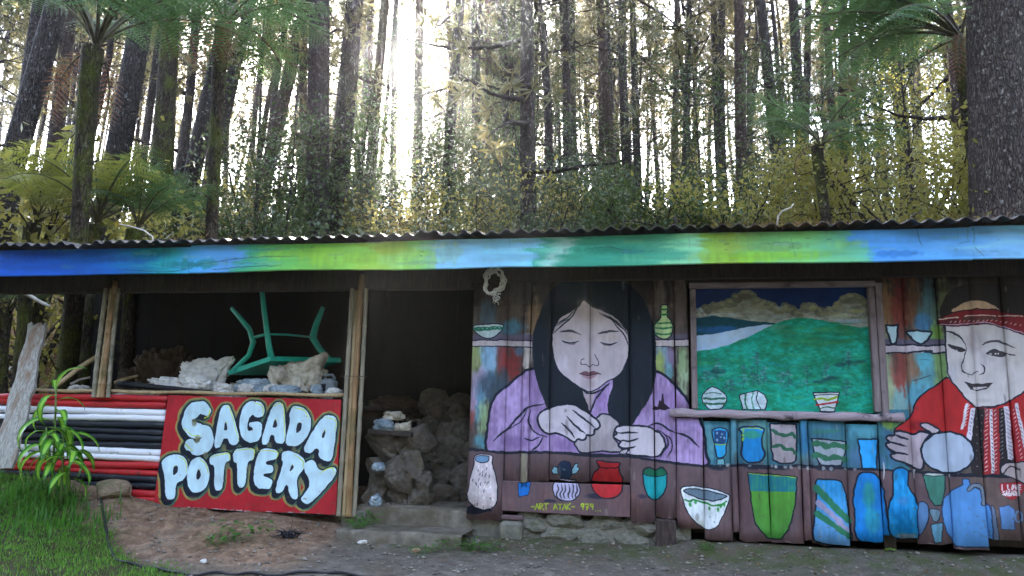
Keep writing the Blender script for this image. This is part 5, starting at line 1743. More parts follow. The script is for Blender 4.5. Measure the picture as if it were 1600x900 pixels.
# ------------------------------------------------------------------ the sign
sg = empty('shop_sign', (-2.55, -.04, .12), 'red hand-painted SAGADA POTTERY board nailed to the low front', 'sign')
bx0, bx1 = X0(263, 617, -.03), X0(533, 625, -.03)
bl, br_ = X0(240, 790, -.03), X0(525, 806, -.03)
nx_, nz_ = 20, 12
V = []
for j in range(nz_):
    t_ = j / (nz_ - 1)
    for i in range(nx_):
        u = i / (nx_ - 1)
        x = (bl + (br_ - bl) * u) * (1 - t_) + (bx0 + (bx1 - bx0) * u) * t_
        zb = .128 + .004 * math.sin(u * 9)
        V.append((x, -.032 + .006 * math.sin(u * 5) * (1 - t_), zb + (1.196 - .015 * u - zb) * t_))
F = [(j * nx_ + i, j * nx_ + i + 1, (j + 1) * nx_ + i + 1, (j + 1) * nx_ + i) for j in range(nz_ - 1) for i in range(nx_ - 1)]
n_ = len(V)
V += [(x, y + .012, z) for x, y, z in V]
F += [(n_ + a[3], n_ + a[2], n_ + a[1], n_ + a[0]) for a in F]
bd = list(range(nx_)) + [j * nx_ + nx_ - 1 for j in range(1, nz_)] + [(nz_ - 1) * nx_ + i for i in range(nx_ - 2, -1, -1)] + [j * nx_ for j in range(nz_ - 2, 0, -1)]
for a, b in zip(bd, bd[1:] + bd[:1]):
    F.append((b, a, n_ + a, n_ + b))
Va = np.array(V)
me = bpy.data.meshes.new('sign_board')
me.from_pydata([tuple(v) for v in Va - np.array([-2.55, -.04, .12])], [], F)
me.materials.append(M['sign'])
ul = me.uv_layers.new(name='UVMap')
li = np.zeros(len(me.loops), np.int32)
me.loops.foreach_get('vertex_index', li)
ul.data.foreach_set('uv', CV_S.uv(Va)[li].astype(np.float32).ravel())
link('sign_board', me, (-2.55, -.04, .12), sg)
for x, z in ((bx0 + .05, 1.15), (bx1 - .05, 1.13), (bl + .06, .2), (br_ - .05, .18), (-2.5, 1.15)):
    MB().tube([(x, -.038, z), (x, -.030, z)], .007, 8).build('nail', M['wire'], sg)

# ------------------------------------------------------------------ wreath of dried vine
P = onY(772, 440, -.36)
wr = empty('vine_wreath', tuple(P), 'small wreath of bleached vine hanging from the beam over the plank wall', 'wreath')
for k in range(8):
    mb = MB()
    pts = []
    for i in range(40):
        a = i / 39 * 2 * math.pi * 1.02 + k
        rr = .084 + .02 * math.sin(a * (2 + k % 3) + k * 2) + .008 * math.sin(a * 7 + k)
        pts.append((P[0] + rr * math.cos(a), P[1] + .02 * math.sin(a * 3 + k), P[2] + rr * 1.18 * math.sin(a)))
    mb.tube(pts, .0055, 5)
    mb.build('vine', M['vine'], wr, smooth=True)
mb = MB()
for k in range(26):
    a, b = random.random() * 6.28, random.random()
    c_ = Vector((P[0] + .02 + .05 * (random.random() - .5), P[1] - .01, P[2] - .10 - .08 * random.random()))
    d_ = Vector((random.uniform(-.03, .03), random.uniform(-.02, .01), random.uniform(-.05, .02)))
    mb.tube([c_, c_ + d_ * .5 + Vector((.008, 0, .006)), c_ + d_], .0028, 4)
mb.build('dried_tuft', M['vine'], wr, smooth=True)['kind'] = 'stuff'
MB().tube([(P[0] - .02, P[1], P[2] + .09), (P[0] - .015, P[1] + .01, P[2] + .22)], .002, 4).build('hanger', M['wire'], wr)

# ------------------------------------------------------------------ clay lumps in the doorway
CLAY = surf('dry_clay_lump', hexc(74, 68, 61), hexc(122, 113, 102), 6, (1, 1, 1), .94, .9, .05, hexc(98, 84, 68), 2.2, (.5, .7))
RK = [rock_mesh(200 + i, CLAY, 3, .75, .22) for i in range(9)]
rr = np.random.default_rng(77)
SPOTS = []
def pile(nm, xa, xb, y, z0, rows, h, w, back=0.0):
    for r_ in range(rows):
        n_ = 0
        x = xa + .05 * rr.random() + (w * .4 if r_ % 2 else 0) * rr.random()
        while x < xb:
            ww = w * (.7 + .6 * rr.random())
            SPOTS.append((x + ww / 2, y + r_ * back + .08 * rr.random(), z0 + r_ * h * .9, ww, h * (.9 + .35 * rr.random()), nm, r_, n_))
            n_ += 1
            x += ww * .88
pile('near heap by the bamboo post', -1.52, -1.0, .34, .20, 5, .15, .26, .02)
pile('tall heap deep in the doorway', -1.06, -.34, .92, .20, 5, .16, .27, .05)
pile('rearmost heap deep in the doorway', -1.40, -.40, 1.45, .20, 7, .17, .30, .04)
pile('low middle heap in the doorway', -1.06, -.72, .78, .20, 2, .17, .30, .05)
ORD = ['first', 'second', 'third', 'fourth', 'fifth', 'sixth', 'seventh', 'eighth', 'ninth']
for i, (x, y, z, w, h, nm, r_, n_) in enumerate(SPOTS):
    o = link('clay_lump', RK[i % 9], (x, y, z + h * .45), None, (rr.uniform(-.25, .25), rr.uniform(-.25, .25), rr.random() * 6.28), (w * 1.6, w * 1.25, h * 1.95))
    tag(o, 'clay lump, %s from left, %s layer up, in the %s' % (ORD[n_], ORD[r_], nm), 'clay lump', 'clay lumps heaped in the doorway')
# dust and chips packed between the lumps
N_ = 2600
rc = np.random.default_rng(31)
cx_ = rc.uniform(-1.43, -.34, N_)
cy_ = np.where(cx_ < -1.05, .22, .62) + 1.0 * rc.random(N_) ** 2
cz_ = .20 + np.maximum(0, (cy_ - np.where(cx_ < -1.05, .30, .80))) * 1.3 * rc.random(N_)
cz_ = np.minimum(cz_, 1.0)
gs_ = .008 + .03 * rc.random(N_) ** 3
oc_ = np.array([(1, 0, 0), (0, 1, 0), (-1, 0, 0), (0, -1, 0), (0, 0, .8), (0, 0, -.6)])
V_ = oc_[None] * (1 + .6 * (rc.random((N_, 6, 1)) - .5)) * gs_[:, None, None] + np.stack([cx_, cy_, cz_], 1)[:, None, :]
F_ = (np.arange(N_)[:, None, None] * 6 + np.array([(0, 1, 4), (1, 2, 4), (2, 3, 4), (3, 0, 4), (1, 0, 5), (2, 1, 5), (3, 2, 5), (0, 3, 5)])[None]).reshape(-1, 3)
tag(link('clay_rubble', mesh_np('clay_rubble', V_.reshape(-1, 3), F_, CLAY), (0, 0, 0)), 'dust and small chips packed between the clay lumps in the doorway', 'rubble', None, 'stuff')
MB().box((-1.22, .38, .88), (.44, .3, .045), Matrix.Rotation(.05, 3, 'Y'), bev=.005).build('plank', M['wood_dark'], None)
tag(bpy.data.objects['plank'] if False else COL.objects[-1], 'dark board laid flat on the clay lumps behind the tall bamboo post', 'board')
for i, (x, y, z, d, mt, lb) in enumerate([(-1.30, .3, .90, (.26, .2, .16), 'bag_blue', 'crinkled grey plastic bag on the dark board beside the tall bamboo post'),
                                          (-1.12, .34, .90, (.2, .2, .11), 'sack_beige', 'small dirty bag at the doorway end of the dark board'),
                                          (-1.24, .42, 1.0, (.3, .22, .13), 'sack_beige', 'pale folded paper sack on top of the plastic bags behind the tall bamboo post'),
                                          (-1.28, .12, .205, (.18, .14, .13), 'bag_blue', 'grey plastic bag on the floor at the foot of the clay heap'),
                                          (-1.30, .20, .52, (.14, .12, .12), 'bag_blue', 'torn pale plastic hanging low in the clay heap behind the tall bamboo post'),
                                          (-.78, .98, .55, (.16, .12, .12), 'bag_blue', 'bluish plastic bag stuffed between the clay lumps mid-doorway'),
                                          (-.62, 1.02, .26, (.26, .16, .3), 'bag_blue', 'limp grey sheet hanging over the clay heap near the plank wall')]):
    o = link('plastic_bag' if 'blue' in mt else 'sack', sack_mesh('bag', d, M[mt], 50 + i, (.4, -.3, .8) if i % 2 else None, 4, .22), (x, y, z), None, (0, 0, i * .7))
    tag(o, lb, 'bag')
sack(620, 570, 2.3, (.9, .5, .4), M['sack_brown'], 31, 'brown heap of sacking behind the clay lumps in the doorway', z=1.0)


# ------------------------------------------------------------------ foreground plants and litter
L_GRASS = leafmat('grass_blade', hexc(54, 96, 30), hexc(100, 150, 54), hexc(150, 200, 76), .35, .45, hexc(176, 166, 104))
L_WEED = leafmat('weed_leaf', hexc(40, 76, 28), hexc(74, 122, 44), hexc(120, 180, 60), .35, .45)
L_DARK = leafmat('big_leaf', hexc(36, 88, 26), hexc(64, 128, 42), hexc(120, 195, 60), .35, .28)
L_LIGHT = leafmat('big_leaf_midrib', hexc(110, 170, 50), hexc(150, 196, 72), hexc(190, 230, 90), .35, .28)
STEM = surf('green_stem', hexc(70, 96, 44), hexc(104, 126, 60), 20, rough=.6, bump=.05)


def blades(n, fx, fy, hmin, hmax, w, seed, mat, name, lean=.5, zoff=0.0):
    """many grass blades: each a bent strip of three quads-tris"""
    r = np.random.default_rng(seed)
    x, y = fx, fy
    n = len(x)
    z = ground_z(x, y) - .01
    h = hmin + (hmax - hmin) * r.random(n) ** 1.5
    a = r.random(n) * 6.283
    ln = lean * (r.random(n) ** 1.0) * h
    dx, dy = np.cos(a), np.sin(a)
    px, py = -dy * w / 2, dx * w / 2
    V = np.zeros((n, 5, 3))
    for k, (t, ws) in enumerate(((0, 1), (0, 1), (.55, .8), (.55, .8), (1, 0))):
        s = 1 if k % 2 == 0 else -1
        if k == 4: s = 0
        V[:, k, 0] = x + dx * ln * t * t + px * s * ws
        V[:, k, 1] = y + dy * ln * t * t + py * s * ws
        V[:, k, 2] = z + h * t * (1 - .25 * t * (ln / h))
    b = np.arange(n)[:, None] * 5
    q = np.concatenate([b + 0, b + 1, b + 3, b + 2], 1)
    t3 = np.concatenate([b + 2, b + 3, b + 4], 1)
    return V.reshape(-1, 3), q, t3


r = np.random.default_rng(5)
N = 150000
gx, gy = r.uniform(-6.5, .4, N), r.uniform(-3.4, -.1, N)
keep = r.random(N) < grass_zone(gx, gy) * (.55 + .45 * fbm(gx * 3, gy * 3, 12, 2)) * sstep(-.1, -.45, gy + 0 * gx) if False else r.random(N) < grass_zone(gx, gy) * (.22 + .78 * sstep(.25, .6, fbm(gx * 2.6, gy * 2.6, 12, 3)))
gx, gy = gx[keep], gy[keep]
V, q, t3 = blades(0, gx, gy, .015, .055, .008, 6, L_GRASS, 'grass')
tag(link('grass', mesh_np('grass', V, [q, t3], L_GRASS), (0, 0, 0)), 'bright green grass growing in the left foreground', 'grass', None, 'stuff')
# taller grass and weeds against the leaning plank
N = 3000
gx = r.normal(-4.55, .55, N)
gy = r.normal(-.75, .28, N)
k = (gx < -3.35) & (gy < -.12) & (r.random(N) < sstep(.35, .6, fbm(gx * 4, gy * 4, 19, 2)))
V, q, t3 = blades(0, gx[k], gy[k], .05, .23, .013, 7, L_WEED, 'tall_grass', .8)
tag(link('tall_grass', mesh_np('tall_grass', V, [q, t3], L_WEED), (0, 0, 0)), 'taller grass tangled around the foot of the leafy plant', 'tall grass', None, 'stuff')


def leaf_strip(L, w, droop, mats, cols=5, rows=9, fold=.18):
    """long pointed leaf along +X with a pale middle, folded at the midrib and bending down"""
    V, F, mi = [], [], []
    for j in range(rows):
        t = j / (rows - 1)
        ang = .75 - droop * t * 1.9
        x = sum(math.cos(.75 - droop * (s / 20) * 1.9) for s in range(int(t * 20))) * L / 20
        z = sum(math.sin(.75 - droop * (s / 20) * 1.9) for s in range(int(t * 20))) * L / 20
        ww = w * (math.sin(math.pi * (t * .93 + .05)) ** .8)
        for i in range(cols):
            u = i / (cols - 1) * 2 - 1
            V.append((x, u * ww / 2, z + abs(u) * ww * fold + .004 * math.sin(t * 14 + u * 3)))
    for j in range(rows - 1):
        for i in range(cols - 1):
            a = j * cols + i
            F.append((a, a + 1, a + cols + 1, a + cols))
            mi.append(1 if i in (cols // 2 - 1, cols // 2) and j < rows - 2 else 0)
    me = bpy.data.meshes.new('leaf')
    me.from_pydata(V, [], F)
    for m in mats: me.materials.append(m)
    me.polygons.foreach_set('material_index', np.array(mi, np.int32))
    me.polygons.foreach_set('use_smooth', np.ones(len(F), bool))
    me.update()
    return me


LF = [leaf_strip(.42 + .05 * i, .088, .8 + .22 * i, [L_DARK, L_LIGHT]) for i in range(5)]
bp = onY(92, 748, -.62)
base = (float(bp[0]), -.62, gz(float(bp[0]), -.62))
pl = empty('leafy_plant', base, 'young plant with long drooping striped leaves growing before the painted poles', 'plant')
tops = [((88, 605), -.66), ((72, 668), -.72), ((100, 668), -.58), ((112, 700), -.7)]
for s_, ((tx, ty), yy) in enumerate(tops):
    T = Vector(onY(tx, ty, yy))
    B_ = Vector(base) + Vector((.03 * (s_ - 1.5), .02 * s_, 0))
    mid = B_.lerp(T, .5) + Vector((.02, -.02, .02))
    MB().tube([B_, B_.lerp(mid, .5), mid, mid.lerp(T, .5), T], [.012, .011, .01, .009, .007], 7).build('stem', STEM, pl, smooth=True)
    nl = (13, 9, 9, 8)[s_]
    for k in range(nl):
        a = k * 2.4 + s_
        t_ = 1 - .62 * (k / nl) ** 1.1
        pos = (mid.lerp(T, (t_ - .5) * 2) if t_ > .5 else B_.lerp(mid, t_ * 2))
        sc_ = (.86, .8, .8, .75)[s_] * random.uniform(.75, 1.1)
        link('leaf', LF[(k * 2 + s_) % 5], tuple(pos), pl, (random.uniform(-.3, .3), -.5 if k < 2 and s_ == 0 else random.uniform(.1, .75), a), sc_)
# low weeds at the doorway and along the wall
WDM = []
for i in range(3):
    rr = np.random.default_rng(300 + i)
    V, F = [], []
    for k in range(46):
        a, rad, hh = rr.random() * 6.28, .13 * rr.random() ** .7, .02 + .07 * rr.random()
        L, w = .03 + .03 * rr.random(), .018 + .012 * rr.random()
        c_ = Vector((rad * math.cos(a), rad * math.sin(a), hh))
        d_ = Vector((math.cos(a + rr.normal() * .6), math.sin(a + rr.normal() * .6), .25 * rr.normal()))
        s_ = d_.cross(Vector((0, 0, 1))).normalized()
        b = len(V)
        V += [c_, c_ + d_ * L * .5 + s_ * w / 2, c_ + d_ * L + Vector((0, 0, -.006)), c_ + d_ * L * .5 - s_ * w / 2]
        F.append((b, b + 1, b + 2, b + 3))
        b = len(V)
        V += [Vector((c_.x * .4, c_.y * .4, -.01)), Vector((c_.x * .4 + .003, c_.y * .4, -.01)), c_]
        F.append((b, b + 1, b + 2))
    me = bpy.data.meshes.new('weed')
    me.from_pydata([tuple(v) for v in V], [], F)
    me.materials.append(L_WEED)
    WDM.append(me)
WL_ = [((570, 797), -.16, 1.3, 'green weed sprouting at the foot of the tall bamboo post'), ((560, 822), -.3, .9, 'small weed in the dirt below the tall bamboo post'),
       ((700, 848), -.5, 1.0, 'low green weeds along the edge of the bottom step, left clump'), ((735, 850), -.48, 1.1, 'low green weeds along the edge of the bottom step, middle clump'),
       ((768, 846), -.45, .9, 'low green weeds along the edge of the bottom step, right clump'), ((385, 850), -.75, 1.7, 'spreading weeds on the dirt bank below the sign'), ((345, 848), -.8, 1.2, 'small weeds on the bank below the first letters of the sign'),
       ((1106, 862), -.2, .55, 'tiny seedling in the ground below the white painted bowl'), ((660, 862), -.7, .8, 'flat weed on the path before the doorway')]
for i, ((px, py), yy, s_, lb) in enumerate(WL_):
    P = onY(px, py, yy)
    x = float(P[0])
    z = .06 if (-1.42 < x < -.3 and yy > -.4) else gz(x, yy)
    tag(link('weed', WDM[i % 3], (x, yy, z), None, (0, 0, i), s_), lb, 'weed')
# dark dead clump with a stalk on the bank
x, y = float(onY(452, 830, -.55)[0]), -.55
dc = empty('dead_plant', (x, y, gz(x, y)), 'blackened dead plant clump with one thin stalk on the dirt bank', 'dead plant')
mb = MB()
for k in range(46):
    a, l_ = random.random() * 6.28, .05 + .09 * random.random()
    e = Vector((math.cos(a) * l_, math.sin(a) * l_ * .8, random.uniform(0, .07)))
    c0 = Vector((x, y, gz(x, y))) + Vector((random.uniform(-.06, .06), random.uniform(-.04, .04), .0))
    mb.tube([c0, c0 + e * .5 + Vector((0, 0, .025)), c0 + e], [.006, .005, .002], 4)
mb.build('clump', M['tarp'], dc)['kind'] = 'stuff'
MB().tube([(x + .0, y, gz(x, y)), (x + .012, y + .02, gz(x, y) + .12), (x - .005, y + .05, gz(x, y) + .26)], [.003, .002, .0015], 5).build('stalk', M['bark_plank'], dc)
# hose along the foot of the bank
pts = []
for px, py in [(128, 832), (150, 852), (180, 872), (230, 886), (300, 893), (360, 894), (430, 896), (500, 893), (560, 899), (640, 905)]:
    P = onZ(px, py, -.12)
    for _ in range(4):
        P = onZ(px, py, gz(float(P[0]), float(P[1])) + .012)
    pts.append((float(P[0]), float(P[1]), gz(float(P[0]), float(P[1])) + .012))
c3 = [cr(np.array(pts)[:, :2], False, 6), ]
pp = [(float(a), float(b), gz(float(a), float(b)) + .010 + .008 * math.sin(i)) for i, (a, b) in enumerate(c3[0])]
tag(MB().tube(pp, .011, 7).build('water_hose', M['hose'], None, smooth=True), 'black water hose lying along the foot of the dirt bank', 'hose')
# loose stones, chips, one bright leaf
for i, ((px, py), s_, nm, lb, mt) in enumerate([((650, 861), .075, 'stone', 'round reddish stone on the path before the doorway', surf('reddish_stone', hexc(150, 116, 100), hexc(186, 152, 134), 12)), ((566, 848), .07, 'stone', 'flat pale stone chip on the dirt beside the steps', M['sack']),
                                             ((318, 876), .06, 'stone', 'whitish stone at the edge of the grass', M['sack']), ((610, 869), .03, 'stone', 'tiny pale pebble on the path', M['stone']), ((170, 765), .3, 'boulder', 'earthy boulder against the lower painted poles', surf('earthy_boulder', hexc(104, 88, 72), hexc(150, 130, 108), 8, c3=hexc(88, 96, 56), bump=.7, bdist=.03)),
                                             ((786, 855), .05, 'stone', 'small grey stone at the foot of the mossy foundation', M['stone'])]):
    P = onZ(px, py, 0)
    for _ in range(5):
        P = onZ(px, py, gz(float(P[0]), float(P[1])) + s_ * .2)
    if nm == 'boulder':
        P = onY(170, 770, -.22)
    x, y = float(P[0]), float(P[1])
    me = rock_mesh(400 + i, mt, 3, .6, .2)
    tag(link(nm, me, (x, y, gz(x, y) + s_ * .22), None, (0, 0, i), (s_ * 1.3, s_, s_ * .9)), lb, nm)
P = onZ(1402, 853, .02)
P = onZ(1402, 853, gz(float(P[0]), min(float(P[1]), -.06)) + .03)
yy = min(float(P[1]), -.08)
x = float(onY(1402, 853, yy)[0])
tag(link('fallen_leaf', leaf_strip(.11, .06, .4, [L_LIGHT, L_LIGHT]), (x, yy, gz(x, yy) + .015), None, (.2, .5, 2.6), 1.0), 'bright yellow-green fallen leaf at the foot of the blue painted bottle', 'leaf')
# pebbles and chips as loose litter on the path and bank
N = 6000
gx, gy = r.uniform(-4.5, 4.9, N), r.uniform(-2.4, -.03, N)
k = (grass_zone(gx, gy) < .3) & ~((gx > -1.5) & (gx < -.25) & (gy > -.45))
gx, gy = gx[k], gy[k]
n = len(gx)
gs = .004 + .016 * r.random(n) ** 4
zz = ground_z(gx, gy)
oct_ = np.array([(1, 0, 0), (0, 1, 0), (-1, 0, 0), (0, -1, 0), (0, 0, .8), (0, 0, -.6)])
jit = 1 + .5 * (r.random((n, 6, 1)) - .5)
V = (oct_[None] * jit * gs[:, None, None]) * np.array([1.3, 1, .8]) + np.stack([gx, gy, zz + gs * .25], 1)[:, None, :]
f8 = np.array([(0, 1, 4), (1, 2, 4), (2, 3, 4), (3, 0, 4), (1, 0, 5), (2, 1, 5), (3, 2, 5), (0, 3, 5)])
F = (np.arange(n)[:, None, None] * 6 + f8[None]).reshape(-1, 3)
PEB = leafmat('pebble', hexc(84, 78, 72), hexc(150, 142, 132), hexc(100, 100, 100), 0.0, .9, hexc(206, 202, 196))
tag(link('gravel', mesh_np('gravel', V.reshape(-1, 3), F, PEB), (0, 0, 0)), 'loose pebbles and chips strewn over the path', 'gravel', None, 'stuff')
# thin dead needles and twigs on the ground
N = 3200
gx, gy = r.uniform(-3.4, 4.9, N), r.uniform(-1.8, -.02, N)
a = r.random(N) * 6.28
L = .02 + .06 * r.random(N)
zz = ground_z(gx, gy) + .006
dx, dy = np.cos(a) * L / 2, np.sin(a) * L / 2
w = .0016
V = np.stack([np.stack([gx - dx - dy * w / L, gy - dy, zz], 1), np.stack([gx - dx + dy * w / L, gy - dy + .002, zz], 1), np.stack([gx + dx, gy + dy, zz + .006], 1)], 1)
F = np.arange(N * 3).reshape(-1, 3)
tag(link('needle_litter', mesh_np('needle_litter', V.reshape(-1, 3), F, M['dead']), (0, 0, 0)), 'dry brown needles scattered over the path', 'needles', None, 'stuff')
# brown leaf litter, thickest at the foot of the wall
N = 900
gx = r.uniform(-3.4, 4.9, N)
gy = -.04 - np.abs(r.normal(0, .45, N))
kk = ~((gx > -1.5) & (gx < -.25) & (gy > -.46))
gx, gy = gx[kk], gy[kk]
n = len(gx)
c = np.stack([gx, gy, ground_z(gx, gy) + .006 + .008 * r.random(n)], 1)
a = r.random(n) * 6.28
d = np.stack([np.cos(a), np.sin(a), .25 * r.normal(size=n)], 1)
s = np.stack([-np.sin(a), np.cos(a), .3 * r.normal(size=n)], 1)
L = (.012 + .03 * r.random(n) ** 2)[:, None]
V = np.stack([c - d * L * .5, c + s * L * .3, c + d * L * .5, c - s * L * .3], 1)
LIT = leafmat('dead_leaf', hexc(84, 60, 42), hexc(140, 104, 70), hexc(150, 110, 60), .1, .7, hexc(168, 150, 90))
tag(link('leaf_litter', mesh_np('leaf_litter', V.reshape(-1, 3), np.arange(n * 4).reshape(-1, 4), LIT), (0, 0, 0)), 'small dead leaves blown against the foot of the wall', 'leaf litter', None, 'stuff')
# needles and twigs on the roof edge
N = 1300
c_ = r.choice(4, N, p=[.35, .35, .2, .1])
rx = np.where(c_ == 0, r.normal(2.35, .28, N), np.where(c_ == 1, r.normal(4.0, .5, N), np.where(c_ == 2, r.uniform(-5.5, 5, N), r.normal(-3.0, .5, N))))
ry = -.72 + .5 * r.random(N) ** 2
tanp = math.tan(PITCH_R)
rz = 2.59 + (ry + .7) * tanp + .05 * r.random(N) ** 2
L = .06 + .12 * r.random(N)
a = r.random(N) * 6.28
el = r.normal(.05, .25, N)
d = np.stack([np.cos(a) * np.cos(el), np.sin(a) * np.cos(el) * .5, np.sin(el)], 1) * L[:, None]
p = np.stack([rx, ry, rz], 1)
sd = np.cross(d, [0, 0, 1.0])
sd = sd / (np.linalg.norm(sd, axis=1)[:, None] + 1e-9) * .0022
V = np.stack([p - sd, p + sd, p + d], 1)
tag(link('roof_needles', mesh_np('roof_needles', V.reshape(-1, 3), np.arange(N * 3).reshape(-1, 3), M['dead']), (0, 0, 0)), 'rust-brown pine needles caught along the roof edge', 'needles', None, 'stuff')


def roof_twig(pts, r0, label, mat='twig'):
    v = []
    for (px, py, Y) in pts:
        v.append(Vector(onY(px, py, Y)))
    v[0].z = min(v[0].z, 2.6 + (v[0].y + .7) * tanp)
    n_ = len(v)
    return tag(MB().tube(v, [r0 * (1 - .6 * i / n_) for i in range(n_)], 6).build('twig', M[mat], None, smooth=True), label, 'twig')


roof_twig([(240, 382, -.6), (238, 370, -.58), (225, 360, -.58), (205, 354, -.6), (186, 350, -.62)], .010, 'pale bent stick standing on the roof edge among the ferns')
roof_twig([(1213, 346, -.5), (1216, 338, -.5), (1222, 330, -.5), (1236, 324, -.5), (1240, 318, -.5)], .008, 'bleached forked twig lying on the roof edge near the slim tree fern')
roof_twig([(1419, 346, -.5), (1424, 338, -.5), (1432, 332, -.5)], .007, 'short dark twig on the roof edge left of the thick trunk', 'bark_plank')
roof_twig([(1056, 355, -.55), (1057, 345, -.55), (1053, 337, -.55)], .008, 'thin upright twig on the roof edge above the green fascia', 'bark_plank')


# ------------------------------------------------------------------ the pine wood on the hillside
def barkmat(name, c1, c2, c3, moss=None, lich=.60, lsc=9):
    t = NT(name)
    v = t.coords((1, 1, .28), 'Object')
    vo = t.n('TexVoronoi', feature='DISTANCE_TO_EDGE')
    vo.inputs['Scale'].default_value = 30
    nz = t.n('TexNoise')
    nz.inputs['Scale'].default_value = 5
    nz.inputs['Detail'].default_value = 6
    t.l(v, nz.inputs['Vector'])
    wv = t.n('VectorMath', operation='MULTIPLY_ADD')
    wv.inputs[1].default_value = (.16, .16, .16)
    t.l(nz.outputs['Color'], wv.inputs[0])
    t.l(v, wv.inputs[2])
    t.l(wv.outputs[0], vo.inputs['Vector'])
    plate = t.ramp(vo.outputs['Distance'], [(.0, (0, 0, 0)), (.16, (1, 1, 1))])
    f = t.noise(v, 22, 8, .7)
    col = t.mix(plate, c1, t.ramp(f, [(.3, c1), (.7, c2)]))
    li = t.ramp(t.noise(t.coords((1, 1, .7), 'Object'), lsc, 8, .7), [(lich, (0, 0, 0)), (lich + .07, (1, 1, 1))])
    col = t.mix(t.math('MULTIPLY', li, .7), col, c3)
    if moss:
        mm = t.ramp(t.noise(t.coords((1, 1, .6), 'Object'), 2.6, 8, .7), [(.45, (0, 0, 0)), (.6, (1, 1, 1))])
        col = t.mix(mm, col, moss)
    t.l(col, t.b.inputs['Base Color'])
    t.b.inputs['Roughness'].default_value = .9
    t.b.inputs['Specular IOR Level'].default_value = .2
    t.bump(t.math('ADD', plate, t.math('MULTIPLY', f, .6)), .9, .04)
    return t.m


BARK = barkmat('pine_bark', hexc(36, 30, 28), hexc(84, 73, 67), hexc(146, 144, 136))
BARKB = barkmat('pine_bark_reddish', hexc(44, 33, 28), hexc(94, 76, 66), hexc(134, 128, 116))
BARKG = barkmat('pine_bark_grey', hexc(50, 41, 37), hexc(100, 86, 77), hexc(158, 150, 140), None, .575, 15)
BARKM = barkmat('mossy_bark', hexc(40, 34, 26), hexc(88, 74, 58), hexc(120, 126, 96), hexc(78, 82, 30))
NEEDLE = leafmat('pine_needles', hexc(44, 52, 36), hexc(74, 78, 52), hexc(170, 155, 96), .36, .45, hexc(116, 100, 66))
LEAF_A = leafmat('shrub_leaf_dark', hexc(32, 46, 28), hexc(58, 74, 42), hexc(130, 150, 70), .24, .3)
LEAF_B = leafmat('shrub_leaf_yellow', hexc(88, 92, 46), hexc(134, 130, 64), hexc(205, 190, 96), .45, .35, hexc(156, 128, 70))
LEAF_C = leafmat('shrub_leaf_grey', hexc(44, 54, 40), hexc(78, 88, 66), hexc(150, 156, 104), .26, .22)
FERN = leafmat('fern_frond_green', hexc(36, 58, 40), hexc(64, 92, 56), hexc(130, 165, 90), .38, .4)
FERN_Y = leafmat('fern_frond_yellow', hexc(74, 90, 36), hexc(120, 126, 52), hexc(195, 192, 84), .42, .45)


class Fol:
    """loose leaf faces gathered as arrays"""

    def __init__(s):
        s.t, s.q = [], []

    def tri(s, V): s.t.append(np.asarray(V).reshape(-1, 3, 3))
    def quad(s, V): s.q.append(np.asarray(V).reshape(-1, 4, 3))

    def arrays(s):
        t = np.concatenate(s.t) if s.t else np.zeros((0, 3, 3))
        q = np.concatenate(s.q) if s.q else np.zeros((0, 4, 3))
        v = np.concatenate([t.reshape(-1, 3), q.reshape(-1, 3)])
        ft = np.arange(len(t) * 3).reshape(-1, 3)
        fq = np.arange(len(q) * 4).reshape(-1, 4) + len(t) * 3
        return v, ft, fq


def unit(a): return a / (np.linalg.norm(a, axis=-1, keepdims=True) + 1e-9)


def combine(name, mb, fo, mats):
    """wood tubes (material 0) + leaf faces (material 1) as one mesh"""
    v, ft, fq = fo.arrays()
    bv = np.array(mb.v) if mb.v else np.zeros((0, 3))
    f4 = np.array([f for f in mb.f if len(f) == 4], np.int32).reshape(-1, 4)
    nb = len(bv)
    fl, mi = [], []
    for f, m in ((f4, 0), (ft + nb, 1), (fq + nb, 1)):
        if len(f):
            fl.append(f)
            mi += [m] * len(f)
    return mesh_np(name, np.vstack([bv, v]), fl, mats, mi)


def needles(fo, c, d, r, n, L, w):
    """n needles sprays round each tuft centre c (k,3) with branch direction d"""
    k = len(c)
    c = np.repeat(c, n, 0)
    dd = unit(np.repeat(d, n, 0) * .55 + r.normal(size=(k * n, 3)) * .75 + np.array([0, 0, .18]))
    LL = (L * (.6 + .8 * r.random(k * n)))[:, None]
    s = unit(np.cross(dd, r.normal(size=(k * n, 3)))) * w * (.6 + .8 * r.random(k * n))[:, None]
    fo.quad(np.stack([c - s * .35, c + dd * LL * .5 - s, c + dd * LL, c + dd * LL * .5 + s], 1))


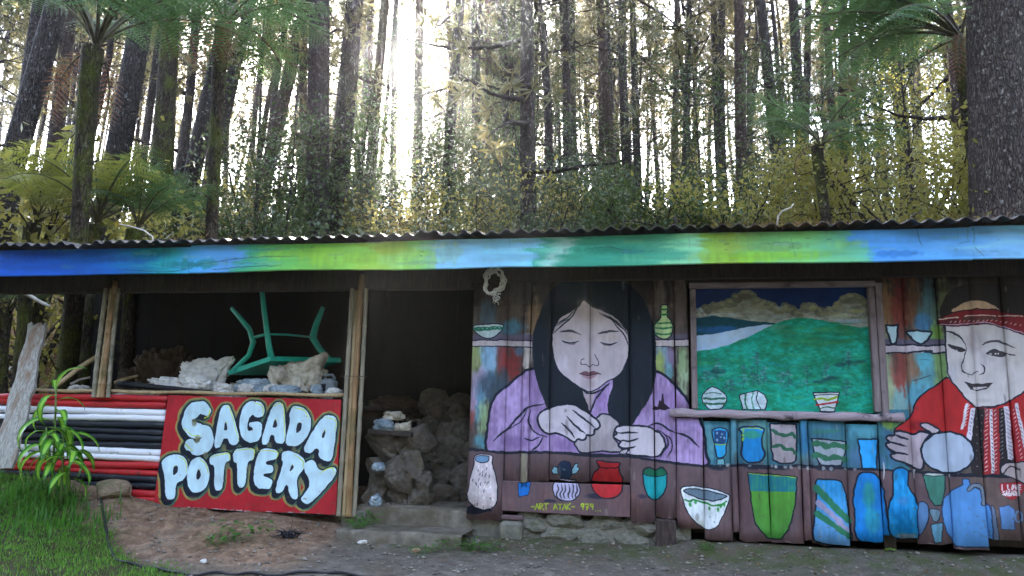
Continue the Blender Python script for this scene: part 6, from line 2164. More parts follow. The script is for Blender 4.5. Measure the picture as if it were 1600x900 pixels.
def pine_crown(seed, Lc=11.0, R=2.6, nbr=58, tuft=9, low=9, w=.026):
    r = np.random.default_rng(seed)
    mb, fo = MB(), Fol()
    for b in range(nbr + low):
        dead = b >= nbr
        u = r.random()
        z = Lc * u ** .85 if not dead else -8.5 * r.random()
        a = r.random() * 6.283
        ln = (R * (1.05 - .75 * u) * (.55 + .6 * r.random())) if not dead else R * (.2 + .65 * r.random())
        rise = .35 * r.normal() + (.25 if not dead else -.15)
        p = [np.array([0, 0, z])]
        d = np.array([math.cos(a), math.sin(a), rise])
        d /= np.linalg.norm(d)
        for s_ in range(4):
            d = unit(d + .22 * r.normal(size=3) + np.array([0, 0, .08 if not dead else -.03]))
            p.append(p[-1] + d * ln / 4)
        mb.tube(p, [.05, .036, .026, .016, .008], 4, caps=False)
        nt = tuft if not dead else (4 if r.random() < .55 else 0)
        if nt:
            t = .35 + .65 * r.random(nt)
            P = np.array(p)
            idx = np.clip((t * 4).astype(int), 0, 3)
            fr = (t * 4 - idx)[:, None]
            c = P[idx] * (1 - fr) + P[idx + 1] * fr
            dirs = P[idx + 1] - P[idx]
            off = r.normal(size=(nt, 3)) * .22 * ln / R * 1.6
            for q in range(nt):
                if q % 2 == 0:
                    mb.tube([c[q], c[q] + off[q]], [.008, .004], 3, caps=False)
            needles(fo, c + off, unit(dirs + off), r, 13, .23, w * .8)
    return combine('crown', mb, fo, [BARK, NEEDLE])


CROWNS = [pine_crown(500 + i, 10 + 2 * (i % 3), 2.2 + .5 * (i % 4), 52 + 6 * (i % 3), 9 + i % 3, 8 + 2 * (i % 2)) for i in range(7)]


def trunk_mesh(base, top_dir, H, rad, seed, mat, sides=10, rings=14, flare=1.5, rough=.05, bend=.12):
    r = np.random.default_rng(seed)
    V, F = [], []
    d = np.array(top_dir, float)
    bx, by = r.normal(size=2) * bend
    for j in range(rings):
        t = (j / (rings - 1)) ** 1.25
        z = t * H
        rr = rad * (1 - .72 * t) * (1 + (flare - 1) * math.exp(-z / (.45 if flare < 1.9 else 1.1)))
        cx = d[0] * z + bx * math.sin(t * 5 + seed)
        cy = d[1] * z + by * math.sin(t * 4 + seed)
        for k in range(sides):
            a = 2 * math.pi * k / sides
            q = rr * (1 + rough * (r.random() - .5) * 2)
            V.append((cx + q * math.cos(a), cy + q * math.sin(a), z - .35 * (j == 0)))
    for j in range(rings - 1):
        for k in range(sides):
            k2 = (k + 1) % sides
            F.append((j * sides + k, j * sides + k2, (j + 1) * sides + k2, (j + 1) * sides + k))
    return mesh_np('trunk', np.array(V), np.array(F), mat, smooth=True)


PINES = []


def pine(x, y, H, rad, dirx, diry, seed, label, group=None, mat=None, crown=True, name='pine_tree', frac=.5, cs=1.0, **kw):
    z = gz(x, y)
    root = empty(name, (x, y, z), label, 'pine tree', group)
    tm = trunk_mesh((x, y, z), (dirx, diry, 1), H, rad, seed, mat or (BARK if seed % 3 else BARKB), **kw)
    link('trunk', tm, (x, y, z), root)
    if crown:
        h0 = H * frac
        link('crown', CROWNS[seed % len(CROWNS)], (x + dirx * h0, y + diry * h0, z + h0), root, (0, 0, seed * 1.7), (cs * H * (1 - frac) / 11.0,) * 3)
    PINES.append((x, y))
    return root


# trunks one can tell apart: photo pixel at the foot, pixel at the top edge, width in pixels, stem diameter in metres
KEY = [
    ((-8, 240), 58, 44, .50, 'dark lichened pine trunk at the far left edge of the wood, leaning right', {}),
    ((30, 230), 66, 25, .34, 'second pine trunk from the left edge of the wood, spotted with pale lichen', {}),
    ((74, 260), 98, 26, .36, 'straight brown pine trunk just left of the big tree fern', {}),
    ((176, 250), 226, 40, .52, 'stout dark pine trunk just right of the big tree fern', {}),
    ((222, 262), 256, 13, .28, 'thin pale pine leaning right behind the stout dark trunk', {}),
    ((250, 330), 272, 36, .50, 'dark pine with a wide mossy yellow-green foot above the blue fascia', {'mat': BARKM, 'flare': 2.7}),
    ((306, 262), 366, 28, .42, 'pine trunk leaning right, left one of the close pair behind the fern fronds', {}),
    ((340, 270), 392, 22, .40, 'pine trunk leaning right, right one of the close pair behind the fern fronds', {}),
    ((412, 285), 470, 24, .40, 'slanting pine trunk half hidden by dark leaves left of the forked pine', {}),
    ((506, 352), 512, 38, .52, 'thick left stem of the forked pine above the green end of the fascia', {}),
    ((512, 352), 556, 34, .48, 'thick right stem of the forked pine, leaning right from the shared foot', {}),
    ((578, 280), 603, 19, .36, 'reddish sunlit pine just right of the forked pine', {'mat': BARKB}),
    ((616, 292), 622, 12, .28, 'thin pine between the reddish pine and the trunk under the sun', {}),
    ((650, 262), 657, 18, .38, 'dark reddish pine trunk standing in the sun glare', {'mat': BARKB}),
    ((712, 292), 690, 9, .24, 'thin crooked pine leaning left, right of the sun glare', {'bend': .3}),
    ((735, 304), 737, 15, .34, 'straight dark pine right of the thin crooked one', {}),
    ((798, 358), 783, 21, .40, 'tall pine leaning left at the centre, rising above the light blue fascia', {}),
    ((767, 330), 758, 12, .30, 'thin pine just left of the tall centre pine', {}),
    ((886, 310), 876, 17, .40, 'pine with a dark side branch right of the centre', {}),
    ((903, 318), 893, 11, .30, 'slim companion close beside the pine with the dark side branch', {}),
    ((957, 348), 944, 18, .36, 'clean straight grey pine trunk above the seam of green and lime fascia', {}),
    ((984, 305), 978, 16, .38, 'left stem of the dark pair right of the clean grey pine', {}),
    ((997, 305), 988, 13, .34, 'right stem of the dark pair right of the clean grey pine', {}),
    ((1058, 296), 1050, 12, .32, 'thin straight pine midway between the dark pair and the right-hand trio', {}),
    ((1128, 345), 1116, 13, .28, 'leftmost thin pine of the trio above the lime green fascia', {}),
    ((1142, 335), 1129, 15, .32, 'middle pine of the trio above the lime green fascia', {}),
    ((1168, 354), 1152, 19, .36, 'rightmost and nearest pine of the trio above the lime green fascia', {}),
    ((1223, 318), 1188, 20, .40, 'pine leaning left between the trio and the slim tree fern', {}),
    ((1258, 308), 1240, 20, .44, 'grey pine directly left of the slim tree fern', {}),
    ((1303, 342), 1292, 14, .32, 'dark pine right behind the slim tree fern', {}),
    ((1352, 300), 1338, 12, .32, 'thin pine above the join of lime and blue fascia', {}),
    ((1420, 292), 1396, 19, .44, 'dark pine behind the drooping fern fronds on the right', {}),
    ((1442, 280), 1418, 15, .38, 'slim pine just right of the dark one behind the drooping fronds', {}),
    ((1500, 236), 1478, 16, .42, 'pale pine close to the left side of the massive right trunk', {}),
    ((1572, 336), 1556, 108, 1.06, 'massive grey pine trunk with flaking bark at the right edge of the photo', {'mat': BARKG, 'sides': 40, 'rings': 40, 'rough': .035, 'flare': 1.12, 'bend': .02}),
]
KEYROOTS = []
for i, ((bx_, by_), tx, wpx, dia, lb, kw) in enumerate(KEY):
    depth = FPX * dia / wpx
    d0 = CF * FPX + CR * (bx_ - 800) + CU * (450 - by_)
    P = CAM + d0 * (depth / FPX)
    d1 = CF * FPX + CR * (tx - 800) + CU * (450 - 0)
    Q = CAM + d1 * ((P[1] - CAM[1]) / d1[1])
    sl = (Q[0] - P[0]) / (Q[2] - P[2])
    y = max(float(P[1]), 4.7)
    x = float(P[0])
    for _ in range(3):
        zg = gz(x, y)
        x = float(P[0] + sl * (zg - P[2]))
    H = 19 + 5 * ((i * 7) % 5) / 4 + (3 if dia > .45 else 0)
    kr = pine(x, y, H, dia / 2 * 1.06, sl, .01 * (i % 3 - 1), 1000 + i, lb, 'tall pines nearest the shed', frac=.62, cs=.9, **kw)
    kr['_slope'] = (float(sl), .01 * (i % 3 - 1))
    kr['_rad'] = dia / 2
    KEYROOTS.append(kr)

# dead side branches still hanging on the nearer trunks
def dead_branch(seed):
    rr_ = np.random.default_rng(seed)
    mb = MB()
    fo = Fol()
    p, d = np.zeros(3), unit(np.array([1, .2 * rr_.normal(), .15 + .3 * rr_.normal()]))
    P = [p]
    for k in range(7):
        d = unit(d + .22 * rr_.normal(size=3) + np.array([0, 0, -.05]))
        P.append(P[-1] + d * .24)
    mb.tube(P, [.030 * (1 - .13 * k) for k in range(8)], 5, caps=False)
    tips, td = [], []
    for k in range(2, 8):
        for q in range(2):
            e = unit(d + rr_.normal(size=3) * .8)
            L = .25 + .4 * rr_.random()
            m1 = P[k] + e * L * .5 + np.array([0, 0, .03])
            mb.tube([P[k], m1, P[k] + e * L], [.009, .006, .003], 3, caps=False)
            if rr_.random() < (.75 if seed % 2 else .25):
                tips += [m1, P[k] + e * L]
                td += [e, e]
    if tips:
        needles(fo, np.array(tips), np.array(td), rr_, 16, .2, .014)
    return combine('dead_branch', mb, fo, [BARK, NEEDLE])


DB = [dead_branch(900 + i) for i in range(6)]
rb = np.random.default_rng(17)
for root in list(KEYROOTS):
    tr = [c for c in root.children if c.name.startswith('trunk')][0]
    sl = root['_slope']
    rad_ = root['_rad']
    for k in range(int(rb.integers(2, 6)) if rad_ < .4 else 0):
        h = 2.2 + 7.5 * rb.random()
        a = rb.random() * 6.28
        link('dead_branch', DB[int(rb.integers(6))], tuple(np.array(root.location) + np.array([sl[0] * h, sl[1] * h, h])), root, (rb.normal() * .3, .1 + .3 * rb.normal(), a), .6 + .6 * rb.random())
    del root['_slope'], root['_rad']

# the rest of the wood
r = np.random.default_rng(88)
cnt = 0
tries = 0
SHORT = ['far left lichened pine', 'second left pine', 'brown pine left of the fern', 'stout dark pine', 'thin pale pine', 'mossy-footed pine', 'left of the close pair', 'right of the close pair', 'slanting pine', 'forked pine',
         'forked pine right stem', 'reddish pine', 'thin pine beside it', 'glare-lit pine', 'thin crooked pine', 'straight dark pine', 'tall centre pine', 'thin pine left of centre', 'side-branch pine', 'its slim companion', 'clean grey pine', 'dark pair left stem',
         'dark pair right stem', 'thin straight pine', 'trio left pine', 'trio middle pine', 'trio right pine', 'left-leaning pine', 'grey pine by the slim fern', 'pine behind the slim fern', 'thin pine over the blue join', 'dark pine behind the fronds', 'slim pine behind the fronds', 'pale pine', 'massive right trunk']
KPX = sorted([(k[0][0] * .55 + k[1] * .45, n) for k, n in zip(KEY, SHORT)])
LATER = []
NTH = ['nearest', 'second nearest', 'third nearest', 'fourth nearest', 'fifth nearest', 'sixth nearest', 'seventh nearest', 'eighth nearest', 'ninth nearest', 'tenth nearest']


def give_labels():
    """each remaining plant is told by the two known trunks it shows between and by its rank from the front"""
    slots = {}
    for o, what in LATER:
        p = np.array(o.location) + np.array([0, 0, 1.5]) - CAM
        q = p @ CF
        px = 800 + FPX * (p @ CR) / q
        k = sum(1 for a_, _ in KPX if a_ < px)
        slots.setdefault((what, k), []).append((q, px, o))
    for (what, k), lst in slots.items():
        lst.sort(key=lambda t_: t_[0])
        for n_, (q, px, o) in enumerate(lst):
            if k == 0: where = 'left of the ' + KPX[0][1]
            elif k == len(KPX): where = 'beyond the ' + KPX[-1][1]
            else: where = 'between %s and %s' % (KPX[k - 1][1], KPX[k][1])
            rank = NTH[n_] if n_ < len(NTH) else str(n_ + 1) + 'th nearest'
            o['label'] = ' '.join(('%s %s, %s' % (rank, what, where)).split()[:16])
while cnt < 225 and tries < 6000:
    tries += 1
    az = math.radians(r.uniform(-50, 30))
    dist = 15 + 62 * r.random() ** .8
    x = CAM[0] + dist * math.sin(az)
    y = CAM[1] + dist * math.cos(az)
    if y < 9 or any((x - a) ** 2 + (y - b) ** 2 < (1.0 + dist * .012) ** 2 for a, b in PINES):
        continue
    dia = .20 + .20 * r.random()
    sun_gap = abs(math.degrees(az) + 20) < 3.2
    if abs(math.degrees(az) + 19.4) < 1.8 and dist > 20: continue
    if cnt >= 205: az = math.radians(r.uniform(-16.2, -10.5)); x, y = CAM[0] + dist * math.sin(az), CAM[1] + dist * math.cos(az)
    H = 13 + 10 * r.random()
    LATER.append((pine(x, y, H, dia / 2, .035 * r.normal() + .01, .03 * r.normal(), int(2000 + cnt), 'slender pine', 'slender pines crowding the slope', frac=.25 + .32 * r.random(), cs=.85 + .3 * r.random(), sides=7, rings=9, bend=.25), 'slender pine'))
    cnt += 1

# ------------------------------------------------------------------ shrubs, saplings, ferns


def shrub_mesh(seed, R, H, n, leaf, mat, stems=7):
    r = np.random.default_rng(seed)
    mb, fo = MB(), Fol()
    tips = []
    for k in range(stems):
        a, sp = r.random() * 6.28, R * (.2 + .7 * r.random())
        top = np.array([math.cos(a) * sp, math.sin(a) * sp, H * (.55 + .4 * r.random())])
        b0 = np.array([math.cos(a) * .08, math.sin(a) * .08, -.1])
        m1 = b0 * .5 + top * .5 + np.array([0, 0, .12 * H]) + r.normal(size=3) * .06
        mb.tube([b0, m1, top], [.022, .014, .006], 5, caps=False)
        for q in range(5):
            t = .3 + .7 * r.random()
            s0 = (m1 * (1 - t) + top * t) if t > .5 else (b0 * (1 - t) + m1 * t)
            e = s0 + unit(r.normal(size=3) + np.array([math.cos(a) * .6, math.sin(a) * .6, .4])) * R * (.2 + .3 * r.random())
            mb.tube([s0, (s0 + e) / 2 + np.array([0, 0, .04]), e], [.009, .006, .003], 4, caps=False)
            tips += [e, (s0 + e) / 2]
        tips.append(top)
    tips = np.array(tips)
    k = r.integers(0, len(tips), n)
    c = tips[k] + r.normal(size=(n, 3)) * R * .13
    out = unit(c - np.array([0, 0, H * .35]))
    d = unit(out * .6 + r.normal(size=(n, 3)) * .7)
    nrm = unit(np.array([0, 0, 1.0]) + r.normal(size=(n, 3)) * .7)
    s = unit(np.cross(d, nrm))
    L = (leaf * (.6 + .8 * r.random(n)))[:, None]
    fo.quad(np.stack([c, c + d * L * .45 + s * L * .26, c + d * L, c + d * L * .45 - s * L * .26], 1))
    return combine('foliage', mb, fo, [BARK, mat])


SH = [shrub_mesh(600 + i, 1.0 + .15 * (i % 3), 1.5 + .25 * (i % 4), 3300, .046 + .010 * (i % 3), (LEAF_A, LEAF_C, LEAF_B)[i % 3], 7 + i % 3) for i in range(9)]


def put_shrub(px, py, depth, kind, sc_, label, group=None, zoff=0.0):
    d0 = CF * FPX + CR * (px - 800) + CU * (450 - py)
    P = CAM + d0 * (depth / FPX)
    x, y = float(P[0]), max(float(P[1]), 4.4)
    i = kind + 3 * random.randrange(3)
    o = link('shrub', SH[i], (x, y, gz(x, y) + zoff), None, (0, 0, random.random() * 6.28), sc_)
    return tag(o, label, 'shrub', group)


# a shrub by its colour (0 dark, 1 grey-green, 2 yellow) and place
for px, py, dep, k, s_, lb in [
    (20, 340, 13.6, 2, 2.5, 'yellow-lit shrub at the far left above the blue fascia'), (80, 330, 13.8, 2, 2.3, 'yellow-green shrub left of the mossy pine foot'),
    (330, 330, 15, 2, 1.0, 'small yellow shrub between the mossy pine and the slanting trunk'), (395, 340, 14, 0, 1.5, 'dark bushy shrub right of the close pine pair'),
    (455, 335, 14, 0, 1.7, 'dense dark shrub directly left of the forked pine'), (560, 320, 15.5, 0, 1.8, 'tall dark shrub right of the forked pine foot'),
    (610, 330, 14, 2, 1.1, 'golden-leaved shrub low beside the big grey bush'), (650, 320, 14, 1, 1.9, 'big grey-green bush glittering below the sun'),
    (705, 330, 14.5, 1, 1.6, 'grey-green bush right of the big glittering one'), (745, 345, 16, 1, 1.2, 'low pale bush left of the tall centre pine'),
    (850, 330, 17, 1, 1.5, 'grey-green bush right of the tall centre pine'), (905, 330, 17, 1, 1.5, 'pale bush below the pine with the dark side branch'),
    (1010, 330, 15.5, 0, 1.5, 'dark bush right of the clean grey pine'), (1060, 325, 15, 0, 1.9, 'broad dark bush below the thin straight pine'),
    (1105, 335, 14.5, 0, 1.3, 'dark bush at the foot of the leftmost trio pine'), (1200, 335, 15, 0, 1.2, 'dark low bush between the trio and the leaning pine'),
    (1330, 330, 14.5, 0, 1.2, 'dark green bush right of the slim tree fern'), (1385, 330, 14.5, 2, 1.5, 'yellow-lit bush below the drooping fern fronds'),
    (1440, 325, 14.5, 2, 1.7, 'big yellow-lit bush near the massive right trunk'), (1490, 320, 14, 2, 1.7, 'golden bush touching the left side of the massive right trunk'),
    (1250, 345, 16, 2, 1.0, 'small yellow bush at the foot of the grey pine beside the tree fern')]:
    put_shrub(px, py, dep, k, s_, lb)
for px, dep, k, s_, lb in [(360, 17, 0, 2.3, 'tall dark bush filling the gap right of the close pine pair'), (420, 18, 1, 2.4, 'tall grey-green bush behind the slanting trunk'), (470, 17, 0, 2.5, 'tall dark bush left of the forked pine, behind the dense shrub'), (545, 19, 0, 2.6, 'tall dark bush behind the forked pine'),
                           (600, 18, 0, 2.4, 'tall dark bush below the reddish pine'), (640, 20, 1, 2.3, 'tall grey-green bush behind the big glittering one'), (690, 19, 1, 2.0, 'mid-height grey-green bush below the thin crooked pine'), (760, 21, 0, 2.0, 'dark bush at the foot of the tall centre pine'),
                           (830, 21, 1, 2.2, 'tall grey-green bush right of the tall centre pine'), (290, 18, 2, 2.0, 'tall yellowish bush right of the mossy pine foot'), (930, 22, 0, 2.2, 'tall dark bush left of the clean grey pine')]:
    put_shrub(px, 330, dep, k, s_ * .78, lb)
for i in range(80):
    az = math.radians(r.uniform(-47, 27))
    dist = 14 + 30 * r.random()
    x, y = CAM[0] + dist * math.sin(az), CAM[1] + dist * math.cos(az)
    if y < 6 or (dist > 22 and abs(math.degrees(az) + 19.4) < 1.2): continue
    k = (0, 1, 2, 0, 1)[i % 5] + 3 * (i % 3)
    LATER.append((tag(link('shrub', SH[k], (x, y, gz(x, y) - .1), None, (0, 0, i * 1.3), .8 + .9 * r.random()), 'shrub', 'shrub', 'shrubs of the undergrowth up the slope'), ('dark green shrub', 'grey-green shrub', 'yellowish shrub')[k % 3]))


def sapling_mesh(seed, H, n, leaf, mat):
    r = np.random.default_rng(seed)
    mb, fo = MB(), Fol()
    pts = [np.array([.15 * math.sin(t * 3 + seed), .12 * math.cos(t * 2.3), t * H - .2 * (t == 0)]) for t in np.linspace(0, 1, 9)]
    mb.tube(pts, [.05 * (1 - .85 * t) for t in np.linspace(0, 1, 9)], 6, caps=False)
    C_, D_ = [], []
    for b in range(26):
        t = .25 + .75 * r.random()
        s0 = pts[min(int(t * 8), 7)]
        a = r.random() * 6.28
        ln = H * .22 * (1.2 - .7 * t) * (.5 + r.random())
        d = unit(np.array([math.cos(a), math.sin(a), .25 + .3 * r.normal()]))
        m1 = s0 + d * ln * .5
        e = s0 + d * ln + np.array([0, 0, .06 * r.normal()])
        mb.tube([s0, m1, e], [.014, .009, .004], 4, caps=False)
        for q in range(3):
            u = .35 + .6 * r.random()
            f0 = s0 + d * ln * u
            f1 = f0 + unit(d + r.normal(size=3) * .7) * ln * .35
            mb.tube([f0, f1], [.006, .003], 3, caps=False)
            C_ += [f0, f1, f1]
            D_ += [d, f1 - f0, f1 - f0]
        C_.append(e)
        D_.append(d)
    C_, D_ = np.array(C_), unit(np.array(D_))
    k = r.integers(0, len(C_), n)
    c = C_[k] + r.normal(size=(n, 3)) * H * .035
    d = unit(D_[k] * .5 + r.normal(size=(n, 3)) * .7 + np.array([0, 0, -.2]))
    s = unit(np.cross(d, unit(np.array([0, 0, 1.0]) + r.normal(size=(n, 3)) * .6)))
    L = (leaf * (.6 + .8 * r.random(n)))[:, None]
    fo.quad(np.stack([c, c + d * L * .45 + s * L * .27, c + d * L, c + d * L * .45 - s * L * .27], 1))
    v, ft, fq = fo.arrays()
    tr = mesh_np('trunk', np.array(mb.v), np.array([f for f in mb.f if len(f) == 4]), BARK, smooth=True)
    return tr, mesh_np('crown', v, fq, mat)


SAP = [sapling_mesh(700 + i, 5.5 + i % 3, 2300 + 250 * (i % 3), .085, (LEAF_A, LEAF_C, LEAF_A, LEAF_B)[i % 4]) for i in range(8)]


def sapling(x, y, i, s_, label, group=None):
    z = gz(x, y)
    root = empty('sapling', (x, y, z), label, 'young tree', group)
    a = random.random() * 6.28
    link('trunk', SAP[i][0], (x, y, z), root, (0, 0, a), s_)
    link('crown', SAP[i][1], (x, y, z), root, (0, 0, a), s_)
    return root


for px, dep, i, s_, lb in [(440, 15, 0, 1.0, 'dark leafy young tree covering the slanting trunk left of the forked pine'), (395, 17, 2, 1.1, 'dark leafy young tree right of the close pine pair'), (570, 18, 4, .9, 'dark leafy young tree right of the forked pine'),
                           (800, 22, 1, 1.25, 'grey-green young tree behind the tall centre pine'), (840, 25, 5, 1.2, 'pale young tree right of the tall centre pine'), (1000, 22, 2, 1.0, 'dark young tree around the dark pair of stems'),
                           (1090, 18, 0, .95, 'dark young tree left of the trio'), (1210, 20, 6, 1.0, 'dark young tree behind the leaning pine'), (1420, 17, 3, 1.1, 'yellow-leaved young tree behind the drooping fern fronds'), (1490, 19, 7, 1.1, 'yellow young tree beside the massive right trunk'),
                           (690, 20, 5, .8, 'pale young tree below the sun glare'), (100, 16, 3, .8, 'yellow-leaved young tree beside the big tree fern')]:
    d0 = CF * FPX + CR * (px - 800) + CU * (450 - 330)
    P = CAM + d0 * (dep / FPX)
    sapling(float(P[0]), float(P[1]), i, s_, lb)
for i in range(30):
    az = math.radians(r.uniform(-47, 27))
    if abs(math.degrees(az) + 19.4) < 3: az += math.radians(6)
    dist = 24 + 36 * r.random()
    LATER.append((sapling(CAM[0] + dist * math.sin(az), CAM[1] + dist * math.cos(az), i % 8, .8 + .6 * r.random(), 'young tree', 'young trees up the slope'), 'young leafy tree'))
give_labels()


STALK = surf('fern_stalk', hexc(50, 44, 30), hexc(92, 84, 52), 14, rough=.7, bump=.1)


def frond_mesh(seed, L, droop, mat, n=26, wid=.30, bare=.27):
    """feathery fern frond along +X, arching"""
    r = np.random.default_rng(seed)
    mb, fo = MB(), Fol()
    ts = np.linspace(0, 1, 15)
    ang = .95 - droop * ts * 1.6
    x = np.concatenate([[0], np.cumsum(np.cos(ang[:-1]))]) * L / 14
    z = np.concatenate([[0], np.cumsum(np.sin(ang[:-1]))]) * L / 14
    P = np.stack([x, 0 * x, z], 1)
    mb.tube(P, [.019 * (1 - .9 * t) * L / 2 + .002 for t in ts], 5, caps=False)
    for i in range(n):
        t = bare + (.99 - bare) * i / (n - 1)
        c = np.array([np.interp(t, ts, x), 0, np.interp(t, ts, z)])
        tg = np.array([math.cos(np.interp(t, ts, ang)), 0, math.sin(np.interp(t, ts, ang))])
        pl = L * wid * math.sin(math.pi * min(1, (t - bare) / (1 - bare) * .84 + .15)) ** .7 * (.9 + .2 * r.random())
        for sgn in (-1, 1):
            d = unit(np.array([0, sgn, 0]) + tg * .45 + np.array([0, 0, -.22 + .12 * r.normal()]))
            m = 12
            u = np.linspace(.06, 1, m)[:, None]
            q = c + d * pl * u + np.array([0, 0, -.12]) * pl * u * u
            w = pl * .115 * (1.05 - u) ** .8 + .004
            up = unit(np.cross(d, tg))
            sd = unit(np.cross(up, d))
            for s2 in (-1, 1):
                a0 = q
                a1 = q + sd * s2 * w + d * w * .5
                a2 = q + d * pl * .052
                fo.tri(np.stack([a0, a1, a2], 1))
    v, ft, fq = fo.arrays()
    bv = np.array(mb.v)
    f4 = np.array([f for f in mb.f if len(f) == 4])
    return mesh_np('frond', np.vstack([bv, v]), [f4, ft + len(bv)], [STALK, mat], [0] * len(f4) + [1] * len(ft), smooth=False)


FR = [frond_mesh(800 + i, 2.0, .55 + .18 * i, FERN) for i in range(4)]
FRY = [frond_mesh(820 + i, 2.0, .6 + .2 * i, FERN_Y) for i in range(3)]
DEADF = [frond_mesh(830, 1.5, 1.5, M['dead'], 22, .16, .08)]


def tree_fern(base_px, top_px, depth, rad, nf, sc_, label, azs=None, mats=FR, dead=3, tilt=0.0):
    d0 = CF * FPX + CR * (top_px[0] - 800) + CU * (450 - top_px[1])
    T = CAM + d0 * (depth / FPX)
    T = np.array(T, float)
    d1 = CF * FPX + CR * (base_px[0] - 800) + CU * (450 - base_px[1])
    B = CAM + d1 * ((T[1] - CAM[1]) / d1[1])
    zg = gz(float(B[0]), float(T[1]))
    B = np.array([B[0], T[1], min(zg, T[2] - .3)])
    root = empty('tree_fern', tuple(B), label, 'tree fern')
    mb = MB()
    n_ = 16
    rr_ = np.random.default_rng(int(top_px[0]))
    pts = [tuple(B * (1 - t) + T * t + np.array([.05 * math.sin(t * 5), 0, -.2 * (t == 0)])) for t in np.linspace(0, 1, n_)]
    mb.tube(pts, [rad * (1.25 - .3 * math.sin(t * 3) + .12 * rr_.random()) for t in np.linspace(0, 1, n_)], 11)
    # stubs of old stalks
    for k in range(40):
        t = rr_.random()
        c = np.array(B) * (1 - t) + T * t
        a = rr_.random() * 6.28
        e = np.array([math.cos(a), math.sin(a), .7])
        mb.tube([c + e * rad * .7, c + e * rad * 1.5], [.02, .012], 4)
    mb.build('trunk', BARKM, root, smooth=True)
    for k in range(nf):
        a = (azs[k % len(azs)] if azs else k * 2.399) + rr_.normal() * .12
        link('frond', mats[k % len(mats)], tuple(T + np.array([0, 0, .02])), root, (rr_.normal() * .15, -.25 * rr_.random() + tilt + (.45 if k % 3 == 2 else 0), a), sc_ * (.85 + .3 * rr_.random()))
    for k in range(dead):
        link('dead_frond', DEADF[0], tuple(T), root, (rr_.normal() * .2, .9, rr_.random() * 6.28), sc_ * .8)
    return root


tree_fern((131, 350), (150, 76), 11.0, .115, 14, 1.35, 'big tree fern with a brown trunk and long arching fronds at the upper left', azs=[0.1, 2.2, -.5, 3.6, .5, -1.2, 1.3, 4.6, -.2, 3.0, .8, -.9, 5.4, .25, 1.8, -.7, 0.0], dead=2)
tree_fern((1303, 345), (1281, 228), 13.5, .08, 11, .78, 'slim tree fern with a bare curved trunk above the lime and blue fascia', dead=2)
tree_fern((1530, 300), (1502, 62), 13.2, .08, 14, 1.35, 'tree fern beside the massive right trunk with dark fronds drooping left', azs=[3.1, 3.4, 2.8, 3.75, 2.5, 4.1, 2.1, 4.6, 3.25, 1.6, 2.95, 3.6], tilt=.18)
tree_fern((340, 300), (352, 40), 13.0, .10, 12, 1.1, 'tree fern half hidden among the close pine pair, its fronds hanging over the slanting trunk', dead=4)
tree_fern((150, 372), (150, 352), 11.8, .10, 15, .85, 'low yellow-green fern clump above the blue fascia, right of the big fern trunk', mats=FRY + FR[:2], dead=0, tilt=-.25)
tree_fern((55, 372), (55, 350), 12.2, .10, 13, .8, 'low yellow fern clump at the left above the blue fascia', mats=FRY, dead=0, tilt=-.25)
tree_fern((215, 376), (215, 360), 12.0, .10, 11, .7, 'low green fern clump left of the mossy pine foot', mats=FR, dead=0, tilt=-.25)
tree_fern((12, 520), (10, 490), 12.4, .10, 9, .7, 'green fern seen under the roof at the far left end', mats=FR, dead=0, tilt=-.1)
tree_fern((60, 500), (62, 476), 13.2, .10, 9, .7, 'small green fern seen under the roof behind the leaning plank', mats=FR, dead=0, tilt=-.1)

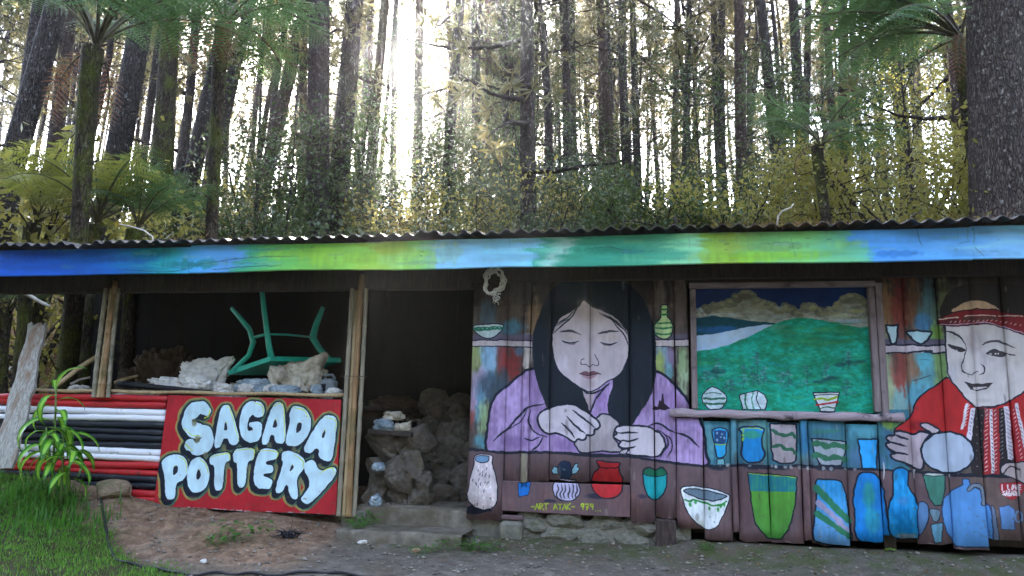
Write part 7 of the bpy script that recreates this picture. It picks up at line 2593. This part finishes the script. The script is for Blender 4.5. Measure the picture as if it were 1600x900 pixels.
# low ground cover over the slope
N = 42000
az = np.radians(r.uniform(-50, 30, N))
dist = 11.5 + 44 * r.random(N) ** 1.5
x, y = CAM[0] + dist * np.sin(az), CAM[1] + dist * np.cos(az)
k = y > 4.5
x, y, dist = x[k], y[k], dist[k]
n = len(x)
L = (.05 + .0045 * dist) * (.6 + .9 * r.random(n))
c = np.stack([x, y, ground_z(x, y) + .55 * r.random(n) ** 1.6 * (.4 + fbm(x * .8, y * .8, 55, 2))], 1)
d = unit(r.normal(size=(n, 3)) + np.array([0, 0, .5]))
s = unit(np.cross(d, unit(np.array([0, 0, 1.0]) + r.normal(size=(n, 3)) * .6)))
L = L[:, None]
V = np.stack([c, c + d * L * .45 + s * L * .25, c + d * L, c + d * L * .45 - s * L * .25], 1)
COVER = leafmat('ground_cover_leaf', hexc(44, 58, 26), hexc(92, 98, 44), hexc(180, 172, 100), .4, .45, hexc(136, 114, 76))
tag(link('undergrowth', mesh_np('undergrowth', V.reshape(-1, 3), np.arange(n * 4).reshape(-1, 4), COVER), (0, 0, 0)), 'low leafy undergrowth covering the slope between the trees', 'undergrowth', None, 'stuff')

# unseen trees behind the camera, added to darken the eave and interior
mb, fo = MB(), Fol()
for i in range(64):
    a = math.radians(r.uniform(95, 265)) if i < 52 else math.radians(r.choice([72, 288]) + r.normal() * 8)
    dist = 17 + 24 * r.random()
    x, y = CAM[0] + dist * math.sin(a), CAM[1] + dist * math.cos(a)
    if y > -10: y = min(y, -4)
    H = 15 + 7 * r.random()
    z = gz(x, y)
    mb.tube([(x, y, z - .3), (x + .3 * r.normal(), y, z + H * .5), (x, y, z + H)], [.2, .15, .04], 6, caps=False)
    n = 420
    t = r.random(n) ** .8
    c = np.stack([x + r.normal(size=n) * 1.5 * (1.2 - .8 * t), y + r.normal(size=n) * 1.5 * (1.2 - .8 * t), z + H * (.12 + .9 * t)], 1)
    d = unit(r.normal(size=(n, 3)))
    s = unit(np.cross(d, r.normal(size=(n, 3))))
    L = (.9 + .6 * r.random(n))[:, None]
    fo.quad(np.stack([c, c + d * L * .45 + s * L * .3, c + d * L, c + d * L * .45 - s * L * .3], 1))
tag(link('shading_wood', combine('shading_wood', mb, fo, [BARK, NEEDLE]), (0, 0, 0)), 'unseen wood behind the viewpoint, added to shade the shed front', 'shading_wood', None, 'stuff')

# ------------------------------------------------------------------ thin morning haze in the wood
hz = NT('haze_air')
hz.t.nodes.remove(hz.b)
pv = hz.n('VolumePrincipled')
pv.inputs['Color'].default_value = (.93, .95, 1.0, 1)
pv.inputs['Density'].default_value = .00055
pv.inputs['Anisotropy'].default_value = .85
hz.l(pv.outputs[0], hz.out.inputs['Volume'])
HB = MB().box((0, 20, 8), (420, 330, 90))
ho = HB.build('haze', hz.m, None)
tag(ho, 'thin pale haze hanging in the wood', 'haze', None, 'stuff')
